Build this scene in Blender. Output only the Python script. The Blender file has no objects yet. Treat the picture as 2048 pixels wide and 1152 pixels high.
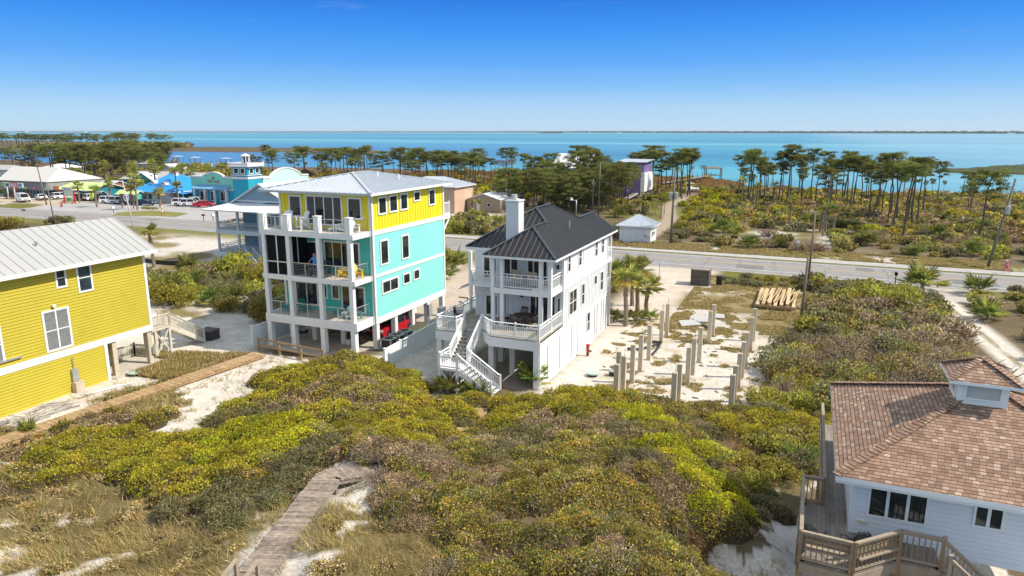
import bpy, math, random
import numpy as np
from mathutils import Vector, Matrix
rng = np.random.default_rng(7); random.seed(7)
SC = bpy.context.scene; COL = SC.collection
R = math.radians
# ------------------------------------------------------------------ helpers
class MB:
    """collects polygons in world coordinates, links them as ONE mesh object"""
    def __init__(s): s.v=[]; s.f=[]; s.m=[]; s.cur=0
    def poly(s, pts, m=None):
        i=len(s.v); s.v.extend([tuple(p) for p in pts]); s.f.append(list(range(i,i+len(pts)))); s.m.append(s.cur if m is None else m)
    def box(s, x0,y0,z0,x1,y1,z1, m=None):
        if x0>x1: x0,x1=x1,x0
        if y0>y1: y0,y1=y1,y0
        if z0>z1: z0,z1=z1,z0
        i=len(s.v)
        s.v += [(x0,y0,z0),(x1,y0,z0),(x1,y1,z0),(x0,y1,z0),(x0,y0,z1),(x1,y0,z1),(x1,y1,z1),(x0,y1,z1)]
        for q in ((0,3,2,1),(4,5,6,7),(0,1,5,4),(1,2,6,5),(2,3,7,6),(3,0,4,7)):
            s.f.append([i+k for k in q]); s.m.append(s.cur if m is None else m)
    def beam(s, p, q, w, h, m=None, up=(0,0,1)):
        p=Vector(p); q=Vector(q); d=(q-p)
        if d.length<1e-6: return
        d.normalize(); up=Vector(up)
        if abs(d.dot(up))>.999: up=Vector((1,0,0))
        a=d.cross(up).normalized()*w/2; b=a.cross(d).normalized()*h/2
        i=len(s.v)
        for e in (p,q): s.v += [tuple(e-a-b),tuple(e+a-b),tuple(e+a+b),tuple(e-a+b)]
        for k in ((0,1,2,3),(7,6,5,4),(0,4,5,1),(1,5,6,2),(2,6,7,3),(3,7,4,0)):
            s.f.append([i+j for j in k]); s.m.append(s.cur if m is None else m)
    def tube(s, pts, rad, n=8, m=None, cap=True):
        pts=[Vector(p) for p in pts]; k=len(pts)
        if not hasattr(rad,'__len__'): rad=[rad]*k
        base=len(s.v)
        for j,p in enumerate(pts):
            d=(pts[min(j+1,k-1)]-pts[max(j-1,0)]).normalized()
            u=Vector((0,0,1)) if abs(d.z)<.95 else Vector((1,0,0))
            a=d.cross(u).normalized(); b=d.cross(a)
            for t in range(n):
                an=2*math.pi*t/n; s.v.append(tuple(p+(a*math.cos(an)+b*math.sin(an))*rad[j]))
        for j in range(k-1):
            for t in range(n):
                a0=base+j*n+t; a1=base+j*n+(t+1)%n
                s.f.append([a0,a1,a1+n,a0+n]); s.m.append(s.cur if m is None else m)
        if cap:
            s.f.append([base+t for t in range(n)][::-1]); s.m.append(s.cur if m is None else m)
            s.f.append([base+(k-1)*n+t for t in range(n)]); s.m.append(s.cur if m is None else m)
    def slab(s, polys, t, m=None, mside=None):
        ed={}
        for P in polys:
            P=[tuple(round(c,4) for c in p) for p in P]
            s.poly(P,m); s.poly([(x,y,z-t) for x,y,z in P[::-1]], mside if mside is not None else m)
            for a,b in zip(P,P[1:]+P[:1]): ed[(a,b)]=ed.get((a,b),0)+1
        for (a,b) in ed:
            if (b,a) not in ed: s.poly([a,(a[0],a[1],a[2]-t),(b[0],b[1],b[2]-t),b], mside if mside is not None else m)
    def ribs(s, poly, sp, w=.05, h=.05, m=None, off=0.):
        P=[Vector(p) for p in poly]; n=Vector((0,0,0))
        for i in range(len(P)): n+= (P[i]-P[0]).cross(P[(i+1)%len(P)]-P[0])
        n.normalize()
        if n.z<0: n=-n
        e=Vector((0,0,1)).cross(n)
        if e.length<1e-4: e=Vector((1,0,0))
        e.normalize(); d=n.cross(e)
        us=[p.dot(e) for p in P]; u=math.ceil((min(us)+.02)/sp)*sp+off
        while u<max(us)-.01:
            hit=[]
            for i in range(len(P)):
                a,b=P[i],P[(i+1)%len(P)]; ua,ub=a.dot(e),b.dot(e)
                if (ua-u)*(ub-u)<0: hit.append(a+(b-a)*((u-ua)/(ub-ua)))
            hit.sort(key=lambda q:q.dot(d))
            for a,b in zip(hit[::2],hit[1::2]):
                if (b-a).length>.1: s.beam(a+n*h*.5,b+n*h*.5,w,h,m,up=n)
            u+=sp
    def build(s, name, mats, parent=None, smooth=False, local=False):
        me=bpy.data.meshes.new(name)
        off=Vector((0,0,0))
        if parent is not None and not local:
            r=parent
            while r.parent: r=r.parent
            off=r.location.copy()
        V=np.array(s.v,dtype=np.float64).reshape(-1,3)-np.array(off)
        me.from_pydata(V.tolist(),[],s.f)
        if not isinstance(mats,(list,tuple)): mats=[mats]
        for m in mats: me.materials.append(m)
        if len(mats)>1: me.polygons.foreach_set('material_index',s.m)
        uv=me.uv_layers.new(name='UVMap'); buf=np.zeros((len(me.loops),2)); W=np.array(s.v,dtype=np.float64)
        li=0
        for f in s.f:
            P=W[f]; Q=np.roll(P,-1,0); n=np.array((((P[:,1]-Q[:,1])*(P[:,2]+Q[:,2])).sum(),((P[:,2]-Q[:,2])*(P[:,0]+Q[:,0])).sum(),((P[:,0]-Q[:,0])*(P[:,1]+Q[:,1])).sum())); L=np.linalg.norm(n)
            n=n/(L+1e-12)
            if abs(n[2])>.999 or abs(n[0])+abs(n[1])<1e-9: e=np.array((1.,0,0)); d=np.array((0,1.,0))
            else:
                e=np.array((-n[1],n[0],0)); e/=np.linalg.norm(e); d=np.cross(n,e)
            k=len(f); buf[li:li+k,0]=P@e; buf[li:li+k,1]=P@d; li+=k
        uv.data.foreach_set('uv',buf.ravel())
        if smooth: me.polygons.foreach_set('use_smooth',[True]*len(me.polygons))
        me.update()
        o=bpy.data.objects.new(name,me); COL.objects.link(o)
        if parent is not None: o.parent=parent
        return o
def tag(o,label,cat,group=None):
    o['label']=label; o['category']=cat
    if group: o['group']=group
    return o
def thing(name,label,cat,loc=(0,0,0),rz=0,group=None):
    o=bpy.data.objects.new(name,None); o.empty_display_size=.1; COL.objects.link(o)
    o.location=loc; o.rotation_euler=(0,0,rz); return tag(o,label,cat,group)
def setting(o,kind='structure'): o['kind']=kind; return o
def dup(root,loc,rz=0,sc=1.,label=None,group=None):
    def cp(o,par):
        c=o.copy(); COL.objects.link(c)
        if par: c.parent=par
        for ch in list(o.children): cp(ch,c)
        return c
    c=cp(root,None); c.location=loc; c.rotation_euler=(0,0,rz)
    c.scale=(sc,sc,sc) if not hasattr(sc,'__len__') else sc
    if label: c['label']=label
    if group: c['group']=group
    return c
# ------------------------------------------------------------------ materials
def nodes(name):
    m=bpy.data.materials.new(name); m.use_nodes=True; nt=m.node_tree; nt.nodes.clear()
    out=nt.nodes.new('ShaderNodeOutputMaterial'); return m,nt,out
def N(nt,t,**k):
    n=nt.nodes.new(t)
    for a,b in k.items():
        if a in n.inputs: n.inputs[a].default_value=b
        else: setattr(n,a,b)
    return n
def rgb(c): return (c[0],c[1],c[2],1)
def ramp(nt,fac,stops):
    r=nt.nodes.new('ShaderNodeValToRGB'); cr=r.color_ramp
    while len(cr.elements)<len(stops): cr.elements.new(.5)
    for e,(p,c) in zip(cr.elements,stops): e.position=p; e.color=rgb(c)
    nt.links.new(fac,r.inputs['Fac']); return r.outputs['Color']
def mixc(nt,fac,a,b,mode='MIX'):
    m=nt.nodes.new('ShaderNodeMix'); m.data_type='RGBA'; m.blend_type=mode
    for sock,v in ((m.inputs[0],fac),(m.inputs[6],a),(m.inputs[7],b)):
        if hasattr(v,'links'): nt.links.new(v,sock)
        else: sock.default_value=v if not isinstance(v,tuple) else rgb(v)
    return m.outputs[2]
def noise(nt,scale,detail=4,co=None,rough=.6):
    n=N(nt,'ShaderNodeTexNoise',Scale=scale,Detail=detail,Roughness=rough)
    if co is not None: nt.links.new(co,n.inputs['Vector'])
    return n.outputs['Fac']
def coord(nt,which='Object',scale=(1,1,1)):
    t=nt.nodes.new('ShaderNodeTexCoord'); mp=N(nt,'ShaderNodeMapping'); mp.inputs['Scale'].default_value=scale
    nt.links.new(t.outputs[which],mp.inputs['Vector']); return mp.outputs['Vector']
def mat(name,col,rough=.6,var=.12,scale=2.,fine=18.,metal=0.,bump=.0,stain=0.,spec=.5,streak=False):
    """painted / plain surface: base colour with large soft patches, fine mottling and weather stains"""
    m,nt,out=nodes(name); L=nt.links.new
    p=N(nt,'ShaderNodeBsdfPrincipled',Roughness=rough,Metallic=metal); p.inputs['Specular IOR Level'].default_value=spec
    co=coord(nt,'Object'); a=noise(nt,scale,4,co); b=noise(nt,fine,3,co)
    lo=tuple(c*(1-var) for c in col); hi=tuple(min(1,c*(1+var*.6)) for c in col)
    c=ramp(nt,a,[(.3,lo),(.7,hi)])
    c=mixc(nt,.35,c,ramp(nt,b,[(.3,lo),(.7,hi)]))
    if stain:
        s=noise(nt,1.3,6,coord(nt,'Object',(1,1,.25) if streak else (1,1,1)),.7)
        f=ramp(nt,s,[(.55,(0,0,0)),(.75,(stain,)*3)])
        c=mixc(nt,f,c,tuple(x*.55 for x in col))
    L(c,p.inputs['Base Color'])
    if bump:
        bp=N(nt,'ShaderNodeBump',Strength=bump,Distance=.02); L(b,bp.inputs['Height']); L(bp.outputs[0],p.inputs['Normal'])
    L(p.outputs[0],out.inputs[0]); return m
def plank(name,c1,c2,w=.14,l=3.,gap=(.05,.04,.03),rough=.8,rot=0,grain=.25):
    m,nt,out=nodes(name); L=nt.links.new
    p=N(nt,'ShaderNodeBsdfPrincipled',Roughness=rough); co=coord(nt,'UV'); 
    if rot: co.node.inputs['Rotation'].default_value=(0,0,R(90))
    b=N(nt,'ShaderNodeTexBrick',Scale=1.); b.inputs['Brick Width'].default_value=l; b.inputs['Row Height'].default_value=w
    b.inputs['Mortar Size'].default_value=.006; b.inputs['Color1'].default_value=rgb(c1); b.inputs['Color2'].default_value=rgb(c2); b.inputs['Mortar'].default_value=rgb(gap); b.inputs['Bias'].default_value=0
    L(co,b.inputs['Vector'])
    g=noise(nt,6,5,coord(nt,'UV',(1,1,1))); g2=noise(nt,1.2,4,coord(nt,'Object'))
    c=mixc(nt,grain,b.outputs['Color'],ramp(nt,g,[(.3,tuple(x*.45 for x in c1)),(.7,tuple(min(1,x*1.35) for x in c2))]))
    c=mixc(nt,grain,c,ramp(nt,g2,[(.35,tuple(x*.5 for x in c1)),(.65,tuple(min(1,x*1.3) for x in c2))]))
    L(c,p.inputs['Base Color']); L(p.outputs[0],out.inputs[0]); return m
def leafmat(name,trans=.3,hue=.02,val=.25,gain=1.,sat=.9):
    """foliage: leaf colours come from the mesh's own colour attribute, each plant a little different"""
    m,nt,out=nodes(name); L=nt.links.new
    a=N(nt,'ShaderNodeVertexColor',layer_name='Col'); oi=nt.nodes.new('ShaderNodeObjectInfo')
    h=N(nt,'ShaderNodeHueSaturation',Saturation=sat)
    def mr(lo,hi):
        x=N(nt,'ShaderNodeMapRange'); x.inputs['To Min'].default_value=lo; x.inputs['To Max'].default_value=hi; L(oi.outputs['Random'],x.inputs['Value']); return x.outputs[0]
    L(mr(.5-hue,.5+hue),h.inputs['Hue']); L(mr((1-val)*gain,(1+val)*gain),h.inputs['Value']); L(a.outputs['Color'],h.inputs['Color'])
    d=nt.nodes.new('ShaderNodeBsdfDiffuse'); t=nt.nodes.new('ShaderNodeBsdfTranslucent'); mx=N(nt,'ShaderNodeMixShader'); mx.inputs[0].default_value=trans
    L(h.outputs[0],d.inputs[0]); L(h.outputs[0],t.inputs[0]); L(d.outputs[0],mx.inputs[1]); L(t.outputs[0],mx.inputs[2]); L(mx.outputs[0],out.inputs[0]); return m
def glass(name,col,rough=.03,var=.5):
    m,nt,out=nodes(name); L=nt.links.new
    p=N(nt,'ShaderNodeBsdfPrincipled',Roughness=rough); p.inputs['Specular IOR Level'].default_value=.5; p.inputs['IOR'].default_value=1.5
    n=noise(nt,.9,3,coord(nt,'Object')); c=ramp(nt,n,[(.35,tuple(x*(1-var) for x in col)),(.65,tuple(x*(1+var) for x in col))])
    L(c,p.inputs['Base Color']); bp=N(nt,'ShaderNodeBump',Strength=.04,Distance=.05); L(noise(nt,.7,2,coord(nt,'Object')),bp.inputs['Height']); L(bp.outputs[0],p.inputs['Normal'])
    L(p.outputs[0],out.inputs[0]); return m
LAP_SHADE=mat('board_lap_shade',(.30,.30,.29),.8,.1)
WHITE=mat('white_paint',(.80,.81,.81),.45,.04,1.2,stain=.12,streak=True)
WHITE2=mat('white_siding',(.68,.70,.715),.55,.07,.7,stain=.2,streak=True)
OFFW=mat('cream_timber',(.62,.58,.47),.7,.15,2,stain=.25,streak=True)
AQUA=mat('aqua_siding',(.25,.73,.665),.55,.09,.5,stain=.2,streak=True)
AQUASH=mat('aqua_shaded',(.06,.56,.50),.5,.06,.8)  # the same aqua with the front wall's shade put into its colour
YEL=mat('yellow_board',(.84,.69,.02),.55,.1,.5,stain=.2,streak=True)
YEL2=mat('mustard_siding',(.51,.425,.035),.6,.1,.5,stain=.32,streak=True)
METG=mat('galvanised_roof',(.60,.64,.68),.36,.08,.7,metal=.45,stain=.08)
METW=mat('pale_metal_roof',(.40,.40,.385),.5,.06,.5,stain=.1)
METD=mat('black_metal_roof',(.028,.027,.028),.33,.15,.6,metal=.25)
METDR=mat('dark_roof_rib',(.17,.165,.16),.3,.1,1,metal=.35)
METWH=mat('white_metal_roof',(.78,.79,.80),.45,.05,.5,stain=.06)
METB=mat('blue_metal_roof',(.02,.30,.72),.4,.08,.6)
CONC=mat('concrete',(.50,.46,.40),.85,.2,1.5,bump=.3,stain=.35)
PILE=mat('piling_concrete',(.54,.465,.35),.85,.22,2.5,bump=.3,stain=.4,streak=True)
DECKT=mat('deck_coating',(.46,.42,.37),.8,.12,1.5,stain=.2)
GLASS=glass('window_glass',(.018,.026,.03)); GLASSB=glass('blue_window_glass',(.03,.05,.065)); GLASST=glass('tinted_window_glass',(.022,.03,.03))
CURT=mat('curtained_glass',(.20,.22,.23),.25,.25,5)
DARK=mat('dark_void',(.02,.02,.022),.8,.2); BLK=mat('black_plastic',(.022,.022,.024),.45,.2)
GREYM=mat('grey_metal',(.42,.44,.45),.4,.12,3,metal=.4); ALU=mat('silver_rail',(.68,.70,.71),.35,.06,metal=.5)
WOODG=plank('weathered_plank',(.21,.185,.165),(.31,.28,.25),.14,2.4)
WOODB=plank('brown_plank',(.30,.19,.10),(.42,.28,.155),.14,2.4)
WOODR=mat('weathered_rail',(.34,.275,.20),.85,.25,3,bump=.3,stain=.3)
WOODO=mat('orange_post',(.30,.20,.11),.85,.3,3,bump=.3,stain=.3)
WOODD=plank('pale_deck_plank',(.30,.27,.21),(.40,.37,.30),.14,3.)
POLE=mat('pole_wood',(.20,.165,.13),.9,.25,1.5,bump=.4,stain=.3,streak=True); POLEG=mat('green_grey_pole',(.17,.17,.13),.9,.2,1.5,stain=.3,streak=True)
WIRE=mat('wire',(.12,.12,.12),.6,.05)
RED=mat('red_paint',(.50,.015,.02),.25,.08); LEAF=leafmat('foliage',.48,.02,.25,2.25); LEAFS=leafmat('foliage_mass',.45,0.,0.,2.3,1.); 
BARK=mat('pine_bark',(.10,.078,.062),.95,.3,3,bump=.5); BARKG=mat('dead_bark',(.20,.17,.14),.9,.25,3); PALMB=mat('palm_bark',(.24,.19,.14),.95,.3,4,bump=.5)
TEALP=mat('teal_paint',(.01,.24,.24),.5,.1); YELP=mat('bright_yellow_paint',(.85,.52,.01),.45,.08); BLUEP=mat('navy_paint',(.012,.05,.11),.5,.15)
# ------------------------------------------------------------------ building kit (X+ and Y- faces)
def fbox(mb,face,c,u0,u1,z0,z1,d0,d1,m=None):
    if face=='x+': mb.box(c+d0,u0,z0,c+d1,u1,z1,m)
    elif face=='x-': mb.box(c-d0,u0,z0,c-d1,u1,z1,m)
    elif face=='y-': mb.box(u0,c-d0,z0,u1,c-d1,z1,m)
    else: mb.box(u0,c+d0,z0,u1,c+d1,z1,m)
def siding(mb,face,c,u0,u1,z0,z1,pitch=.19,lap=.03,m=None,lap_shade=None,sw=.024):
    if u0>u1: u0,u1=u1,u0
    def pt(u,d,z): return {'x+':(c+d,u,z),'x-':(c-d,u,z),'y-':(u,c-d,z),'y+':(u,c+d,z)}[face]
    n=max(1,round((z1-z0)/pitch)); h=(z1-z0)/n; fl=face in('x-','y+')
    for i in range(n):
        a=z0+i*h
        if lap_shade is not None and i: g=[pt(u0,lap*.6,a-sw),pt(u1,lap*.6,a-sw),pt(u1,lap*.6,a),pt(u0,lap*.6,a)]; mb.poly(g[::-1] if fl else g,lap_shade)  # darker strip paints in the shadow line under each lap
        q=[pt(u0,lap,a),pt(u1,lap,a),pt(u1,.004,a+h),pt(u0,.004,a+h)]; r=[pt(u0,0,a),pt(u1,0,a),pt(u1,lap,a),pt(u0,lap,a)]
        mb.poly(q[::-1] if fl else q,m); mb.poly(r[::-1] if fl else r,m)
def battens(mb,face,c,u0,u1,z0,z1,sp=.4,m=None,d=.035,w=.06):
    n=max(1,round(abs(u1-u0)/sp))
    for i in range(n+1):
        u=u0+(u1-u0)*i/n; fbox(mb,face,c,u-w/2,u+w/2,z0,z1,.001,d,m)
def window(par,face,c,u0,zt,u1,zb,fw=.1,mull=0,rail=False,frame=None,pane=None,out=.07,label=None):
    if u0>u1: u0,u1=u1,u0
    if zb>zt: zb,zt=zt,zb
    f=MB()
    fbox(f,face,c,u0,u0+fw,zb,zt,0,out); fbox(f,face,c,u1-fw,u1,zb,zt,0,out)
    fbox(f,face,c,u0+fw,u1-fw,zt-fw,zt,0,out); fbox(f,face,c,u0+fw,u1-fw,zb,zb+fw,0,out)
    for k in range(1,mull+1):
        x=u0+(u1-u0)*k/(mull+1); fbox(f,face,c,x-.045,x+.045,zb+fw,zt-fw,0,out-.012)
    if rail: fbox(f,face,c,u0+fw,u1-fw,(zb+zt)/2-.03,(zb+zt)/2+.03,0,out-.018)
    o=f.build('window',frame or WHITE,par)
    p=MB(); fbox(p,face,c,u0+fw*.9,u1-fw*.9,zb+fw*.9,zt-fw*.9,.0,out-.028)
    p.build('pane',pane or GLASS,o)
    if label: o['label']=label
    return o
def railing(par,pts,h=1.0,mat_=None,style='picket',sp=.13,post=None,name='railing',posts=True,pw=.1,tw=.13,bm=None):
    """railing along a polyline; posts at its corners"""
    mb=MB(); pts=[Vector(p) for p in pts]
    for a,b in zip(pts[:-1],pts[1:]):
        d=b-a; L=d.length; z=Vector((0,0,1)); n=max(1,int(L/sp))
        if style=='cable':
            mb.beam(a+z*h,b+z*h,.05,.04)
            for k in range(1,8): mb.beam(a+z*h*k/8,b+z*h*k/8,.007,.007)
            k=max(1,round(L/1.5))
            for i in range(k+1): p=a+d*i/k; mb.beam(p,p+z*h,.04,.04)
        else:
            mb.beam(a+z*h,b+z*h,tw,.045); mb.beam(a+z*.1,b+z*.1,.04,.08)
            top=h-.05
            if style=='double':
                mb.beam(a+z*(h-.22),b+z*(h-.22),.045,.07); top=h-.22
                for i in range(1,max(2,n//4)):
                    p=a+d*i/max(2,n//4); mb.beam(p+z*(h-.22),p+z*h,.05,.05)
            elif style=='plain': mb.beam(a+z*(h-.06),b+z*(h-.06),.04,.08)
            for i in range(1,n):
                p=a+d*i/n; mb.beam(p+z*.1,p+z*top,.034,.034,1 if bm else None)
    if posts and style!='cable':
        for p in pts: mb.beam(p-Vector((0,0,.02)),p+Vector((0,0,h+(.12 if not bm else .02))),pw,pw,1 if bm else None)
    return mb.build(name,[mat_ or WHITE,bm] if bm else (mat_ or WHITE),par)
def stairs(par,top,bot,w,side,mt,treadm=None,rail=True,style='plain',name='stairs',railm=None,h=.95,mid=False):
    """straight flight from top to bottom; side = unit vector across"""
    t=Vector(top); b=Vector(bot); s=Vector(side)*w/2; n=max(2,round((t.z-b.z)/.18))
    tr=MB(); run=Vector((b.x-t.x,b.y-t.y,0)); q=run/n
    for i in range(n):
        c=t+q*(i+.5)-Vector((0,0,(t.z-b.z)*(i+1)/n))+Vector((0,0,.06))
        tr.beam(c-s*.96,c+s*.96,q.length*.95,.045)
    o=tr.build(name,treadm or mt,par)
    for e in (s,-s): st=MB(); st.beam(t+e-Vector((0,0,.16)),b+e-Vector((0,0,.16)) if b.z>.4 else b+e,.06,.28); st.build('stringer',mt,o)
    if rail:
        for e in (s,-s): railing(par,[t+e+Vector((0,0,.02)),b+e+Vector((0,0,.05))],h,railm or mt,style,.14)
    return o
def hip(x0,x1,y0,y1,z,sl):
    w=min(x1-x0,y1-y0)/2; zr=z+w*sl
    if (y1-y0)>=(x1-x0):
        a=((x0+x1)/2,y0+w,zr); b=((x0+x1)/2,y1-w,zr)
        F=[(x0,y0,z),(x1,y0,z),a]; Rr=[(x1,y0,z),(x1,y1,z),b,a]; B=[(x1,y1,z),(x0,y1,z),b]; Lf=[(x0,y1,z),(x0,y0,z),a,b]
        if y1-y0-2*w<.01: Rr=[(x1,y0,z),(x1,y1,z),a]; Lf=[(x0,y1,z),(x0,y0,z),a]; B=[(x1,y1,z),(x0,y1,z),a]
    else:
        a=(x0+w,(y0+y1)/2,zr); b=(x1-w,(y0+y1)/2,zr)
        F=[(x0,y0,z),(x1,y0,z),b,a]; Rr=[(x1,y0,z),(x1,y1,z),b]; B=[(x1,y1,z),(x0,y1,z),a,b]; Lf=[(x0,y1,z),(x0,y0,z),a]
    return [F,Rr,B,Lf]
def roof(par,polys,t=.14,rib=.45,m=METG,ribm=None,fascia=WHITE,ribw=.045,ribh=.05,name='roof',fh=.0):
    mb=MB(); mb.slab(polys,t,0,1)
    for p in polys: mb.ribs(p,rib,ribw,ribh,2)
    return mb.build(name,[m,fascia,ribm or m],par)
def hipcaps(par,segs,m,w=.22):
    mb=MB()
    for a,b in segs: mb.beam(Vector(a)+Vector((0,0,.05)),Vector(b)+Vector((0,0,.05)),w,.06)
    return mb.build('ridge_cap',m,par)
# ------------------------------------------------------------------ the lie of the land (estimated spot heights: x, y, z)
TERR=[(-40.0,22.3,0.1),(-40.5,29.79,0.1),(-38.06,37.28,0.1),(-44.24,24.93,0.0),(-44.43,32.58,0.0),(-43.55,35.28,0.0),(-32.4,26.95,0.7),(-33.64,32.32,0.4),(-34.69,38.69,0.1),(-30.72,22.7,0.8),(-28.85,17.65,1.6),(-24.15,13.64,2.4),(-20.75,15.89,2.7),(-33.93,18.67,1.0),(-14.18,14.51,3.9),(-15.39,18.67,3.6),(-16.4,21.56,3.4),(-15.98,22.9,3.3),(-19.56,19.04,2.9),(-25.17,34.07,1.7),(-29.39,39.94,0.9),(-28.13,32.96,1.0),(-26.33,28.25,1.2),(-19.84,30.71,1.6),(-21.9,37.54,0.3),(-22.75,22.97,2.2),(-20.77,25.9,2.3),(-26.81,43.88,0.1),(-27.11,40.93,0.4),(-31.96,39.81,0.3),(-16.66,27.95,1.9),(-16.35,32.23,0.7),(-17.53,36.64,0.3),(-18.22,40.42,0.0),(-24.77,42.57,0.0),(-22.09,37.54,0.1),(-13.23,23.72,3.0),(-9.6,21.68,3.7),(-7.75,24.98,3.5),(-6.56,18.67,4.2),(-4.56,24.19,3.5),(-8.74,32.24,2.3),(-4.82,31.18,2.4),(-12.31,34.76,1.4),(-9.57,41.04,0.4),(-4.92,40.58,0.5),(-2.16,27.71,2.2),(-3.28,19.52,4.0),(-9.22,17.03,4.0),(-1.45,29.17,1.6),(-0.18,33.18,1.1),(0.39,28.18,1.4),(-2.14,22.88,2.6),(-0.36,37.55,1.0),(1.66,45.4,0.7),(-2.29,36.26,1.2),(1.64,25.45,1.6),(-1.16,23.63,1.8),(-10.67,53.71,0.0),(-3.96,64.57,0.0),(4.29,67.64,0.1),(11.28,76.87,0.0),(5.36,54.31,0.3),(0.45,49.99,0.3),(13.63,66.55,0.1),(-14.01,48.32,0.0),(-12.52,43.32,0.0),(-44.0,28.0,0.0),(-50.0,25.0,0.0),(-50.0,40.0,0.0),(-60.0,30.0,0.0),(-70.0,50.0,0.0),(-35.0,50.0,0.0),(-20.0,50.0,0.0),(-10.0,50.0,0.0),(0.0,60.0,0.0),(20.0,60.0,0.0),(40.0,60.0,0.0),(-90.0,50.0,0.0),(-60.0,60.0,0.0),(-30.0,62.0,0.0),(3.0,26.0,1.3),(8.0,26.0,1.4),(12.0,24.0,1.6),(8.0,34.0,0.7),(14.0,36.0,0.5),(20.0,40.0,0.3),(30.0,30.0,0.8),(30.0,40.0,0.3),(8.0,18.0,1.8),(16.0,14.0,2.2),(-14.0,10.0,4.0),(-5.0,10.0,4.4),(2.0,12.0,3.6),(-8.0,4.0,4.5),(-20.0,6.0,4.0),(-30.0,12.0,2.6),(-40.0,10.0,2.4),(-48.0,14.0,1.2),(-55.0,18.0,0.4),(-70.0,20.0,0.2),(0.0,0.0,4.0),(20.0,0.0,3.0),(-40.0,-5.0,3.0),(-70.0,0.0,1.5),(40.0,10.0,2.0)]
_A=np.array(TERR); _n=len(_A); _c=2.0
_K=-np.sqrt(((_A[:,None,:2]-_A[None,:,:2])**2).sum(2)+_c*_c)+np.eye(_n)*-.15
_w=np.linalg.solve(np.block([[_K,np.ones((_n,1))],[np.ones((1,_n)),np.zeros((1,1))]]),np.append(_A[:,2],0))
def vnoise(x,y,seed=0):
    xi=np.floor(x).astype(np.int64); yi=np.floor(y).astype(np.int64); fx=x-xi; fy=y-yi
    def h(a,b):
        n=(a*374761393+b*668265263+seed*982451653)&0x7fffffff; n=((n^(n>>13))*1274126177)&0x7fffffff; return ((n^(n>>16))&0xffff)/65535.
    sx=fx*fx*(3-2*fx); sy=fy*fy*(3-2*fy)
    return (h(xi,yi)*(1-sx)+h(xi+1,yi)*sx)*(1-sy)+(h(xi,yi+1)*(1-sx)+h(xi+1,yi+1)*sx)*sy
def fbm(x,y,s,seed=0,o=4):
    x=np.asarray(x,float)/s; y=np.asarray(y,float)/s; t=0; a=.5; n=0
    for k in range(o): t=t+a*vnoise(x,y,seed+k*17); n+=a; x=x*2.03; y=y*2.03; a*=.5
    return t/n
def terr(X,Y):
    X=np.asarray(X,float); Y=np.asarray(Y,float); sh=X.shape; x=X.ravel(); y=Y.ravel(); out=np.zeros(x.size)
    for i in range(0,x.size,20000):
        d=(x[i:i+20000,None]-_A[None,:,0])**2+(y[i:i+20000,None]-_A[None,:,1])**2
        out[i:i+20000]=-np.sqrt(d+_c*_c)@_w[:_n]+_w[_n]
    k=np.clip((64-y)/12,0,1)*np.clip((x+95)/15,0,1)*np.clip((60-x)/15,0,1); out=np.maximum(out,-.05)*k
    bump=(fbm(x,y,4,3)-.5)*.5+(fbm(x,y,1.1,9)-.5)*.16
    out=out+bump*np.clip(out/1.2,0,1)
    return out.reshape(sh)
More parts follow.
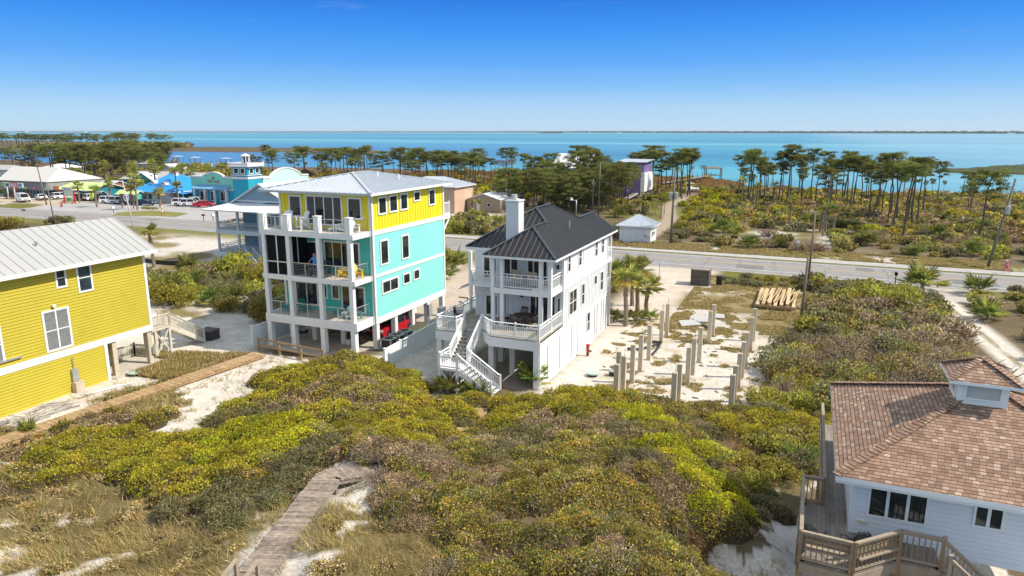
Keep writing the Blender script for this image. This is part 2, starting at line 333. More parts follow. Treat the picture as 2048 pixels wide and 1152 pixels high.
# ================================================================== AQUA AND YELLOW HOUSE
def aqua_house():
    X0,X1,Y0,Y1=-39.3,-30.6,45.2,56.7; DF=42.75
    h=thing('beach_house','tall aqua and bright yellow beach house on white stilts with three stacked balconies','house',(-35,50,0))
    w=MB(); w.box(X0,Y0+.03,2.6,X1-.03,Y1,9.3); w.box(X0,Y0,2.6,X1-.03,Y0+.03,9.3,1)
    siding(w,'x+',X1-.03,Y0+.1,Y1,2.62,9.2,.2,.032,lap_shade=2,sw=.02)
    w.build('aqua_wall',[AQUA,AQUASH,mat('aqua_lap_shade',(.13,.52,.47),.6)],h)
    w=MB(); w.box(X0,Y0,9.3,X1-.03,Y1,12.45); battens(w,'x+',X1-.03,Y0+.2,Y1-.2,9.55,12.4,.42); battens(w,'y-',Y0,X0+.1,X1-.2,9.56,12.4,.42)
    w.build('yellow_wall',YEL,h)
    t=MB()
    for z0,z1 in ((9.16,9.52),(5.82,6.08),(2.12,2.62)): t.box(X1-.05,Y0,z0,X1+.045,Y1+.05,z1)
    t.box(X1-.2,Y0-.06,2.6,X1+.05,Y0+.16,12.4); t.box(X1-.1,Y1-.14,2.6,X1+.05,Y1+.06,12.4); t.box(X0-.05,Y0-.05,2.6,X0+.14,Y0-.001,12.4)
    t.box(X0-.02,Y0-.04,12.25,X1+.02,Y0-.002,12.44)
    t.build('trim_board',WHITE,h)
    s=MB(); s.box(X0-.4,42.2,0,-29.9,57.5,.12); s.build('carport_slab',mat('carport_concrete',(.46,.40,.34),.85,.18,1.,stain=.4),h)
    px=(-39.1,-36.75,-33.9,-31.08)
    for x in px:
        m=MB(); m.box(x-.2,DF+.02,.1,x+.2,DF+.42,2.2); m.box(x-.17,DF+.04,2.7,x+.17,DF+.38,9.2); m.box(x-.22,DF-.03,9.5,x+.22,DF+.41,10.72); m.box(x-.26,DF-.07,10.72,x+.26,DF+.45,10.8)
        m.build('post',WHITE,h)
    for y in (45.5,48.2,50.95,53.6,56.4):
        for x in (-39.1,-36.75,-33.9,-30.82):
            if (y>45.6 and x==-36.75): continue
            m=MB(); m.box(x-.2,y-.2,.1,x+.2,y+.2,2.6); m.build('post',WHITE,h)
    m=MB()
    for x in px: m.box(x-.14,DF+.5,2.16,x+.14,Y1,2.56)
    m.build('floor_beam',WHITE,h)
    for z0,z1,nm in ((2.15,2.8,'lower'),(5.66,6.04,'mid'),(9.14,9.54,'top')):
        m=MB(); m.box(X0-.06,DF,z0,X1-.06,DF+.12,z1); m.box(X0-.06,DF+.12,z0,X0+.06,Y0-.07,z1); m.box(X1-.2,DF+.12,z0,X1-.06,Y0-.07,z1)
        m.box(X0-.08,DF-.025,(z0+z1)/2-.02,X1-.04,DF-.002,(z0+z1)/2+.02)
        m.box(X0+.06,DF+.12,z0+.1,X1-.2,Y0-.001,z1-.03); m.box(X0+.061,DF+.121,z1-.03,X1-.201,Y0-.07,z1+.006,1)
        m.build('balcony_deck',[WHITE,DECKT],h)
    P=hip(-40.55,-29.98,44.3,57.3,12.46,.215)
    roof(h,P,.2,.46,METG,METG,WHITE)
    a,b=P[0][2],P[2][2]; hipcaps(h,[((-29.98,44.3,12.46),a),((-40.55,44.3,12.46),a),((-29.98,57.3,12.46),b),(a,b)],METG)
    for a_ in ((-33.2,50.2,13.3),(-32.3,52.,13.)): m=MB(); m.tube([a_,(a_[0],a_[1],a_[2]+.45)],.065); m.build('vent_pipe',WHITE,h)
    m=MB(); m.box(-40.6,44.16,12.3,-29.9,44.29,12.44); m.tube([(-30.3,44.3,12.3),(-30.45,44.9,12.1),(-30.5,45.02,11.9),(-30.5,45.02,2.3)],.05); m.tube([(-39.9,44.25,12.3),(-39.7,44.8,12.0),(-39.45,45.1,11.8)],.05)
    m.build('gutter',GREYM,h)
    B='y-'
    window(h,B,Y0,-38.34,12.05,-37.10,10.31,.13); window(h,B,Y0,-36.67,12.11,-33.21,9.75,.13,3,label='four panel white sliding door'); window(h,B,Y0,-32.74,12.05,-31.42,10.35,.13)
    window(h,B,Y0,-38.6,8.45,-35.4,6.1,.13,1); window(h,B,Y0,-35.19,8.58,-31.77,6.46,.14,3)
    window(h,B,Y0,-38.28,5.09,-35.97,3.12,.14,1); window(h,B,Y0,-35.78,5.05,-35.03,3.83,.12); window(h,B,Y0,-34.66,5.06,-33.87,3.82,.12); window(h,B,Y0,-33.74,5.09,-31.46,2.90,.14,1)
    F='x+'; c=X1-.03
    for a in ((46.1,12.05,47.3,10.64),(47.66,12.05,48.93,10.66),(49.3,12.06,50.5,10.66)): window(h,F,c,a[0],a[1],a[2],a[3],.13,out=.09)
    window(h,F,c,51.45,12.06,52.55,11.2,.12,out=.09); window(h,F,c,53.98,12.05,55.15,10.62,.13,out=.09)
    window(h,F,c,46.15,8.68,47.35,6.66,.13,out=.09); window(h,F,c,49.3,8.66,50.5,6.6,.13,out=.09)
    window(h,F,c,46.2,5.42,48.65,4.3,.13,1,out=.09); window(h,F,c,49.35,5.42,50.5,4.45,.12,out=.09); window(h,F,c,51.05,5.45,52.1,4.5,.12,out=.09)
    for z in (2.8,6.04,9.54):
        zz=z+.006
        if z!=6.04: railing(h,[(px[0],DF+.2,zz),(px[1],DF+.2,zz)],1.02,ALU,'cable')
        railing(h,[(px[1],DF+.2,zz),(px[2],DF+.2,zz)],1.02,ALU,'cable'); railing(h,[(px[2],DF+.2,zz),(px[3],DF+.2,zz)],1.02,ALU,'cable')
        railing(h,[(px[3],DF+.4,zz),(px[3],Y0-.1,zz)],1.02,ALU,'cable'); railing(h,[(px[0],DF+.4,zz),(px[0],Y0-.1,zz)],1.02,ALU,'cable')
    # screened bay
    scr,nt,out=nodes('insect_screen'); tr=nt.nodes.new('ShaderNodeBsdfTransparent'); df=nt.nodes.new('ShaderNodeBsdfDiffuse'); df.inputs[0].default_value=(.02,.02,.022,1); mx=N(nt,'ShaderNodeMixShader'); mx.inputs[0].default_value=.72
    nt.links.new(tr.outputs[0],mx.inputs[1]); nt.links.new(df.outputs[0],mx.inputs[2]); nt.links.new(mx.outputs[0],out.inputs[0])
    m=MB(); m.box(px[0]+.19,DF+.2,6.06,px[1]-.19,DF+.215,9.12); m.box(px[0]-.01,DF+.4,6.06,px[0]+.01,Y0-.08,9.12); m.box(px[1]-.01,DF+.4,6.06,px[1]+.01,Y0-.08,9.12); sc=m.build('insect_screen',scr,h)
    m=MB()
    for x in ((px[0]+px[1])/2,): m.box(x-.05,DF+.17,6.05,x+.05,DF+.195,9.13); m.box(x-.05,DF+.22,6.05,x+.05,DF+.25,9.13)
    m.box(px[0]+.18,DF+.165,7.0,px[1]-.18,DF+.195,7.07); m.box(px[1]-.04,43.9,6.06,px[1]+.04,43.98,9.12)
    m.build('screen_frame',WHITE,sc)
    m=MB(); m.box(X0+.3,Y1,9.1,X1,58.0,9.5); m.beam((X1-.1,57.9,9.1),(X1-.1,56.75,8.0),.12,.12); m.build('rear_deck',WHITE,h)
    railing(h,[(X1-.08,56.75,9.5),(X1-.08,57.95,9.5)],1.1,WHITE,'plain'); 
    CPN=mat('carport_panel',(.36,.27,.13),.7,.15)
    m=MB(); m.box(-34.4,52.4,.12,-32.9,52.6,2.55); m.build('storage_wall',CPN,h); m=MB(); m.box(-39.2,50.,.12,-34.4,50.2,2.55); m.build('storage_wall',CPN,h)
    m=MB(); m.box(-30.56,53.2,.9,-30.36,53.8,1.9); m.build('meter_box',GREYM,h)
aqua_house()
# ================================================================== WHITE HOUSE WITH BLACK ROOF
def white_house():
    X0,X1=-22.5,-15.6; Yw=46.55; Y1=58.3; DF=41.85
    h=thing('beach_house','white stilt house with black metal roof, chimney and front staircase','house',(-19,50,0))
    PAL=mat('white_siding_shaded',(.70,.77,.79),.55,.05,.8)  # white siding tinted with the bluish shade of the porch front
    w=MB(); w.box(X0,Yw,3.2,X1-.03,Y1,8.55)
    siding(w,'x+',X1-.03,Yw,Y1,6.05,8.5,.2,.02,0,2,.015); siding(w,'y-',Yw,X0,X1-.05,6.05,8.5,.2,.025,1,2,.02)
    battens(w,'x+',X1-.03,Yw+.1,Y1-.05,3.25,5.9,.42,0,.03,.07); battens(w,'y-',Yw,X0+.1,X1-.2,3.5,5.7,.42,1,.025,.05)
    w.build('wall',[WHITE2,PAL,mat('white_lap_shade',(.6,.64,.67),.7)],h)
    t=MB(); t.box(X1-.04,Yw-.02,5.9,X1+.03,Y1+.02,6.06); t.box(X1-.04,DF,3.0,X1+.02,Y1+.02,3.24); t.box(X1-.16,Yw-.05,3.24,X1+.04,Yw+.12,8.5); t.box(X1-.12,Y1-.1,3.24,X1+.04,Y1+.03,8.5); t.box(X0-.04,Yw-.04,3.4,X0+.12,Yw+.12,8.5)
    t.build('trim_board',WHITE,h)
    # louvred ground floor on the right side
    g=MB(); g.box(X1-.12,DF+.02,.0,X1-.03,Y1,3.0)
    lv=[(43.45,.22),(46.0,.22),(48.75,.22),(50.3,.2),(54.9,.3),(55.6,.3),(56.9,.3),(57.6,.3)]
    for y,wd in lv:
        for k in range(26):
            z=.3+k*.1; g.box(X1-.03,y-wd/2,z,X1-.012,y+wd/2,z+.045,1)
    g.box(X1-.03,DF+.02,0.,X1+.015,DF+.32,3.0)
    for y in (44.6,47.4,49.6,51.6,54.2,56.3,58.6): g.box(X1-.03,y-.1,0,X1+.005,y+.1,3.)
    g.build('ground_floor_wall',[WHITE,mat('louvre_gap',(.12,.13,.14),.8)],h)
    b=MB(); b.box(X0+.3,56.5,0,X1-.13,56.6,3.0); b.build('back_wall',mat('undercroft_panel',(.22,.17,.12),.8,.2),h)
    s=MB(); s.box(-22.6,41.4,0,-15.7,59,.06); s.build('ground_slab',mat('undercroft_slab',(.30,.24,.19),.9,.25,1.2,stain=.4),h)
    # deck
    d=MB()
    d.slab([[(-23.4,DF,3.42),(-21.75,DF,3.42),(-21.75,43.1,3.42),(-23.4,43.1,3.42)],[(-23.4,43.1,3.42),(-21.75,43.1,3.42),(-20.35,43.1,3.42),(-15.62,43.1,3.42),(-15.62,Yw-.03,3.42),(-23.4,Yw-.03,3.42)],[(-20.35,43.1,3.42),(-19.2,DF,3.42),(-15.62,DF,3.42),(-15.62,43.1,3.42)],[(-23.4,Yw-.03,3.42),(X0-.06,Yw-.03,3.42),(X0-.06,53,3.42),(-23.4,53,3.42)]],.05,0,0)
    d.build('deck',WOODD,h)
    f=MB(); H0,H1=2.72,3.36
    for a,c in (((-23.4,DF),(-21.72,DF)),((-23.4,DF+.05),(-23.4,53)),((-19.22,DF),(-15.58,DF)),((-20.38,43.08),(-19.22,DF)),((-21.75,DF+.08),(-21.75,43.1)),((-21.75,43.12),(-20.35,43.12))):
        f.beam((a[0],a[1],(H0+H1)/2),(c[0],c[1],(H0+H1)/2),.09,H1-H0)
    f.box(X1-.12,DF+.07,2.72,X1+.022,Yw,3.0)
    f.build('fascia',WHITE,h)
    for x,y in ((-23.2,42.1),(-22.0,43.3),(-19.6,43.0),(-18.6,44.4),(-17.3,46.5),(-15.85,42.0),(-20.4,46.5),(-23.2,47),(-17.2,50),(-20.5,51)):
        m=MB(); m.box(x-.19,y-.19,0,x+.19,y+.19,2.8); m.build('post',WHITE,h)
    z=3.425
    railing(h,[(-23.32,52.6,z),(-23.32,47.2,z),(-23.32,DF+.08,z),(-21.82,DF+.08,z),(-21.78,43.0,z)],1.0,WHITE,'double',post=1)
    railing(h,[(-20.32,43.1,z),(-19.2,DF+.1,z),(-17.4,DF+.1,z),(-15.7,DF+.1,z),(-15.7,44.3,z),(-15.7,Yw-.1,z)],1.0,WHITE,'double')
    stairs(h,(-21.06,43.05,3.42),(-21.06,40.75,1.72),1.3,(1,0,0),WHITE,WOODD,style='double')
    m=MB(); m.box(-21.75,39.15,1.55,-20.35,40.75,1.7); m.build('stair_landing',WHITE,h)
    m=MB()
    for x,y in ((-21.68,39.22),(-20.42,39.22),(-21.68,40.68),(-20.42,40.68)): m.box(x-.07,y-.07,0,x+.07,y+.07,1.56)
    for a,c in (((-21.68,39.22),(-20.42,39.22)),((-20.42,39.22),(-20.42,40.68)),((-21.68,39.22),(-21.68,40.68))): m.beam((*a,.1),(*c,1.5),.05,.1); m.beam((*a,1.5),(*c,.1),.05,.1)
    m.build('landing_brace',WHITE,h)
    railing(h,[(-21.7,40.7,1.7),(-21.7,39.2,1.7),(-20.4,39.2,1.7)],.98,WHITE,'double')
    stairs(h,(-20.35,39.95,1.72),(-17.95,39.95,.12),1.45,(0,1,0),WHITE,WHITE,style='double')
    # front porch posts and upper balcony
    for x in (-20.1,-19.4,-16.5,-15.83):
        m=MB(); m.box(x-.13,44.25,3.43,x+.13,44.5,8.45); m.box(x-.16,44.22,3.43,x+.16,44.53,3.7); m.build('porch_post',WHITE,h)
    m=MB(); m.box(-20.25,44.2,5.86,-15.68,44.34,6.24); m.box(-15.82,44.35,5.86,-15.68,Yw-.01,6.24); m.box(-20.25,44.35,5.86,-20.11,Yw-.03,6.24); m.box(-20.1,44.35,6.06,-15.83,Yw-.03,6.23,1); m.build('balcony_floor',[WHITE,WOODD],h)
    railing(h,[(-20.1,44.4,6.24),(-15.8,44.4,6.24),(-15.8,Yw-.1,6.24)],1.0,WHITE,'double',posts=False)
    # left balcony
    m=MB(); m.box(X0-.02,46.36,5.05,-20.3,46.52,6.1); m.box(X0-.04,46.52,5.05,X0-.003,49.6,6.1); m.build('balcony_band',WHITE2,h)
    m=MB(); m.box(-22.45,45.35,5.95,-20.3,46.36,6.1); m.build('balcony_floor',WHITE,h)
    railing(h,[(-22.4,46.3,6.1),(-22.4,45.4,6.1),(-20.35,45.4,6.1)],1.,WHITE,'double',posts=False)
    m=MB(); m.box(-22.5,45.33,5.2,-22.28,45.55,8.5); m.build('porch_post',WHITE,h)
    # doors and windows
    y='y-'
    window(h,y,Yw,-21.75,5.75,-20.65,3.5,.12,0,pane=GLASST); window(h,y,Yw,-20.4,5.3,-19.95,3.6,.1,pane=GLASST)
    window(h,y,Yw,-18.2,5.55,-16.1,3.5,.12,3); window(h,y,Yw,-16.05,5.4,-15.75,3.6,.08)
    window(h,y,Yw,-20.3,8.1,-19.0,6.3,.12,1); window(h,y,Yw,-18.4,8.25,-16.3,6.3,.12,3); window(h,y,Yw,-21.9,8.1,-20.7,6.3,.12,1)
    F='x+'; c=X1-.03
    for a,b_ in ((47.45,48.1),(50.05,50.8),(54.4,55.2),(56.3,57.1)): window(h,F,c,a,8.4,b_,7.0,.09,0,True,out=.06)
    m=window(h,F,c,51.2,8.42,52.6,7.05,.09,0,frame=WHITE,pane=WHITE2,out=.06); m['label']='closed white louvred shutter'
    window(h,F,c,47.95,5.55,49.75,3.62,.1,1,True,out=.06); window(h,F,c,50.95,5.5,51.75,3.75,.09,0,True,out=.06); window(h,F,c,54.4,5.5,55.2,4.65,.09,out=.06); window(h,F,c,56.25,5.5,57.1,3.78,.09,0,True,out=.06); window(h,F,X1-.015,52.5,2.85,53.4,1.15,.1,0,True,out=.06)
    # roof: front wing, wide main block, rear gable wing, one shared right-hand slope
    s=.65; E=8.6
    def q(x,y): return (x,y,E+s*max(0,min(-15.2-x, 1e9)))
    z1=E+s*2.7; z2=E+s*4.05
    A1=(-17.9,46.4,z1); A2=(-17.9,49.2,z1); M1=(-19.25,50.55,z2); M2=(-19.25,53.7,z2); z3=E+s*2.2; A3=(-17.4,55.55,z3); A4=(-17.4,60.,z3)
    polys=[[(-15.2,43.7,E),(-15.2,60.,E),A4,A3,M2,M1,A2,A1],[(-20.6,43.7,E),(-15.2,43.7,E),A1],[(-20.6,46.5,E),(-20.6,43.7,E),A1,A2],
     [(-23.3,46.5,E),(-20.6,46.5,E),A2,M1],[(-23.3,57.75,E),(-23.3,46.5,E),M1,M2],[(-19.6,57.75,E),(-23.3,57.75,E),M2,A3],[(-19.6,60.,E),(-19.6,57.75,E),A3,A4]]
    roof(h,polys,.16,.42,METD,METDR,WHITE,ribw=.035,ribh=.045)
    hipcaps(h,[((-15.2,43.7,E),A1),((-20.6,43.7,E),A1),(A1,A2),(A2,M1),(M1,M2),(M2,A3),(A3,A4),((-23.3,46.5,E),M1)],mat('roof_cap',(.07,.08,.095),.3,.1,metal=.4),.2)
    m=MB(); m.tube([(-16.9,51.6,9.7),(-16.9,51.6,10.25)],.06); m.build('vent_pipe',GREYM,h)
    m=MB(); m.poly([(-19.5,59.9,E),(-15.3,59.9,E),(-17.4,59.9,z3-.1)][::-1]); m.build('gable_wall',WHITE2,h)
    m=MB(); m.box(-20.32,47.2,8.6,-19.35,48.25,12.0); siding(m,'x+',-19.35,47.2,48.25,8.8,11.95,.2,.02); siding(m,'y-',47.2,-20.32,-19.35,8.8,11.95,.2,.02); m.box(-20.4,47.12,12.0,-19.28,48.33,12.1); ch=m.build('chimney',WHITE2,h)
    m=MB(); m.box(-20.1,47.45,12.1,-19.6,48.0,12.2); m.tube([(-19.85,47.7,12.2),(-19.85,47.7,12.5)],.2,10); m.build('chimney_cap',mat('cap_metal',(.5,.48,.45),.5),ch)
    # small side roof, rear porch
    m=MB(); p=[[(-24.3,47.2,5.2),(X0,47.2,5.95),(X0,51,5.95),(-24.3,51,5.2)]]; roof(h,p,.12,.4,METD,METDR,WHITE,name='side_roof')
    for yy in (47.3,50.7): m=MB(); m.box(-23.4,yy,3.4,-23.24,yy+.16,5.3); m.build('porch_post',WHITE,h)
    m=MB()
    for yy in (59.8,):
        for x in (-15.75,-18,-20.4): m.box(x-.1,yy-.1,0,x+.1,yy+.1,8.5)
    m.box(-20.6,Y1,5.85,-15.6,59.9,6.1); m.box(-20.6,Y1,3.2,-15.6,59.9,3.4); m.build('rear_porch',WHITE,h)
    railing(h,[(-15.7,Y1,6.1),(-15.7,59.85,6.1)],1.,WHITE,'double',posts=False); railing(h,[(-15.7,Y1,3.4),(-15.7,59.85,3.4)],1.,WHITE,'double',posts=False)
    m=MB()
    for x,yy,zz in ((-22.1,Yw-.04,5.2),(-18.75,Yw-.04,5.3),(-16.0,Yw-.04,7.6)): m.box(x-.08,yy-.12,zz-.14,x+.08,yy,zz+.14)
    m.build('wall_lamp',BLK,h)
white_house()
# ================================================================== MUSTARD HOUSE ON THE LEFT
def mustard_house():
    X1=-44.1; X0=-53; Y0,Y1=16.,36.1
    h=thing('beach_house','mustard yellow lap sided house with pale metal roof beside the plank boardwalk','house',(-48,28,0))
    w=MB(); w.box(X0,Y0,2.85,X1-.03,Y1,8.5); w.box(X0,Y0,-.2,X1-.03,32.3,2.85)
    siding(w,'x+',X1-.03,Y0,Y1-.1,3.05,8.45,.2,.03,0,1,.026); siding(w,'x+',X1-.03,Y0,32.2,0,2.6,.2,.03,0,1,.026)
    w.build('wall',[YEL2,mat('mustard_lap_shade',(.27,.21,.015),.7)],h)
    t=MB(); t.box(X1-.04,Y0,2.58,X1+.03,Y1+.02,3.03); t.box(X1-.05,Y1-.18,3.03,X1+.035,Y1+.02,8.45); t.box(X1-.05,32.12,-.1,X1+.03,32.34,2.58); t.box(X0,Y1-.02,2.6,X1-.05,Y1+.03,2.95); t.build('trim_board',WHITE,h)
    zr=10.75; xr=-47.5; e=8.62
    P=[[(-43.4,Y0,e),(-43.4,Y1+.6,e),(xr,Y1+.6,zr),(xr,Y0,zr)],[(xr,Y0,zr),(xr,Y1+.6,zr),(xr-4.1,Y1+.6,e),(xr-4.1,Y0,e)]]
    roof(h,P,.16,.62,METW,mat('roof_seam',(.33,.33,.32),.5),WHITE,ribw=.035,ribh=.03)
    m=MB(); m.box(-43.52,Y0,8.36,-43.42,Y1+.6,8.6); m.box(X1,Y0,8.38,-43.52,Y1+.5,8.44); m.build('fascia',WHITE,h)
    m=MB(); m.tube([(-45.6,29.5,9.7),(-45.6,29.5,10.05)],.05); m.box(-45.75,29.45,10.0,-45.45,29.55,10.05); m.build('vent_pipe',GREYM,h)
    F='x+'; c=X1-.03
    window(h,F,c,29.4,8.4,30.15,7.1,.12,0,True,out=.06); window(h,F,c,30.85,8.46,31.92,6.5,.12,0,True,out=.06,pane=GLASSB)
    window(h,F,c,28.2,5.85,30.0,2.98+.15,.13,1,True,pane=CURT,out=.06,label='wide double window with white curtains'); window(h,F,c,23.8,5.65,25.68,3.3,.13,1,True,pane=CURT,out=.06)
    m=MB(); m.box(X1,28.9,6.0,X1+.2,29.1,6.15); m.build('wall_vent',WHITE,h)
    m=MB(); m.box(X1,24.9,3.36,X1+.12,26.6,3.46); m.build('conduit',GREYM,h)
    m=MB(); m.box(X1,29.55,.75,X1+.18,29.95,1.6); m.box(X1,29.5,0,X1+.42,30.1,.72,1); m.tube([(X1+.09,29.75,.6),(X1+.09,29.75,2.4)],.03); m.build('meter_box',[GREYM,PILE],h)
    for x,y in ((-44.3,32.95),(-44.3,35.85),(-48.4,33.),(-48.4,35.85),(-52.5,35.85)):
        m=MB(); m.box(x-.2,y-.17,0,x+.12,y+.17,2.6); m.build('post',PILE,h)
    m=MB(); m.box(-44.2,35.9,.8,-44.02,36.1,1.35); m.tube([(-44.35,36.,0),(-44.35,36.,2.6)],.05); m.build('meter_box',GREYM,h)
    s=MB(); s.box(-53,32.35,0,-43.6,37,.08); s.build('patio_slab',CONC,h)
    railing(h,[(-47.2,34.,.08),(-46.9,36.6,.08)],.95,OFFW,'plain',.12); railing(h,[(-46.9,36.6,.08),(-45.0,36.9,.08)],.95,OFFW,'plain',.12)
    # side entry landing and stair
    L=MB(); L.box(-46.2,36.7,2.15,-44.9,38.4,2.3); L.build('stair_landing',OFFW,h)
    m=MB()
    for x,y in ((-46.1,38.3),(-45.0,38.3),(-45.0,37.0),(-46.1,37.0)): m.box(x-.08,y-.08,0,x+.08,y+.08,2.2)
    m.beam((-45,37,.2),(-45,38.3,2.1),.05,.1); m.beam((-45,37,2.1),(-45,38.3,.2),.05,.1); m.build('landing_post',OFFW,h)
    railing(h,[(-44.95,36.8,2.3),(-44.95,38.35,2.3)],.98,OFFW,'plain',.13)
    stairs(h,(-45.55,38.4,2.3),(-45.55,41.6,.12),1.2,(1,0,0),OFFW,OFFW,style='plain')
mustard_house()
# ================================================================== BROWN SHINGLED HOUSE, BOTTOM RIGHT
def shingles():
    m,nt,out=nodes('brown_shingle'); L=nt.links.new; p=N(nt,'ShaderNodeBsdfPrincipled',Roughness=.9)
    def M(op,a,b=None):
        n=N(nt,'ShaderNodeMath',operation=op)
        for i,v in enumerate((a,b)):
            if v is None: continue
            if hasattr(v,'links'): L(v,n.inputs[i])
            else: n.inputs[i].default_value=v
        return n.outputs[0]
    tc=nt.nodes.new('ShaderNodeTexCoord'); sp=nt.nodes.new('ShaderNodeSeparateXYZ'); L(tc.outputs['UV'],sp.inputs[0]); u,v=sp.outputs[0],sp.outputs[1]
    rv=M('DIVIDE',v,.13); row=M('FLOOR',rv); fv=M('FRACT',rv); w1=N(nt,'ShaderNodeTexWhiteNoise',noise_dimensions='1D'); L(row,w1.inputs['W'])
    cu=M('ADD',M('DIVIDE',u,.18),w1.outputs['Value']); colm=M('FLOOR',cu); fu=M('FRACT',cu)
    cb=nt.nodes.new('ShaderNodeCombineXYZ'); L(colm,cb.inputs[0]); L(row,cb.inputs[1]); w2=N(nt,'ShaderNodeTexWhiteNoise',noise_dimensions='2D'); L(cb.outputs[0],w2.inputs['Vector'])
    c=ramp(nt,w2.outputs['Value'],[(0,(.215,.13,.088)),(.3,(.285,.178,.12)),(.65,(.34,.218,.15)),(.9,(.395,.265,.185)),(.985,(.48,.375,.28))])
    n=noise(nt,1.3,5,coord(nt,'Object')); n2=noise(nt,45,2,coord(nt,'Object')); c=mixc(nt,.6,c,ramp(nt,n,[(.3,(.72,.70,.70)),(.7,(1.15,1.12,1.1))]),'MULTIPLY'); c=mixc(nt,.5,c,ramp(nt,n2,[(.3,(.7,.7,.7)),(.7,(1.25,1.25,1.25))]),'MULTIPLY')
    gap=M('MAXIMUM',M('LESS_THAN',fv,.17),M('MULTIPLY',M('LESS_THAN',fu,.07),.7)); c=mixc(nt,gap,c,(.055,.03,.022))  # row bands paint the shadow under each course; tab slots are dark joints
    L(c,p.inputs['Base Color']); bp=N(nt,'ShaderNodeBump',Strength=.5,Distance=.015); L(M('SUBTRACT',1.,fv),bp.inputs['Height']); L(bp.outputs[0],p.inputs['Normal']); L(p.outputs[0],out.inputs[0]); return m
SHING=shingles()
def shingle_house():
    h=thing('beach_house','brown shingle roofed white cottage with roof cupola and weathered wrap deck','house',(6,27,1.5))
    EX0,EX1,EY0,EY1,e,sl=1.46,10.6,22.1,30.9,6.7,.47
    X0,X1,Y0,Y1,Z=2.07,10.0,23.2,30.3,4.36
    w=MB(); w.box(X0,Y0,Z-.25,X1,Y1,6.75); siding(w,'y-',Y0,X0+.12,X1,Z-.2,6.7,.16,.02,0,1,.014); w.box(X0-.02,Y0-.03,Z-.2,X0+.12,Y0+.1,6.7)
    WB=mat('white_shingle_siding',(.74,.79,.83),.6,.05,1.2,stain=.1); w.build('wall',[WB,mat('wall_lap_shade',(.5,.56,.62),.7)],h)
    P=hip(EX0,EX1,EY0,EY1,e,sl); mb=MB(); mb.slab(P,.14,0,1); rf=mb.build('roof',[SHING,WHITE],h)
    a=P[0][3] if len(P[0])>3 else P[0][2]; b=P[0][2]
    m=MB()
    for s,t in (((EX0,EY0,e),a),((EX0,EY1,e),a),((EX1,EY0,e),b),((EX1,EY1,e),b)):
        s=Vector(s); t=Vector(t); n=int((t-s).length/.16); q=(t-s)/n
        for i in range(n): m.beam(s+q*i+Vector((0,0,.05+.006*(i%2))),s+q*(i+1.15)+Vector((0,0,.03)),.3,.03)
    m.build('ridge_cap',SHING,rf)
    m=MB(); m.box(EX0+.02,EY0+.1,e-.26,EX1,EY0+.13,e-.12); m.box(EX0+.1,EY0+.1,e-.2,EX0+.13,EY1,e-.12); m.build('fascia',WHITE,h)
    cx,cy,r=5.68,26.3,.7
    m=MB(); m.box(cx-r,cy-r,8.0,cx+r,cy+r,9.2); cu=m.build('cupola',WHITE,h)
    for face,c,u in (('y-',cy-r,cx),('x-',cx-r,cy)):
        window(cu,face,c,u-.52,9.06,u+.52,8.52,.05,out=.05,pane=mat('cupola_glass',(.46,.48,.46),.15,.2))
    Q=hip(cx-r-.3,cx+r+.3,cy-r-.3,cy+r+.3,9.16,.58); mb=MB(); mb.slab(Q,.1,0,1); mb.build('cupola_roof',[SHING,WHITE],h)
    m=MB(); ap=Vector(Q[0][2])
    for s in ((cx-r-.3,cy-r-.3,9.16),(cx+r+.3,cy-r-.3,9.16),(cx-r-.3,cy+r+.3,9.16),(cx+r+.3,cy+r+.3,9.16)):
        s=Vector(s); n=12; q=(ap-s)/n
        for i in range(n): m.beam(s+q*i+Vector((0,0,.045)),s+q*(i+1.1)+Vector((0,0,.03)),.2,.03)
    m.build('ridge_cap',SHING,cu)
    y='y-'
    window(h,y,Y0,2.51,6.23,4.19,5.03,.07,2,out=.06,pane=GLASST); window(h,y,Y0,5.36,6.19,6.16,5.31,.07,1,out=.06,pane=GLASST)
    m=MB(); m.box(2.3,Y0-.06,4.72,2.55,Y0-.018,4.82); m.build('wall_vent',OFFW,h)
    # deck
    D=Z-.02
    d=MB(); d.slab([[(.62,20.85,D),(2.06,20.75,D),(3.38,22.0,D),(4.5,21.95,D),(4.5,Y0,D),(2.0,Y0,D),(2.0,24.6,D),(.62,24.6,D)],[(1.28,24.6,D),(2.05,24.6,D),(2.05,Y1+.02,D),(1.28,Y1+.02,D)],[(1.28,Y1+.02,D),(8,Y1+.02,D),(8,32.2,D),(1.28,32.2,D)]],.06); d.build('deck',plank('grey_deck_plank',(.17,.145,.12),(.31,.27,.225),.14,2.6,rot=1),h)
    f=MB()
    for p,q in (((.62,20.85),(2.06,20.75)),((2.06,20.75),(3.38,22.)),((3.38,22.),(4.5,21.95)),((.62,24.6),(.62,20.85)),((1.28,32.2),(1.28,24.6))): f.beam((*p,D-.2),(*q,D-.2),.05,.3)
    f.build('deck_joist',WOODR,h)
    for p,q in (((.62,20.88),(.62,24.58)),((.62,24.6),(1.26,24.65)),((1.3,24.7),(1.3,32.1)),((3.4,22.02),(4.48,21.97)),((.62,20.85),(2.0,20.75)),((2.1,20.78),(3.36,22.0))):
        railing(h,[(*p,D+.02),(*q,D+.02)],.98,WOODR,'plain',.15,pw=.085,tw=.11,bm=WOODO)
    m=MB()
    for p,q in (((.75,20.95),(2.0,20.87)),((2.15,20.92),(3.3,22.05))):
        m.beam((*p,D+.45),(*q,D+.45),.3,.05); 
        for z in (.62,.75,.86): m.beam((*p,D+z),(*q,D+z),.05,.09)
    m.build('bench_rail',WOODR,h)
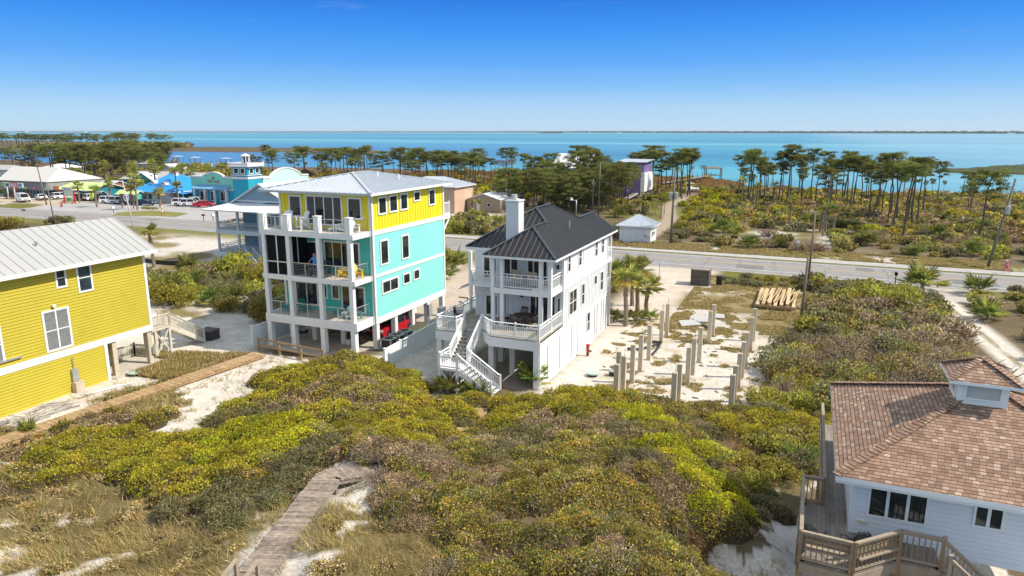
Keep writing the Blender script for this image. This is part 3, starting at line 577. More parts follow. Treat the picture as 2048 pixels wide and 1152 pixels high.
    for x,y_ in ((.66,20.95),(2.02,20.85),(3.36,22.05),(4.45,22.05),(.7,24.5),(1.4,27),(1.4,30),(2.2,23.3),(2.2,27),(2.2,30),(5,23.3),(8,23.3),(5,30),(8,30)):
        m=MB(); m.box(x-.1,y_-.1,.8,x+.1,y_+.1,D+.0); m.build('post',WOODO,h)
    stairs(h,(4.5,21.5,D),(7.6,21.5,1.7),1.0,(0,1,0),WOODR,WOODR,style='plain',railm=WOODR)
    stairs(h,(3.1,19.8,2.6),(6.1,19.6,1.6),1.0,(0,1,0),WOODR,WOODR,style='plain',railm=WOODR)
shingle_house()
# ================================================================== GREY HOUSE BEHIND THE AQUA HOUSE
def grey_house():
    h=thing('beach_house','slate grey two storey house with white hip porch roof half hidden behind aqua house','house',(-66,76,0))
    G=mat('slate_siding',(.20,.30,.38),.6,.06,1); GR=mat('grey_rail',(.38,.44,.48),.5,.1); GT=mat('grey_trim',(.50,.57,.62),.5,.06)
    w=MB(); w.box(-70.0,73.2,1.2,-58,86,7.2); siding(w,'y-',73.2,-70,-58,1.3,7.1,.2,.02); siding(w,'x+',-58,73.2,86,1.3,7.1,.2,.02); w.build('wall',G,h)
    m=MB(); m.poly([(-70.3,72.3,7.95),(-61.4,72.3,7.95),(-65.9,72.3,10.15)]); m.box(-70,72.25,7.9,-61.7,72.29,8.15,1); m.build('gable_wall',[G,GT],h)
    P=[[(-65.9,71.9,10.35),(-65.9,88,10.35),(-70.9,88,7.7),(-70.9,71.9,7.7)],[(-65.9,88,10.35),(-65.9,71.9,10.35),(-60.9,71.9,7.7),(-60.9,88,7.7)],[(-60.9,74,7.7),(-56,74,7.0),(-56,88,7.0),(-60.9,88,7.7)]]
    roof(h,P,.16,.5,METWH,METWH,GT)
    p=[[(-73.7,69.7,6.95),(-56.4,69.7,6.95),(-60.5,72.4,7.75),(-70.6,72.4,7.75)],[(-73.7,69.7,6.95),(-70.6,72.4,7.75),(-70.6,86,7.75),(-73.7,86,6.95)]]
    roof(h,p,.14,.5,METWH,METWH,GT,name='porch_roof')
    for x in (-72.0,-68.5,-65.0,-61.5,-58.2):
        m=MB(); m.box(x-.13,70.5,0,x+.13,70.76,7.0); m.build('porch_post',GT,h)
    for z0,z1 in ((.7,1.3),(3.75,4.3)):
        m=MB(); m.box(-72.2,70.45,z0,-58,70.6,z1); m.box(-72.2,70.6,z0,-72.05,84,z1); m.box(-72.05,70.6,z1-.12,-58,73.2,z1-.02); m.box(-72.05,73.2,z1-.12,-70.0,84,z1-.02); m.build('balcony_deck',GT,h)
        railing(h,[(-72,70.6,z1),(-68.5,70.6,z1),(-65,70.6,z1),(-61.5,70.6,z1)],1.0,GR,'double',.16,posts=False); railing(h,[(-72.,70.6,z1),(-72.,83,z1)],1.,GR,'double',.16,posts=False)
    window(h,'y-',73.2,-67.6,6.6,-65.2,4.9,.12,1,True,pane=GLASSB); window(h,'y-',73.2,-63.6,6.5,-61.6,4.4,.12,1); window(h,'y-',73.2,-67.4,3.5,-64.0,1.4,.12,2,pane=GLASSB)
    m=MB(); m.box(-68.7,69.3,.8,-66.2,70.45,1.2); m.build('stair_landing',GT,h); railing(h,[(-68.6,69.35,1.2),(-66.3,69.35,1.2)],1.,GR,'plain',.14)
    stairs(h,(-66.2,69.8,1.2),(-63.4,68.6,-.05),1.0,(.4,.92,0),GT,GT,style='plain',railm=GT)
    for x,y in ((-71.8,83),(-58.3,76),(-58.3,84),(-65,80),(-71.8,77)):
        m=MB(); m.box(x-.15,y-.15,0,x+.15,y+.15,1.2); m.build('post',GT,h)
grey_house()
# ================================================================== BUILDINGS ACROSS THE ROAD
def simple(name,label,cat,x0,x1,y0,y1,ze,wallm,roofm,kind='hip',sl=.4,ov=.5,group=None,z0=0,trim=WHITE,sid=True,rib=.6):
    h=thing(name,label,cat,((x0+x1)/2,(y0+y1)/2,z0),0,group)
    w=MB(); w.box(x0,y0,z0-.3,x1,y1,ze)
    if sid: siding(w,'y-',y0,x0,x1,z0,ze,.25,.03); siding(w,'x+',x1,y0,y1,z0,ze,.25,.03)
    if kind=='gable':
        zr=ze+(x1-x0)/2*sl; xm=(x0+x1)/2
        w.poly([(x0,y0,ze),(x1,y0,ze),(xm,y0,zr)]); w.poly([(x1,y1,ze),(x0,y1,ze),(xm,y1,zr)])
    w.build('wall',wallm,h)
    if kind=='hip': P=hip(x0-ov,x1+ov,y0-ov,y1+ov,ze,sl)
    elif kind=='gable':
        xm=(x0+x1)/2; zr=ze+((x1-x0)/2+ov)*sl
        P=[[(x0-ov,y1+ov,ze),(x0-ov,y0-ov,ze),(xm,y0-ov,zr),(xm,y1+ov,zr)],[(x1+ov,y0-ov,ze),(x1+ov,y1+ov,ze),(xm,y1+ov,zr),(xm,y0-ov,zr)]]
    elif kind=='gablex':
        ym=(y0+y1)/2; zr=ze+((y1-y0)/2+ov)*sl
        P=[[(x0-ov,y0-ov,ze),(x1+ov,y0-ov,ze),(x1+ov,ym,zr),(x0-ov,ym,zr)],[(x1+ov,y1+ov,ze),(x0-ov,y1+ov,ze),(x0-ov,ym,zr),(x1+ov,ym,zr)]]
        
        w=MB(); w.poly([(x1,y0,ze),(x1,y1,ze),(x1,ym,zr-ov*sl)]); w.build('gable_wall',wallm,h)
        w=MB(); w.poly([(x0,y1,ze),(x0,y0,ze),(x0,ym,zr-ov*sl)]); w.build('gable_wall',wallm,h)
    else: P=[[(x0-ov,y0-ov,ze),(x1+ov,y0-ov,ze),(x1+ov,y1+ov,ze+.3),(x0-ov,y1+ov,ze+.3)]]
    roof(h,P,.14,rib,roofm,roofm,trim); return h
MINT=mat('mint_stucco',(.22,.62,.50),.7,.06,.8,stain=.1); MINTSUN=mat('mint_sunlit',(.50,.80,.70),.6,.05,.8); CYAN=mat('cyan_wall',(.01,.34,.48),.6,.06,.8); TRIMP=mat('pale_trim',(.70,.68,.70),.6,.05)  # the paler mint is the shop mint with sunlight put into its colour
GOLD=mat('gold_letter',(.30,.19,.03),.4,.2)
def text(par,n,x,y,z,size,m,name='sign_letters'):
    """lettering too small to read from here: n = letter counts of the words, built as raised strokes"""
    q=MB(); r=random.Random(int(x*7)); w=size*.62; tot=sum(n)*w+(len(n)-1)*w*.8; u=x-tot/2
    for k in n:
        for i in range(k):
            t=size*.15; lw=w*.78; q.box(u,y-.03,z-size/2,u+t,y,z+size/2)
            for f in r.sample((-.5,-.07,.36),2): q.box(u+t,y-.03,z+f*size,u+lw,y,z+f*size+t)
            if r.random()<.6: q.box(u+lw-t,y-.031,z-size/2,u+lw,y-.001,z+size*r.choice((0,.5)))
            u+=w
        u+=w*.8
    return q.build(name,m,par)
def store():
    X0,X1,Y=-137.1,-123.2,127.5
    h=thing('beach_shop','mint green beach shop with curved parapet, white trim and lighthouse style corner tower','shop',(-128,133,0))
    def par(mb,a,b,z,c0,c1,zt,face,c,d,m,th=.4,trim=None):
        n=16; pts=[(a,0),(b,0),(b,z),(c1,z)]
        for i in range(1,n):
            t=i/n; u=c1+(c0-c1)*t; pts.append((u,z+.1+(zt-z-.1)*math.sin(math.pi*t)**.75))
        pts+= [(c0,z),(a,z)]
        P=(lambda u,w,o:(u,c+o,w)) if face=='y' else (lambda u,w,o:(c-o,u,w))
        mb.poly([P(u,w,0) for u,w in pts],m); mb.poly([P(u,w,th) for u,w in pts[::-1]],m)
        for (u,w),(u2,w2) in zip(pts,pts[1:]+pts[:1]):
            mb.poly([P(u,w,0),P(u,w,th),P(u2,w2,th),P(u2,w2,0)],m)
        if trim is not None:
            for (u,w),(u2,w2) in zip(pts[2:],pts[3:]): mb.beam(P(u,w,th/2),P(u2,w2,th/2),th+.3,.32,trim)
    w=MB(); par(w,X0,X1,6.4,-133.2,-126.8,7.5,'y',Y,0,0,trim=1); w.box(X0,Y-.03,0,X1,Y-.005,3.35,2); w.box(X0-.05,Y-.14,3.35,X1,Y-.031,3.65,1); w.box(X1-.25,Y-.16,0,X1+.05,Y-.145,6.3,1)
    w.build('front_wall',[MINT,TRIMP,CYAN],h)
    w=MB(); par(w,131.2,147.6,6.2,133.6,145.,8.25,'x',-118.5,0,0,trim=1); w.build('side_parapet',[MINTSUN,TRIMP],h)
    w=MB(); w.box(X0,Y+.4,0,-118.95,147,5.4); w.box(X0+.3,Y+.45,5.4,-119.2,146.8,5.55,1); w.build('building_body',[MINT,METWH],h)
    w=MB(); w.box(-123.3,126.6,0,-118.7,131.,6.2); w.box(-123.4,126.5,6.2,-118.6,131.1,6.7,1); w.box(-123.2,126.7,6.7,-118.8,130.9,9.0); w.box(-123.45,126.45,7.0,-118.55,131.15,7.15,1)
    tw=w.build('tower',[CYAN,TRIMP],h)
    for u in (-122.2,-120.3): window(tw,'y-',126.7,u-.6,8.75,u+.85,7.35,.15)
    window(tw,'x+',-118.8,127.3,8.7,128.6,7.4,.15); window(tw,'x+',-118.8,129.2,8.7,130.5,7.4,.15)
    w=MB(); w.box(-123.9,126.1,9.0,-118.1,131.5,9.2); 
    for a,b in (((-123.8,126.2),(-118.2,126.2)),((-118.2,126.2),(-118.2,131.4)),((-118.2,131.4),(-123.8,131.4)),((-123.8,131.4),(-123.8,126.2))):
        w.beam((*a,9.85),(*b,9.85),.12,.12); w.beam((*a,9.5),(*b,9.5),.08,.45); w.beam((*a,9.2),(*a,10.15),.25,.25)
    w.build('tower_gallery',TRIMP,h)
    w=MB(); w.tube([(-121,128.8,9.2),(-121,128.8,9.6)],.95,8)
    for i in range(8): a=2*math.pi*i/8; w.beam((-121+.85*math.cos(a),128.8+.85*math.sin(a),9.6),(-121+.85*math.cos(a),128.8+.85*math.sin(a),11.35),.16,.16)
    w.tube([(-121,128.8,11.35),(-121,128.8,11.5),(-121,128.8,11.95)],[1.15,1.05,.1],8); ln=w.build('lantern',TRIMP,h)
    w=MB(); w.tube([(-121,128.8,9.6),(-121,128.8,11.34)],.68,8); w.build('lantern_glass',GLASSB,ln)
    w=MB(); w.slab([[(-136.,126.1,3.75),(-124.7,126.1,3.75),(-125.0,127.42,4.55),(-135.6,127.42,4.55)]],.1); w.ribs([(-136.,126.1,3.75),(-124.7,126.1,3.75),(-125.0,127.42,4.55),(-135.6,127.42,4.55)],.4)
    w.build('awning',mat('blue_awning',(.18,.42,.62),.4,.06),h)
    for x in (-135.2,-131.9,-128.9,-125.4):
        w=MB(); w.box(x-.16,126.2,0,x+.16,126.5,3.66); w.build('post',TRIMP,h)
    for a,b in ((-134.6,-132.3),(-131.3,-129.6),(-128.3,-125.9)): window(h,'y-',Y-.03,a,3.1,b,.8,.15,1,out=.09)
    text(h,(5,5),-130.1,Y-.003,5.4,.58,GOLD)
    w=MB(); w.tube([(-130.1,Y-.05,6.15),(-130.1,Y-.001,6.15)],.34,10)
    for k in range(5): w.beam((-130.1,Y-.06,5.9),(-130.1+.3*(k-2)/2,Y-.06,6.42-.03*abs(k-2)),.05,.05)
    w.build('sign_emblem',GOLD,h)
store()
def blue_roof():
    h=simple('beach_bar','low white walled bar with bright blue metal hip roof and white dormers','restaurant',-151.5,-140.6,124,137.5,2.75,mat('mural_wall',(.42,.47,.50),.7,.35,.7,fine=3),METB,'hip',.62,.9)
    for x,y,z in ((-147.6,126.6,4.2),(-143.6,126.2,4.0)):
        m=MB(); m.box(x-.7,y-1,z,x+.7,y+2,z+.5); d=m.build('dormer',WHITE,h)
        m=MB(); m.slab([[(x-1,y-1.2,z+.45),(x,y-1.2,z+1.1),(x,y+2,z+1.1),(x-1,y+2,z+.45)],[(x,y-1.2,z+1.1),(x+1,y-1.2,z+.45),(x+1,y+2,z+.45),(x,y+2,z+1.1)]],.08); m.build('dormer_roof',METWH,d)
    m=MB(); m.box(-146.6,129.9,6,-145.2,131.4,7.2); m.build('roof_vent',TRIMP,h)
    for u in (-150,-147,-144): window(h,'y-',124,u-.7,2.3,u+.7,.8,.1)
    m=MB(); m.slab([[(-140.6,125,2.7),(-137.6,125,2.4),(-137.6,137,2.4),(-140.6,137,2.7)]],.1); 
    for y in (125.2,129,133,136.8): m.box(-137.8,y-.1,0,-137.6,y+.1,2.35)
    m.build('side_porch',METB,h)
blue_roof()
def candy_shop():
    h=thing('beach_shop','grey shingled roadside shop with broad pale roof and colourful sign boards','shop',(-190,128,0))
    SH=mat('grey_shake',(.22,.22,.22),.9,.3,2,fine=6,stain=.3); T=mat('teal_wall',(.01,.16,.20),.7,.2,.6,fine=2)
    m=MB(); m.box(-199,123.2,0,-182,138,3.9); m.build('wall',T,h)
    m=MB(); m.slab([[(-199.6,121.6,2.2),(-181.4,121.6,2.2),(-181.4,122.3,4.2),(-199.6,122.3,4.2)]],.25); m.slab([[(-181.38,121.6,2.2),(-180.4,122.6,2.2),(-180.4,138,2.2),(-181.38,138,4.2),(-181.38,122.3,4.2)]],.1); m.build('mansard',SH,h)
    P=[[(-200.5,122.,4.25),(-181.,122.,4.25),(-187,130,7.4),(-206,130,7.4)],[(-181.,122.,4.25),(-181.,138,4.25),(-187,130,7.4)],[(-181,138,4.25),(-206,138,4.25),(-206,130,7.4),(-187,130,7.4)]]
    roof(h,P,.15,2.5,mat('beige_roof',(.56,.54,.50),.6,.06,.5),METW,METW)
    NAV=mat('sign_navy',(.02,.06,.22),.5,.3); LIME=mat('sign_lime',(.45,.72,.12),.5,.1); PNK=mat('sign_pink',(.72,.18,.25),.5,.2)
    m=MB(); m.box(-197.8,121.3,2.75,-192.,121.5,3.75,1); m.box(-197.4,121.27,2.85,-192.4,121.299,3.65,0); m.tube([(-194.8,121.25,3.2),(-194.8,121.2,3.2)],.55,12,2); sg=m.build('sign_board',[NAV,LIME,PNK],h); text(sg,(4,),-196.3,121.25,3.25,.55,WHITE); text(sg,(4,),-193.4,121.25,3.25,.5,WHITE)
    m=MB()
    for x in (-198,-194.5,-190.5,-186.5,-183): m.box(x-.12,121.7,0,x+.12,121.94,2.2)
    m.build('post',CYAN,h)
    for a,b in ((-197.5,-195),(-193.8,-191.2),(-190,-187.2),(-186,-183.4)): window(h,'y-',123.2,a,1.9,b,.4,.12,1)
    m=MB()
    for x,c in ((-196.4,1),(-193.2,2),(-191.6,2),(-188.8,1),(-185.4,2)): m.box(x-.5,121.35,2.35,x+.5,121.45,2.75,c)
    m.build('sign_plaque',[NAV,LIME,PNK],h)
    k=thing('roadside_sign','tall two post shop sign with long pastel board and pink middle panel','sign',(-184,117,0))
    m=MB(); m.box(-190.2,117.3,3.0,-183.2,117.5,4.15); b=m.build('sign_board',mat('sign_pastel',(.62,.74,.72),.5,.15,1,fine=3),k)
    m=MB(); m.box(-188.0,117.2,3.0,-185.0,117.29,4.25); m.build('sign_panel',PNK,b); text(b,(3,),-189.1,117.28,3.6,.7,NAV); text(b,(5,),-186.5,117.18,3.6,.75,WHITE); text(b,(4,),-184.1,117.28,3.6,.6,CYAN)
    for x in (-189.9,-187.2):
        m=MB(); m.box(x-.14,117.5,0,x+.14,117.75,4.0); m.build('post',OFFW,k)
candy_shop()
LIMER=mat('lime_roof',(.55,.72,.28),.5,.08,.6); GREENW=mat('green_wall',(.03,.28,.24),.6,.1)
def lime_shop():
    h=simple('beach_shop','small teal shop with lime green roof beside the grey shingled shop','shop',-180,-168.5,124.5,134,2.3,mat('teal_shop_wall',(.01,.2,.26),.6,.2),LIMER,'gablex',.28,.8)
    m=MB(); m.box(-177.8,123.5,2.2,-173.6,123.6,2.95); s=m.build('sign_board',WHITE,h); text(s,(7,),-175.7,123.49,2.58,.6,GREYM)
    m=MB(); m.box(-180.6,123.4,2.0,-178.6,123.5,3.1); s=m.build('sign_board',mat('sign_orange',(.75,.22,.05),.5,.2),h); text(s,(4,),-179.6,123.39,2.6,.6,OFFW)
    m=MB()
    for x,c in ((-177.6,0),(-175.8,1),(-172.5,0)): m.box(x-.6,123.9,0,x+.6,124.3,1.7,c)
    m.build('display_rack',[WHITE,mat('rack_purple',(.2,.03,.22),.5)],h)
    window(h,'y-',124.5,-171.5,2,-169.5,.6,.1,1)
lime_shop()
simple('beach_shop','grey gabled shed roof building among palms behind parked cars','shop',-181.5,-175.8,135,142,2.3,mat('rust_wall',(.30,.14,.10),.7,.2),METG,'gablex',.35,.4)
simple('food_stand','lime roofed open food stand behind the round white logo sign','kiosk',-154.5,-148.6,121.2,123.4,2.1,mat('stand_wall',(.1,.45,.4),.6,.2),LIMER,'gablex',.6,.5)
g=simple('beach_shop','long pale roofed shop with green gable behind the blue roofed bar','shop',-186,-160,148,160,3.4,GREENW,METW,'gablex',.3,.6)
m=MB(); m.poly([(-180,146.9,3.5),(-173,146.9,3.5),(-176.5,146.9,5.2)]); m.slab([[(-180.4,146.6,3.4),(-176.5,146.6,5.4),(-176.5,152,5.4),(-180.4,152,3.4)],[(-176.5,146.6,5.4),(-172.6,146.6,3.4),(-172.6,152,3.4),(-176.5,152,5.4)]],.1,1); m.build('porch_gable',[GREENW,METWH],g)
simple('house','white low roofed house among pines on the lagoon side','house',-297,-284,200,208,2.2,WHITE2,METWH,'hip',.3,.6)
simple('house','white two storey house at the far left edge beyond grey shop','house',-262,-241.5,152,158,4.6,WHITE2,METW,'hip',.35,.7)
simple('house','white house with bright gable roof half hidden in the left pine grove','house',-272,-263,222,230,3.2,WHITE2,METWH,'gablex',.4,.5)
simple('house','low white roofed cottage glimpsed under the left pine grove','house',-238,-230,206,212,2.6,WHITE2,METWH,'gable',.4,.5)
b=simple('cottage','tan sided cottage with grey hip roof right behind the aqua house','house',-82,-68.6,132,141,5.6,mat('tan_siding',(.60,.42,.30),.6,.06,1),METG,'hip',.35,.6)
window(b,'x+',-70.37,138.,3.9,139.,2.4,.12,0,True); window(b,'y-',132.97,-73,3.9,-72,2.4,.12)
m=MB(); m.box(-70.4,139.6,1.2,-68.3,141.2,1.4); m.box(-70.4,139.6,1.4,-68.3,139.68,2.4); m.build('side_deck',WOODB,b)
b=simple('garage','khaki metal garage with white roof and a white door','garage',-68.2,-60.4,137.2,150,2.75,mat('khaki_metal',(.34,.28,.19),.6,.06,1),METWH,'gable',.3,.15,sid=False)
m=MB(); m.box(-65.9,137.1,0,-64.9,137.19,2.05); m.build('door',WHITE,b)
window(b,'y-',137.2,-67.4,1.9,-66.7,1.2,.06); window(b,'y-',137.2,-63.4,1.9,-62.6,1.2,.06); window(b,'x+',-60.4,143,1.9,144,1.2,.06)
b=simple('shed','small white shed with pale metal hip roof beside the road','shed',-27.1,-22.2,108.1,112.6,2.6,mat('white_shed_board',(.72,.76,.80),.6,.08,.8,stain=.2,streak=True),METG,'hip',.55,.55,sid=False,rib=.35)
m=MB(); m.box(-24.6,108.02,.1,-23.1,108.09,2.0); m.build('door',WHITE2,b)
m=MB(); m.box(-22.75,107.95,.9,-22.35,108.09,1.35,0); m.box(-23.25,107.97,.95,-22.9,108.09,1.3,1); m.box(-22.19,109.2,1.2,-21.8,109.9,1.7,0); m.build('meter_box',[OFFW,GREYM],b); window(b,'x+',-22.2,109.9,2.3,110.4,1.7,.06)
def purple():
    PU=mat('violet_siding',(.20,.145,.34),.6,.06,1.)
    h=thing('stilt_house','violet bayside house with white trim and flat stepped roofs behind pines','house',(-44,183,0))
    w=MB(); w.box(-49.4,178,0,-39.3,189,6.4); siding(w,'y-',178,-49.4,-39.4,.1,6.3,.3,.03); w.box(-46,180,6.4,-39.3,189,9.3); siding(w,'y-',180,-46,-39.3,6.6,9.2,.3,.03); w.build('wall',PU,h)
    t=MB(); t.box(-50,177.5,6.35,-42.6,180,6.75); t.box(-43.0,177.8,1.6,-42.5,177.98,6.4); t.box(-39.6,177.85,0,-38.6,178.,6.6); t.box(-39.3,178,2.,-38.6,189,6.6); t.box(-42.5,177.7,6.35,-39,180,6.6); t.build('trim_board',WHITE,h)
    roof(h,[[(-46.8,179,9.3),(-38.6,179,9.3),(-38.6,190,9.7),(-46.8,190,9.7)]],.2,.6,METG,METG,mat('violet_fascia',(.12,.09,.2),.6))
    window(h,'y-',178,-46.5,5.9,-44.8,4.9,.12,1); window(h,'y-',178,-48.6,3.4,-47,1.9,.12,1)
    stairs(h,(-40.5,177.3,1.8),(-42.8,173.,.1),1.1,(.9,-.45,0),OFFW,OFFW,style='plain',rail=False)
purple()
b=simple('stilt_house','white roofed pale house with blue porches behind the middle pines','house',-67,-57.5,190,201,6.9,mat('ice_blue_wall',(.55,.72,.78),.6,.06,1),METWH,'gablex',.62,.7)
for z in (2.4,4.6): railing(b,[(-72,189,z),(-60,189,z)],1.,CYAN,'plain',.3)
m=MB()
for x in (-72,-69,-66,-63): m.box(x-.15,188.8,0,x+.15,189.1,6.8)
for z in (2.3,4.5,6.7): m.box(-72,188.9,z-.15,-60,190,z)
m.build('porch_frame',mat('blue_porch',(.16,.36,.46),.6,.1),b)
# ================================================================== FENCES
def fence_run(name,label,pts,h,mt,postm,sp=2.4,low=0.,group=None):
    t=thing(name,label,'fence',(*pts[0],0),0,group); p=MB()
    for a,b in zip(pts[:-1],pts[1:]):
        p.beam((*a,h/2),(*b,h/2),.05,h-.06); p.beam((*a,h-.02),(*b,h-.02),.09,.1); p.beam((*a,.12),(*b,.12),.08,.12)
        L=math.hypot(b[0]-a[0],b[1]-a[1]); k=max(1,round(L/sp))
        for i in range(k+1):
            x=a[0]+(b[0]-a[0])*i/k; y=a[1]+(b[1]-a[1])*i/k; q=MB(); q.box(x-.07,y-.07,0,x+.07,y+.07,h+.06); q.box(x-.09,y-.09,h+.06,x+.09,y+.09,h+.12); q.build('post',postm,t)
    p.build('panel',mt,t); return t
VIN=mat('vinyl_fence',(.74,.80,.80),.5,.03,1)
fence_run('privacy_fence','white vinyl privacy fence between the aqua house and the white house',[(-27.55,41.6),(-27.9,53)],1.5,VIN,VIN)
fence_run('privacy_fence','white vinyl privacy fence along the left side of the aqua house stilts',[(-40.2,42.0),(-40.2,52)],1.75,VIN,VIN)
fence_run('privacy_fence','long low white wall fence behind the aqua house driveway',[(-29.6,58.5),(-30.2,72)],1.0,VIN,VIN)
t=thing('rail_fence','brown two rail timber fence in front of the aqua house','fence',(-37,41.2,0))
m=MB(); m.beam((-39.2,41.5,1.0),(-32.5,40.9,1.0),.05,.14); m.beam((-39.2,41.5,.5),(-32.5,40.9,.5),.05,.14); m.build('rail',WOODB,t)
for k in range(4):
    x=-39.2+6.7*k/3; m=MB(); m.box(x-.07,41.5-.2*k-.07,0,x+.07,41.5-.2*k+.07,1.1); m.build('post',WOODB,t)
t=thing('silt_fence','sagging black silt fence across the sand beyond the palmettos','fence',(-70,60,0))
m=MB(); pts=[(-82,66),(-78,65.2),(-74,65.6),(-70,64.6),(-67,63.2),(-64,62.8)]
for a,b in zip(pts,pts[1:]): m.beam((*a,.35),(*b,.35),.03,.6)
for a in pts: m.box(a[0]-.03,a[1]-.03,0,a[0]+.03,a[1]+.03,.9)
m.build('fabric',mat('silt_fabric',(.03,.03,.03),.9),t)
t=thing('gate_frame','bare orange timber gate frame standing on the drive behind the aqua house','frame',(-30.1,60.2,0))
m=MB(); m.box(-30.1,60.2,0,-29.98,60.32,1.1); m.box(-31,60.2,.98,-30.1,60.32,1.1); m.box(-31,60.2,.5,-30.1,60.32,.62); m.build('frame',WOODO,t)
# ================================================================== PILINGS AND YARD ITEMS
def pil(x,y,zt,label):
    z0=float(terr(x,y))-.3; o=MB(); o.box(x-.15,y-.15,z0,x+.15,y+.15,zt,0); 
    if random.random()<.5: o.tube([(x+.03,y,zt),(x+.05,y+.02,zt+.5)],.015,5,1)
    k=thing('concrete_piling',label,'piling',(x,y,z0),0,'square concrete pilings of an unfinished house')
    o.build('shaft',[PILE,BLK],k)
for X,ys,l in ((-10.25,(58.4,56.0,51.2,48.3,45.8,43.2,41.4,43.9),'square concrete piling in the row nearest the white house'),(-6.62,(59.6,57.4,52.0,48.9,46.6,43.0,41.2),'square concrete piling in the middle row on the sandy lot'),(-3.33,(59.5,56.6,51.9,49.4,46.6,43.9,42.2),'square concrete piling in the row beside the dense scrub')):
    for i,y in enumerate(ys): pil(X-(.5 if (X==-10.25 and i==7) else 0),y,2.76 if y>43.5 else 2.72,l)
LUM=mat('new_lumber',(.62,.45,.26),.8,.2,3); 
t=thing('lumber_stack','stack of new pale lumber trusses lying on the weeds','lumber',(-2.2,75,0)); 
for i in range(7):
    m=MB(); x=-4.0+i*.55; m.box(x,71,.35,x+.3,78.6+random.uniform(-.8,.5),.5+.12*(i%3)); m.build('board',LUM,t)
m=MB()
for i in range(12): x=-3.9+i*.3; m.beam((x,71.3+random.random(),.7),(x+random.uniform(.2,.7),78+random.uniform(-1,1),.75),.06,.09)
for y in (71.6,74.5,77.5): m.box(-4.1,y,.02,-.3,y+.15,.34)
m.build('truss_web',LUM,t)
for x,y,rz,s,l in ((-9.0,62.6,.5,1.,'grey white sheet lying in the middle of the sandy lot'),(-8.2,64.3,.2,1.15,'largest pale sheet lying tilted on the sandy lot'),(-7.2,66.0,.1,.9,'farthest pale sheet lying among weeds of the sandy lot')):
    m=MB(); c,sn=math.cos(rz),math.sin(rz); q=[(-s,-.8*s),(s,-.6*s),(s*.9,.8*s),(-s*.8,.6*s)]; m.slab([[(x+a*c-b*sn,y+a*sn+b*c,.12+.05*i) for i,(a,b) in enumerate(q)]],.04); tag(m.build('sheet',mat('sheet_pale',(.46,.455,.44),.6,.1)),l,'sheet')
for l,pts in (('tangled black hose beside the left row of pilings',[(-12.00,52.84),(-12.28,52.92),(-11.91,53.27),(-11.42,53.09),(-11.04,53.84),(-10.64,54.61),(-10.30,55.16),(-10.88,55.75),(-10.17,55.63),(-10.11,53.64),(-10.20,52.26)]),('short black hose near the pale sheets on sand',[(-9.19,64.28),(-8.42,63.30),(-7.82,62.54),(-7.21,61.58)])):
    m=MB(); m.tube([(x,y,.1+.05*random.random()) for x,y in pts],.09,6); tag(m.build('hose',BLK),l,'hose')
t=thing('wood_bin','brown slatted wooden bin enclosure at the sandy drive','bin',(-10.6,80.5,0)); m=MB(); m.box(-11.6,79.6,0,-9.6,81.4,1.75)
for i in range(12): m.box(-11.6+i*.168,79.56,0,-11.6+i*.168+.14,79.6,1.78)
m.build('body',plank('bin_wood',(.09,.075,.06),(.15,.125,.1),.2,2.)  ,t); m=MB(); m.box(-11.65,79.55,1.78,-9.55,81.45,1.84); m.build('top_rail',WOODG,t)
t=thing('trash_cart','black wheeled trash cart right of the wooden bin','trash can',(-8.6,80.8,0)); m=MB(); m.box(-8.9,80.5,.08,-8.3,81.1,1.0); m.build('body',BLK,t); m=MB(); m.box(-8.95,80.45,1.0,-8.25,81.15,1.08); m.build('lid',BLK,t)
for x,y,r,l in ((-13.2,46.2,.42,'pale green septic lid on the sand beside the white house'),(-43.3,33.6,.5,'pale green round septic lid beside the mustard house post')):
    z=float(terr(x,y)); t=thing('septic_lid',l,'lid',(x,y,z)); m=MB(); m.tube([(x,y,z-.05),(x,y,z+.18)],r*.85,14); m.build('riser',BLK,t); m=MB(); m.tube([(x,y,z+.18),(x,y,z+.26)],r,16); m.build('cover',mat('lid_green',(.42,.55,.48),.6,.1),t)
t=thing('crate','small black crate lying on the sand near the pilings','crate',(-11.8,46.8,0)); m=MB(); m.box(-12.1,46.6,0,-11.6,47,.28); m.build('body',BLK,t); m=MB(); m.box(-12.14,46.56,.28,-11.56,47.04,.33); m.build('rim',GREYM,t)
t=thing('gas_pipe','rusty valve riser pipe with red cap beside white house louvres','pipe',(-14.8,50.3,0)); m=MB(); m.tube([(-14.8,50.3,0),(-14.8,50.3,.8)],.12); m.tube([(-14.8,50.3,.45),(-14.5,50.2,.45)],.1); m.build('riser',mat('rust',(.25,.09,.04),.8,.3),t); m=MB(); m.tube([(-14.8,50.3,.8),(-14.8,50.3,.95)],.16); m.build('cap',RED,t)
t=thing('debris_pile','heap of grey weathered laths along the mustard house wall','wood pile',(-42.5,27,0))
for k in range(46):
    x=-43.2+random.random()*1.6; y=23.6+random.random()*4.4; a=R(70+random.gauss(0,20)); L=random.uniform(.6,1.6); m.v=[] if k==0 else m.v; m.f=[] if k==0 else m.f; m.m=[] if k==0 else m.m
    z=.08+random.random()*.35*(1-abs(x+42.6)); m.beam((x-math.cos(a)*L/2,y-math.sin(a)*L/2,z),(x+math.cos(a)*L/2,y+math.sin(a)*L/2,z+random.uniform(-.08,.1)),.07,.03)
m.build('lath',mat('lath_grey',(.38,.36,.34),.9,.3),t)
for x,y,rz,L,l in ((-42.5,30.3,1.2,1.8,'white plank lying by the meter of the mustard house'),(-42.2,31.6,1.1,1.4,'white board lying at mustard house corner')):
    m=MB(); c,s=math.cos(rz)*L/2,math.sin(rz)*L/2; m.beam((x-c,y-s,.1),(x+c,y+s,.12),.25,.05); tag(m.build('plank',WHITE),l,'plank')
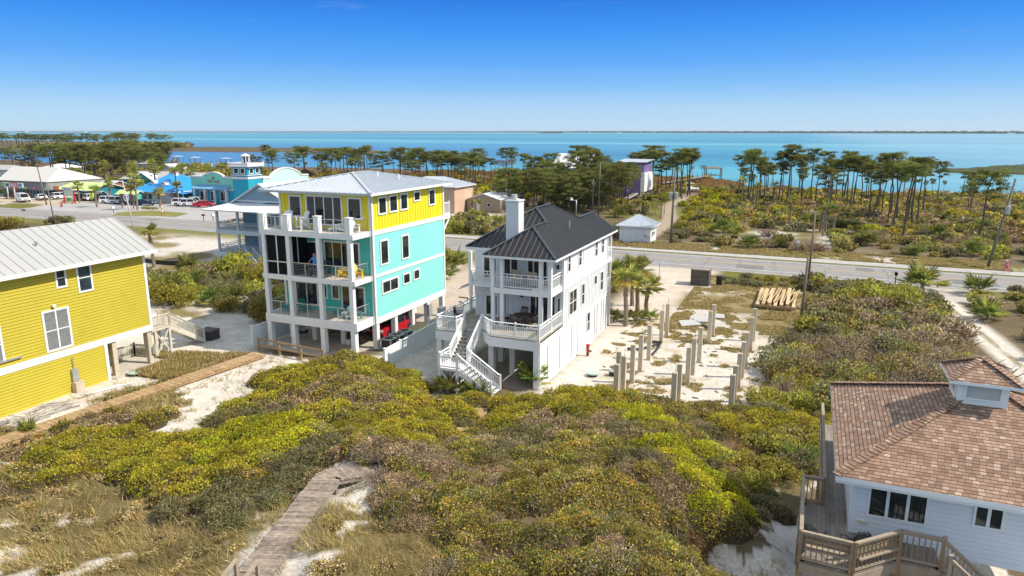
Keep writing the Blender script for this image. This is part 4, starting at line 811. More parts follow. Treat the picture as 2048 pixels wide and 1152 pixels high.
t=thing('fire_pit_box','dark square wooden box beside the mustard house stairs','box',(-46.4,41.9,0)); m=MB(); m.box(-46.1,42.0,0,-44.8,43.1,.75); m.build('body',mat('box_dark',(.05,.035,.035),.8,.2),t); m=MB(); m.box(-46.15,41.95,.75,-44.75,43.15,.82); m.build('lid',mat('box_lid',(.09,.07,.06),.8,.2),t)
m=MB(); r_=random.Random(9)
for k in range(90):
    x=r_.uniform(-13.5,-1.8); y=r_.uniform(43.5,66); a=r_.uniform(0,6.3); L=r_.uniform(.1,.45); z=float(terr(np.array(x),np.array(y)))+.03; m.beam((x,y,z),(x+math.cos(a)*L,y+math.sin(a)*L,z+.02),r_.uniform(.03,.12),.03,k%3)
o=m.build('debris',[PILE,WOODG,BLK]); o['kind']='stuff'
# ================================================================== AC UNITS, GRILL, FURNITURE
def ac_unit():
    t=thing('ac_unit','black and grey air conditioner unit beside the vinyl fence','air conditioner',(-29.6,45.4,.1),0,'air conditioner units beside the fence')
    m=MB(); m.box(-.42,-.42,.05,.42,.42,.92); 
    b=m.build('coil_body',BLK,t,local=True); m=MB()
    for x in (-.42,.42):
        for y in (-.42,.42): m.box(x-.05,y-.05,.02,x+.05,y+.05,.98)
    m.box(-.46,-.46,.92,.46,.46,.99); m.build('case',GREYM,t,local=True); m=MB(); m.tube([(0,0,.99),(0,0,1.03)],.34,14); m.build('fan_grille',BLK,t,local=True); return t
a=ac_unit(); a['label']='air conditioner unit nearest the viewer of the row of three'
dup(a,(-29.6,46.6,.1),label='middle air conditioner unit of the row of three'); dup(a,(-29.6,47.8,.1),label='air conditioner unit at the far end next to tan cover')
t=thing('equipment_cover','tan fabric covered box behind the air conditioner units','cover',(-29.5,49.8,0)); m=MB(); m.box(-30.1,48.7,.05,-29.1,51,.75); m.slab([[(-30.15,48.65,.85),(-29.05,48.65,.8),(-29.05,51.05,.86),(-30.15,51.05,.92)]],.12); m.build('fabric',mat('tan_canvas',(.40,.30,.17),.9,.2,2),t); m=MB(); m.box(-30.2,48.6,0,-29.0,51.1,.06); m.build('pallet',WOODB,t)
t=thing('utility_box','grey outdoor electrical cabinet at the rear fence','cabinet',(-29.3,53.5,0)); m=MB(); m.box(-29.6,53.3,.4,-29.1,54,1.7); m.build('cabinet',GREYM,t); m=MB(); m.box(-29.4,53.5,0,-29.3,53.6,.4); m.build('stand',GREYM,t)
t=thing('grill','black covered gas grill under the aqua house','grill',(-33,45.8,.12)); m=MB(); m.box(-33.8,45.5,.3,-32.4,46.4,.95); m.box(-33.5,45.55,.95,-32.7,46.35,1.25); m.build('cart',BLK,t); m=MB(); m.tube([(-33.4,45.3,.15),(-33.4,45.3,.55)],.2,10); m.build('gas_bottle',WHITE,t)
t=thing('picnic_table','wooden picnic table under the aqua house','table',(-35.6,47.2,.12)); m=MB(); m.box(-36.4,46.8,.8,-34.8,47.5,.85); m.build('tabletop',WOODB,t)
for y in (46.3,47.9):
    m=MB(); m.box(-36.4,y-.14,.5,-34.8,y+.14,.55); m.build('bench',WOODB,t)
m=MB()
for x in (-36.1,-35.1): m.beam((x,46.4,.12),(x,47.0,.8),.08,.1); m.beam((x,47.9,.12),(x,47.3,.8),.08,.1); m.beam((x,46.3,.47),(x,47.9,.47),.08,.1)
m.build('leg',WOODB,t)
t=thing('cart','small dark utility cart under the left of the aqua house','cart',(-37.8,45,.12)); m=MB(); m.box(-38.2,44.8,.7,-37.4,45.4,.95); m.build('tray',BLK,t); m=MB(); 
for x in (-38.1,-37.5):
    for y in (44.9,45.3): m.box(x-.03,y-.03,.12,x+.03,y+.03,.7)
m.build('leg',WOODB,t)
def adirondack(mt,label,loc,rz,bar=0.,group=None,foot=False):
    t=thing('adirondack_chair',label,'chair',loc,rz,group); L=dict(local=True); H=bar
    m=MB(); 
    for i in range(5): m.beam((-.26+.13*i,-.3,.36+H),(-.26+.13*i,.26,.27+H),.11,.025)
    m.build('seat',mt,t,local=True)
    m=MB()
    for i in range(5): m.beam((-.24+.12*i,.2,.27+H),(-.27+.135*i,.55,1.02+H-.04*abs(i-2)),.105,.022)
    m.beam((-.3,.36,.58+H),(.3,.36,.58+H),.04,.06); m.build('backrest',mt,t,local=True)
    for s in (-1,1):
        m=MB(); m.beam((s*.34,-.4,.56+H),(s*.34,.4,.56+H),.13,.03); m.build('armrest',mt,t,local=True)
        m=MB(); m.beam((s*.31,-.32,0),(s*.31,-.32,.55+H),.05,.11); m.build('leg',mt,t,local=True)
        m=MB(); m.beam((s*.29,-.34,.33+H),(s*.29,.55,0.04),.04,.11); 
        if H: m.beam((s*.29,.4,0),(s*.29,.4,.5+H),.05,.08)
        m.build('leg',mt,t,local=True)
    if H: m=MB(); m.beam((-.3,-.42,.25),(.3,-.42,.25),.12,.03); m.beam((-.3,.3,.25),(.3,.3,.25),.05,.05); m.build('footrest',mt,t,local=True)
    if foot:
        m=MB(); 
        for i in range(4): m.box(-.24,-.95+i*.13,.24,.24,-.85+i*.13,.27)
        for s in (-.24,.24): m.beam((s,-.9,0),(s,-.9,.27),.04,.08); m.beam((s,-.55,.3),(s,-.95,.2),.04,.08)
        m.build('footrest',mt,t,local=True)
    return t
T3=9.55
adirondack(WHITE,'tall white bar height adirondack chair left of the second top balcony post',(-37.4,43.7,T3),R(20),.4); adirondack(WHITE,'tall white bar height adirondack chair right of the second top balcony post',(-36.1,43.9,T3),R(-20),.4)
adirondack(WHITE,'white adirondack chair with matching footrest on the top balcony',(-32.5,44.0,T3),R(-75),0,None,True); adirondack(WHITE,'white adirondack chair at the right end of the top balcony',(-31.5,44.1,T3),R(60))
T2=6.05
adirondack(YELP,'bright yellow adirondack chair at the right end of middle balcony',(-31.5,44.2,T2),R(65)); 
def side_table(mt,label,loc):
    t=thing('side_table',label,'table',loc); m=MB()
    for i in range(4): m.box(-.25+.13*i,-.22,.44,-.25+.13*i+.115,.22,.465)
    m.build('tabletop',mt,t,local=True)
    for a,b in ((-.2,-.17),(.2,-.17),(-.2,.17),(.2,.17)): m=MB(); m.box(a-.03,b-.03,0,a+.03,b+.03,.44); m.build('leg',mt,t,local=True)
adirondack(YELP,'bright yellow adirondack chair turned sideways behind the front corner post',(-32.6,44.0,T2),R(-60))
T1=2.81
adirondack(TEALP,'teal adirondack chair leftmost on the lower balcony',(-38.2,44.0,T1),R(-70)); adirondack(TEALP,'teal adirondack chair half behind the second lower balcony post',(-36.7,44.3,T1),R(70)); side_table(WHITE,'small white side table left on the lower balcony',(-37.5,43.9,T1))
adirondack(TEALP,'teal adirondack chair left of the right hand white table on lower balcony',(-33.2,44.0,T1),R(-70)); adirondack(TEALP,'teal adirondack chair beside the right corner post of lower balcony',(-31.6,43.9,T1),R(75)); side_table(WHITE,'small white side table at the right of the lower balcony',(-32.4,43.8,T1))
t=thing('dining_table','navy outdoor dining table on the middle balcony','table',(-35.6,43.9,T2)); m=MB(); m.box(-36.5,43.4,T2+.72,-34.9,44.3,T2+.77); m.build('tabletop',BLUEP,t)
for x in (-36.4,-35.0):
    for y in (43.5,44.2): m=MB(); m.box(x-.05,y-.05,T2,x+.05,y+.05,T2+.72); m.build('leg',BLUEP,t)
for x,y,l,ln in ((-35.7,43.25,'navy bench at the front of the balcony dining table',1.5),(-34.6,44.5,'navy bench with back beside the standing person',.9)):
    t=thing('bench',l,'bench',(x,y,T2)); m=MB(); m.box(x-ln/2,y-.17,T2+.42,x+ln/2,y+.17,T2+.46); m.build('seat',BLUEP,t)
    for s in (-1,1): m=MB(); m.box(x+s*(ln/2-.1)-.04,y-.15,T2,x+s*(ln/2-.1)+.04,y+.15,T2+.42); m.build('leg',BLUEP,t)
    if ln<1: m=MB(); [m.box(x-ln/2,y+.14,T2+.5+.14*k,x+ln/2,y+.17,T2+.6+.14*k) for k in range(4)]; m.build('backrest',BLUEP,t)
# white house deck dining set
BRN=mat('dark_wicker',(.055,.035,.028),.7,.25,8); Z=3.425
t=thing('dining_table','brown oblong dining table on the white house deck','table',(-18.0,45.2,Z)); m=MB(); m.tube([(-18.0,45.2,Z+.7),(-18.0,45.2,Z+.76)],.75,16); m.box(-18.9,44.7,Z+.705,-17.1,45.7,Z+.755); m.build('tabletop',BRN,t); m=MB(); m.tube([(-18,45.2,Z),(-18,45.2,Z+.7)],.14); m.box(-18.5,45.1,Z,-17.5,45.3,Z+.08); m.build('pedestal',BRN,t)
def chair(mt,label,loc,rz,group=None,cush=None):
    t=thing('dining_chair',label,'chair',loc,rz,group); m=MB(); m.box(-.25,-.25,.42,.25,.25,.48); m.build('seat',cush or mt,t,local=True)
    m=MB(); m.beam((-.22,.25,.48),(-.22,.32,1.05),.05,.05); m.beam((.22,.25,.48),(.22,.32,1.05),.05,.05); m.beam((-.25,.32,1.02),(.25,.32,1.02),.04,.1)
    for i in range(5): m.beam((-.14+.07*i,.26,.5),(-.14+.07*i,.31,1.0),.025,.02)
    m.build('backrest',mt,t,local=True)
    for a in (-.22,.22):
        for b in (-.22,.22): m=MB(); m.box(a-.025,b-.025,0,a+.025,b+.025,.42); m.build('leg',mt,t,local=True)
        m=MB(); m.beam((a,-.25,.68),(a,.28,.7),.05,.03); m.beam((a,-.22,.42),(a,-.22,.68),.03,.03); m.build('armrest',mt,t,local=True)
    return t
for x,y,rz,l in ((-19.4,45.0,90,'dark deck dining chair at the left end of table'),(-18.5,46.05,0,'dark deck dining chair behind table at its left'),(-17.5,46.05,0,'dark deck dining chair behind table at its right'),(-16.6,45.3,-90,'dark deck dining chair at the right end of table'),(-18.4,44.3,180,'dark deck dining chair in front of table at left'),(-17.5,44.3,180,'dark deck dining chair in front of table at right')): chair(BRN,l,(x,y,Z),R(rz))
WIC=mat('tan_wicker',(.46,.40,.32),.8,.15,10)
def wicker(label,loc,rz):
    t=thing('wicker_chair',label,'chair',loc,rz); m=MB(); m.box(-.36,-.34,.12,.36,.34,.42); m.build('seat',WIC,t,local=True)
    m=MB(); m.beam((0,.34,.4),(0,.5,1.12),.7,.1,up=(0,1,0)); m.build('backrest',WIC,t,local=True)
    for s in (-1,1): m=MB(); m.box(s*.36-.05,-.34,.1,s*.36+.05,.36,.64); m.build('armrest',WIC,t,local=True)
wicker('tan wicker armchair on the upper balcony, left of the pair',(-18.7,45.9,6.24),R(170)); wicker('tan wicker armchair on the upper balcony, right of the pair',(-17.4,45.6,6.24),R(175))
chair(BLK,'dark chair standing alone on the left arm of the white house deck',(-23.0,44.6,Z),R(100))
IRON=mat('black_iron',(.02,.02,.022),.5,.2)
def mesh_chair(label,loc,rz):
    t=thing('iron_chair',label,'chair',loc,rz); m=MB(); m.box(-.24,-.24,.43,.24,.24,.45); m.build('seat',IRON,t,local=True); m=MB(); n=7
    for i in range(n+1):
        for s in (-1,1):
            a=-.26+.52*i/n; b=a+s*.42
            # lattice bars clipped to the back
            x0,z0,x1,z1=a,.5,b,.92
            if b>.26: k=(.26-a)/(b-a); x1=.26; z1=.5+.42*k
            if b<-.26: k=(-.26-a)/(b-a); x1=-.26; z1=.5+.42*k
            if abs(z1-z0)>.03: m.beam((x0,.25+.1*(z0-.5),z0),(x1,.25+.16*(z1-.5),z1),.014,.014)
            if z1<.9: m.beam((x1,.25+.16*(z1-.5),z1),(x1+(-s)*(.92-z1),.3,.92),.014,.014)
    m.tube([(-.27,.24,.45),(-.27,.3,.85),(-.14,.32,.96),(0,.32,.98),(.14,.32,.96),(.27,.3,.85),(.27,.24,.45)],.018,6); m.build('backrest',IRON,t,local=True)
    for s in (-1,1):
        m=MB(); m.tube([(s*.27,.28,.7),(s*.3,-.05,.7),(s*.3,-.25,.62),(s*.27,-.25,.45)],.016,6); m.build('armrest',IRON,t,local=True)
        for y in (-.24,.26): m=MB(); m.tube([(s*.24,y,.45),(s*.27,y*1.15,.2),(s*.26,y*1.1,0)],.016,6); m.build('leg',IRON,t,local=True)
mesh_chair('black iron lattice chair on the deck nearest the left rail',(.95,21.6,4.35),R(160)); mesh_chair('black iron lattice chair on the deck nearest the white wall',(2.15,21.75,4.35),R(215))
# ================================================================== POLES AND WIRES
def pole(name,label,b,t,r0=.16,r1=.1,mt=POLE,cat='utility pole',arm=None,trans=0,group=None):
    """b = base (x,y,z), t = top"""
    k=thing(name,label,cat,b,0,group); m=MB(); m.tube([b,((b[0]+t[0])/2,(b[1]+t[1])/2,(b[2]+t[2])/2),t],[r0,(r0+r1)/2,r1],9); m.build('pole',mt,k,smooth=True)
    if arm:
        m=MB(); m.beam((t[0]-arm/2,t[1],t[2]-.5),(t[0]+arm/2,t[1],t[2]-.5),.1,.12); 
        for i in range(3): x=t[0]-arm/2+.1+i*(arm-.2)/2; m.tube([(x,t[1],t[2]-.45),(x,t[1],t[2]-.2)],.05,6)
        m.build('crossarm',mt,k)
    for i in range(trans):
        x=t[0]-.4+.8*i*(1 if trans>1 else 0); z=b[2]+(t[2]-b[2])*.66; y=t[1]-.25
        m=MB(); m.tube([(x,y,z-.5),(x,y,z+.45),(x,y,z+.55)],[.27,.27,.1],10); m.tube([(x,y,z+.5),(x,y,z+.75)],.04,5); m.build('transformer',GREYM,k,smooth=False)
    return k
pole('utility_pole','tall leaning utility pole with transformer beside the road at far right',(21.7,105,0),(23.3,105.2,11.2),.19,.12,POLEG,trans=1)
pole('utility_pole','tall thin utility pole standing near the road above the lumber stack',(.65,85.5,0),(.75,85.7,8.2),.13,.09)
pole('utility_pole','short bare pole leaning beside the tall thin pole in the scrub',(.2,67.6,0),(.35,67.8,5.9),.13,.11)
pole('utility_pole','green grey utility pole with twin transformers right of the white shed',(-19.1,108.4,0),(-19.0,108.6,11.3),.2,.13,POLEG,trans=2)
pole('utility_pole','tall grey utility pole rising behind the black roof ridge',(-39.5,139.5,0),(-39.4,139.6,10.8),.17,.12,POLEG)
pole('utility_pole','slim grey pole just left of the tall grey pole',(-40.6,139.0,0),(-40.6,139.1,7.6),.12,.1,POLEG)
pole('utility_pole','leaning wood pole with crossarm in front of the grey shingled shop',(-165.4,110.8,0),(-167.2,111.,9.6),.17,.11,arm=1.6)
pole('utility_pole','short dark green pole at the near road edge, far left',(-135.8,92,0),(-136.6,92.1,6.6),.12,.09,POLEG)
pole('light_pole','pale leaning light pole behind the mustard house roof',(-105.1,84.8,0),(-106.9,85,8.9),.12,.08,mat('pale_pole',(.5,.5,.48),.7,.15),'light pole')
pole('sign_post','thin tan post in the scrub behind the black roof',(-57,102,0),(-57,102,3.2),.06,.05,OFFW,'post')
k=pole('street_lamp','short street lamp with white arm beyond the road behind black roof',(-42.75,134.8,0),(-42.75,134.8,3.6),.1,.08,GREYM,'street lamp'); m=MB(); m.tube([(-42.75,134.8,3.4),(-43.8,134.8,3.7)],.05,6); m.tube([(-43.8,134.8,3.5),(-43.8,134.8,4.0)],[.3,.2],8); m.build('lamp_head',WHITE,k)
def wire(label,a,b,sag,r=.018):
    m=MB(); a=Vector(a); b=Vector(b); n=14; m.tube([a+(b-a)*i/n-Vector((0,0,sag*4*(i/n)*(1-i/n))) for i in range(n+1)],r,5); tag(m.build('power_line',WIRE),label,'wire')
wire('sagging power line between the tall thin pole and the right leaning pole',(.75,85.7,8.0),(22.9,105,7.4),1.6)
wire('power line from street lamp up to the tall grey pole',(-42.7,134.8,3.5),(-39.4,139.6,8.3),.3,.03)
wire('power line running along the far road verge right of the shed',(-19.,108.6,7.6),(23.2,105.2,8.6),2.2,.02)
wire('power line running left from the shed pole to the grey pole',(-19.,108.6,7.8),(-39.4,139.6,7.2),.8,.02)
# ================================================================== VEHICLES
TYRE=mat('tyre',(.015,.015,.015),.9,.1); RIM=mat('rim',(.45,.46,.47),.3,.1,metal=.7); LAMP=mat('head_lamp',(.7,.72,.74),.15,.05); TAIL=mat('tail_lamp',(.4,.01,.01),.25,.05); CARG=glass('car_glass',(.012,.016,.02),.05)
def paint(n,c): return mat(n,c,.22,.04,1.,spec=.6)
def prism(mb,prof,w0,w1=None,m=None):
    """side profile (x,z) extruded across, narrower (w1) towards its top"""
    zs=[p[1] for p in prof]; lo,hi=min(zs),max(zs); w1=w0 if w1 is None else w1
    W=[w0+(w1-w0)*((z-lo)/(hi-lo)) for z in zs]
    A=[(x,-w,z) for (x,z),w in zip(prof,W)]; B=[(x,w,z) for (x,z),w in zip(prof,W)]
    mb.poly(A,m); mb.poly(B[::-1],m); n=len(A)
    for i in range(n): j=(i+1)%n; mb.poly([A[i],B[i],B[j],A[j]],m)
def car(kind,pm,label,loc,rz,group=None):
    t=thing({'van':'parked_van','truck':'pickup_truck'}.get(kind,'parked_car'),label,{'van':'van','truck':'pickup truck'}.get(kind,'car'),loc,rz,group)
    L,W,H,hood,cab=dict(suv=(4.7,.93,1.75,1.08,[(-2.25,1.05),(-2.05,1.62),(-1.7,1.74),(.35,1.74),(1.05,1.08)]),sedan=(4.6,.9,1.42,.95,[(-1.75,.98),(-1.0,1.38),(-.6,1.43),(.3,1.42),(1.15,.95)]),van=(5.6,.98,2.05,1.15,[(-2.75,1.1),(-2.7,1.95),(-2.4,2.06),(1.2,2.02),(1.95,1.2)]),truck=(5.7,.98,1.85,1.1,[(-.5,1.1),(-.4,1.75),(-.1,1.84),(1.0,1.82),(1.7,1.12)]))[kind]
    f=L/2; b=MB(); z0=.34
    prof=[(-f+.05,z0+.1),(-f,.7),(-f+.06,cab[0][1]),(cab[-1][0],hood+.02),(f-.35,hood-.06),(f-.06,hood-.2),(f,.62),(f-.06,z0+.08)]
    wx=(L*.31,-L*.3); low=[]
    for cx in wx:   # wheel arches in the sill
        low+= [(cx+.42,z0),(cx+.36,.66),(cx+.15,.79),(cx-.15,.79),(cx-.36,.66),(cx-.42,z0)]
    prism(b,prof+low,W,W*.95)
    if kind=='truck': b.box(-f+.1,-W+.08,.75,-.62,W-.08,1.13,1)
    b.build('body',[pm,BLK],t,local=True)
    c=MB(); prism(c,cab,W*.93,W*.76); gl=c.build('windows',CARG,t,local=True)
    r=MB(); top=[(x,z) for x,z in cab if z>H-.16]; x0=min(x for x,z in top); x1=max(x for x,z in top); zt=max(z for x,z in cab)
    r.box(x0-.05,-W*.775,zt-.05,x1+.04,W*.775,zt+.02)
    for s in (-1,1):
        for (xa,za),(xb,zb) in ((cab[0],cab[1]),(cab[-1],cab[-2])): 
            wa=W*.935; wb=W*.80; r.beam((xa,s*wa,za),(xb,s*wb,zb),.08,.07)
        xm=(x0+x1)/2+.1; r.beam((xm,s*W*.945,cab[0][1]-.02),(xm,s*W*.775,zt-.02),.09,.06)
    if kind=='van':
        for s in (-1,1): r.poly([(-2.75,s*W*.94,1.1),(.05,s*W*.94,1.1),(.05,s*W*.80,1.95),(-2.7,s*W*.80,1.95)])
    r.build('roof',pm,t,local=True)
    for cx in wx:
        for s in (-1,1):
            w=MB(); w.tube([(cx,s*(W-.22),.35),(cx,s*(W+.01),.35)],.35,16); wh=w.build('wheel',TYRE,t,local=True); w=MB(); w.tube([(cx,s*(W+.005),.35),(cx,s*(W+.025),.35)],.21,10); w.build('rim',RIM,wh,local=True)
    for s in (-1,1):
        w=MB(); w.box(f-.16,s*W*.92-.0,hood-.32,f+.01,s*W*.55,hood-.16); w.build('headlight',LAMP,t,local=True)
        w=MB(); w.box(-f-.01,s*W*.93,.85,-f+.1,s*W*.72,1.08); w.build('tail_light',TAIL,t,local=True)
        w=MB(); w.box(cab[-1][0]-.35,s*(W-.02),hood+.02,cab[-1][0]-.15,s*(W+.16),hood+.2); w.build('mirror',pm,t,local=True)
    w=MB(); w.box(f-.03,-W*.5,hood-.38,f+.02,W*.5,hood-.18); 
    for i in range(7): w.box(f+.021,-W*.46+i*W*.135,hood-.36,f+.03,-W*.46+i*W*.135+.06,hood-.2,1)
    w.box(f-.04,-W*.9,.4,f+.03,W*.9,.56); w.box(-f-.04,-W*.9,.42,-f+.04,W*.9,.6); w.build('bumper',[BLK,RIM],t,local=True); return t
REDC=paint('red_car_paint',(.42,.012,.022)); WC=paint('white_car_paint',(.78,.79,.80)); SILV=paint('silver_car_paint',(.40,.45,.50)); DKC=paint('dark_car_paint',(.02,.022,.03)); NAVY=paint('navy_car_paint',(.012,.03,.09)); MAR=paint('maroon_car_paint',(.10,.03,.03)); BRED=paint('bright_red_car_paint',(.60,.01,.03))
car('suv',REDC,'dark red off road SUV parked under the aqua stilt house',(-31.9,49.4,.12),R(-95))
G='cars parked across the road'
car('suv',WC,'white SUV parked rear first, left of the silver SUV',(-155.2,119.6,.03),R(35),G); car('suv',SILV,'silver SUV between the white SUV and the dark cars',(-151.8,119.4,.03),R(30),G)
car('suv',DKC,'black SUV right of the silver SUV on the lot',(-147.2,118.6,.03),R(40),G); car('sedan',NAVY,'navy sedan behind the white logo sign',(-143.4,119.2,.03),R(20),G)
car('suv',WC,'white SUV by the blue roofed bar, left of a matching pair',(-134.6,122.2,.03),R(35),G); car('suv',WC,'white SUV of a pair, beside the bright red car',(-131.5,121.8,.03),R(30),G); car('sedan',BRED,'bright red sports car in front of the mint shop',(-127.3,121.4,.03),R(25),G)
car('suv',WC,'white SUV half hidden behind the white SUV pair',(-133.0,125.2,.03),R(20),G)
car('van',WC,'white panel van parked by the roadside at far left',(-178.0,113.6,.03),R(-20),G); car('truck',MAR,'maroon and silver pickup behind the white van',(-188.8,119.0,.03),R(-160),G)
car('sedan',WC,'white car with red stripes parked behind the white van',(-178.6,118.6,.03),R(-20),G); car('suv',WC,'white SUV seen from behind near the red sign frame',(-176.4,122.4,.03),R(80),G)
for i,(x,y,p,l) in enumerate(((-170,121.8,WC,'white SUV first in the packed row beside the small palm'),(-167.6,122.4,DKC,'black SUV second in the packed row behind palm trunk'),(-165.2,122.8,WC,'white SUV third in the packed row behind yellow buoy'),(-162.6,123.4,DKC,'dark SUV last in the packed row under palms'),(-168.8,127.5,WC,'white SUV in the back row near the lime roof'),(-173.,127,SILV,'silver SUV in the back row beside teal wall'))): car('suv',p,l,(x,y,.03),R(60+12*i),G)
# ================================================================== ROADSIDE SIGNS AND SMALL THINGS
t=thing('menu_sign','red framed roadside menu board with lime green panel below','sign',(-163.6,115.3,0)); m=MB()
for x in (-165.4,-161.8): m.beam((x,115.3,0),(x,115.3,3.2),.22,.22); m.beam((x,115.3,.9),(x,114.3,0),.15,.15)
m.build('frame',RED,t); m=MB(); m.box(-165.2,115.2,1.7,-162.,115.3,3.1); m.build('sign_board',mat('menu_cream',(.62,.68,.50),.6,.1),t); m=MB(); m.box(-164.9,115.15,.35,-162.3,115.25,1.5); b=m.build('lower_panel',LIMER,t); text(b,(4,),-163.6,115.13,1.0,.6,GREENW)
t=thing('logo_sign','dark board with round white logo on two posts before the parked cars','sign',(-141.5,113,0)); m=MB(); m.box(-143.6,113,1.5,-139.2,113.15,3.2); b=m.build('sign_board',mat('sign_brown',(.16,.12,.10),.7,.2),t)
m=MB(); m.tube([(-141.4,112.97,2.4),(-141.4,112.9,2.4)],.9,20,0); m.tube([(-141.4,112.9,2.45),(-141.4,112.87,2.45)],.5,14,1); m.tube([(-141.25,112.87,2.4),(-141.25,112.85,2.4)],.3,12,0); m.build('logo',[WHITE,DARK],b)
for x in (-143.2,-139.6): m=MB(); m.box(x-.12,113,0,x+.12,113.2,1.6); m.build('post',POLE,t)
t=thing('life_ring','lime yellow round float sign on a post near parked cars','float',(-160,118.5,0)); m=MB(); m.tube([(-160,118.5,1.6),(-160,118.3,1.6)],.7,14); m.build('float',mat('float_lime',(.6,.75,.05),.5,.1),t); m=MB(); m.tube([(-160,118.6,0),(-160,118.6,1.2)],.06,6); m.build('post',POLE,t)
t=thing('fire_hydrant','small red fire hydrant on the far verge','hydrant',(-157.8,109.1,0)); m=MB(); m.tube([(-157.8,109.1,0),(-157.8,109.1,.6),(-157.8,109.1,.8)],[.2,.18,.08],8); m.tube([(-158.1,109.1,.5),(-157.5,109.1,.5)],.1,6); m.build('body',RED,t); m=MB(); m.tube([(-157.8,109.1,.8),(-157.8,109.1,.95)],.14,8); m.build('cap',RED,t)
def mailbox(label,x,y,mt): 
    t=thing('mailbox',label,'mailbox',(x,y,0)); m=MB(); m.box(x-.06,y-.06,0,x+.06,y+.06,1.05); m.build('post',POLE,t); m=MB(); m.box(x-.16,y-.3,1.05,x+.16,y+.3,1.25); m.tube([(x,y-.3,1.25),(x,y+.3,1.25)],.16,10); m.build('box',mt,t)
mailbox('white mailbox alone on the edge of the grass island',-135.1,104.5,WHITE); mailbox('dark mailbox left of the white one beside the far verge',-107.3,101.9,MAR); mailbox('white mailbox beside the dark one on the far verge',-105.6,102.6,WHITE); mailbox('black mailbox near the palmetto at the near road edge',9.8,89.2,BLK)
t=thing('marker_post','orange and white striped marker post on the grass island','marker post',(-124.9,107.8,0)); m=MB()
for i in range(5): m.tube([(-124.9,107.8,i*.45),(-124.9,107.8,i*.45+.45)],.13,8,i%2)
m.build('post',[mat('marker_orange',(.8,.16,.04),.5,.1),WHITE],t); m=MB(); m.box(-125.3,107.4,0,-124.5,108.2,.06); m.build('base',BLK,t)
t=thing('marker_post','thin orange stake next to the white mailbox','marker post',(-131.5,106,0)); m=MB(); m.tube([(-131.5,106,0),(-131.5,106,1.5)],.07,6); m.build('post',mat('stake_orange',(.75,.25,.1),.6),t)
t=thing('street_sign','small green street name sign at near road edge','sign',(-134.9,85.9,0)); m=MB(); m.tube([(-134.9,85.9,0),(-134.9,85.9,2.6)],.04,6); m.build('post',GREYM,t); m=MB(); m.box(-135.5,85.88,2.45,-134.3,85.92,2.75); m.build('sign_board',GREENW,t)
t=thing('street_sign','small white sign plate standing in the scrub beyond road','sign',(-.9,106.5,0)); m=MB(); m.tube([(-.9,106.5,0),(-.9,106.5,1.8)],.04,6); m.build('post',GREYM,t); m=MB(); m.box(-1.15,106.45,1.5,-.7,106.49,1.9); m.build('sign_board',WHITE,t)
t=thing('street_sign','white sign plate on a post beside the sandy drive palms','sign',(-15.41,81.00)+(0,)); x,y=(-15.41,81.00); m=MB(); m.tube([(x,y,0),(x,y,2.4)],.04,6); m.build('post',GREYM,t); m=MB(); m.box(x-.2,y-.05,1.9,x+.2,y-.01,2.4); m.build('sign_board',WHITE,t)
# ================================================================== BOATS, DOCKS
def dock(name,label,pts,w,z,roofp=None):
    t=thing(name,label,'dock',(*pts[0],0)); m=MB(); q=MB()
    for a,b in zip(pts[:-1],pts[1:]):
        m.beam((*a,z),(*b,z),w,.12); L=math.hypot(b[0]-a[0],b[1]-a[1]); n=max(1,int(L/5)); d=Vector((-(b[1]-a[1])/L,(b[0]-a[0])/L,0))*w/2
        for i in range(n+1):
            c=Vector((a[0]+(b[0]-a[0])*i/n,a[1]+(b[1]-a[1])*i/n,0))
            for s in (-1,1): e=c+d*s; q.tube([(e.x,e.y,-2),(e.x,e.y,z+1.0)],.12,6)
    m.build('walkway',WOODG,t); q.build('dock_piling',POLE,t)
    if roofp:
        x,y,a,b=roofp; m=MB()
        for u in (-a,a):
            for v in (-b,b): m.box(x+u-.15,y+v-.15,-2,x+u+.15,y+v+.15,3.6)
        m.box(x-a,y-b,z-.1,x+a,y+b,z+.05); m.build('boathouse_frame',POLE,t); roof(t,hip(x-a-.5,x+a+.5,y-b-.5,y+b+.5,3.6,.3),.15,1.,POLEG,POLEG,POLEG)
    return t
dock('pier','long timber pier with roofed boathouse behind the purple house',[(-42.5,222),(-38,246),(-34.5,268)],1.6,1.2,(-33.5,271,2.8,2.2))
dock('pier','left lagoon pier with bare pilings nearest the pines',[(-300,262),(-318,285),(-352,318)],1.8,.6); dock('pier','second lagoon pier left of the boat lift',[(-283,266),(-292,292)],1.6,.6); dock('pier','third lagoon pier close to the marsh edge',[(-264,272),(-268,296)],1.6,.6)
for i,(x,y,l) in enumerate(((-322,292,'white roofed boat shelter farthest out on the lagoon'),(-300,283,'white roofed boat shelter in the middle of the lagoon'),(-276,280,'white roofed boat shelter nearest the marsh'))):
    t=thing('boat_shelter',l,'boat shelter',(x,y,0)); m=MB()
    for u in (-1.6,1.6):
        for v in (-2,2): m.tube([(x+u,y+v,-2),(x+u,y+v,3.4)],.14,6)
    m.build('post',POLE,t); roof(t,hip(x-2,x+2,y-2.5,y+2.5,3.4,.2),.15,1.,METG,METG,METG)
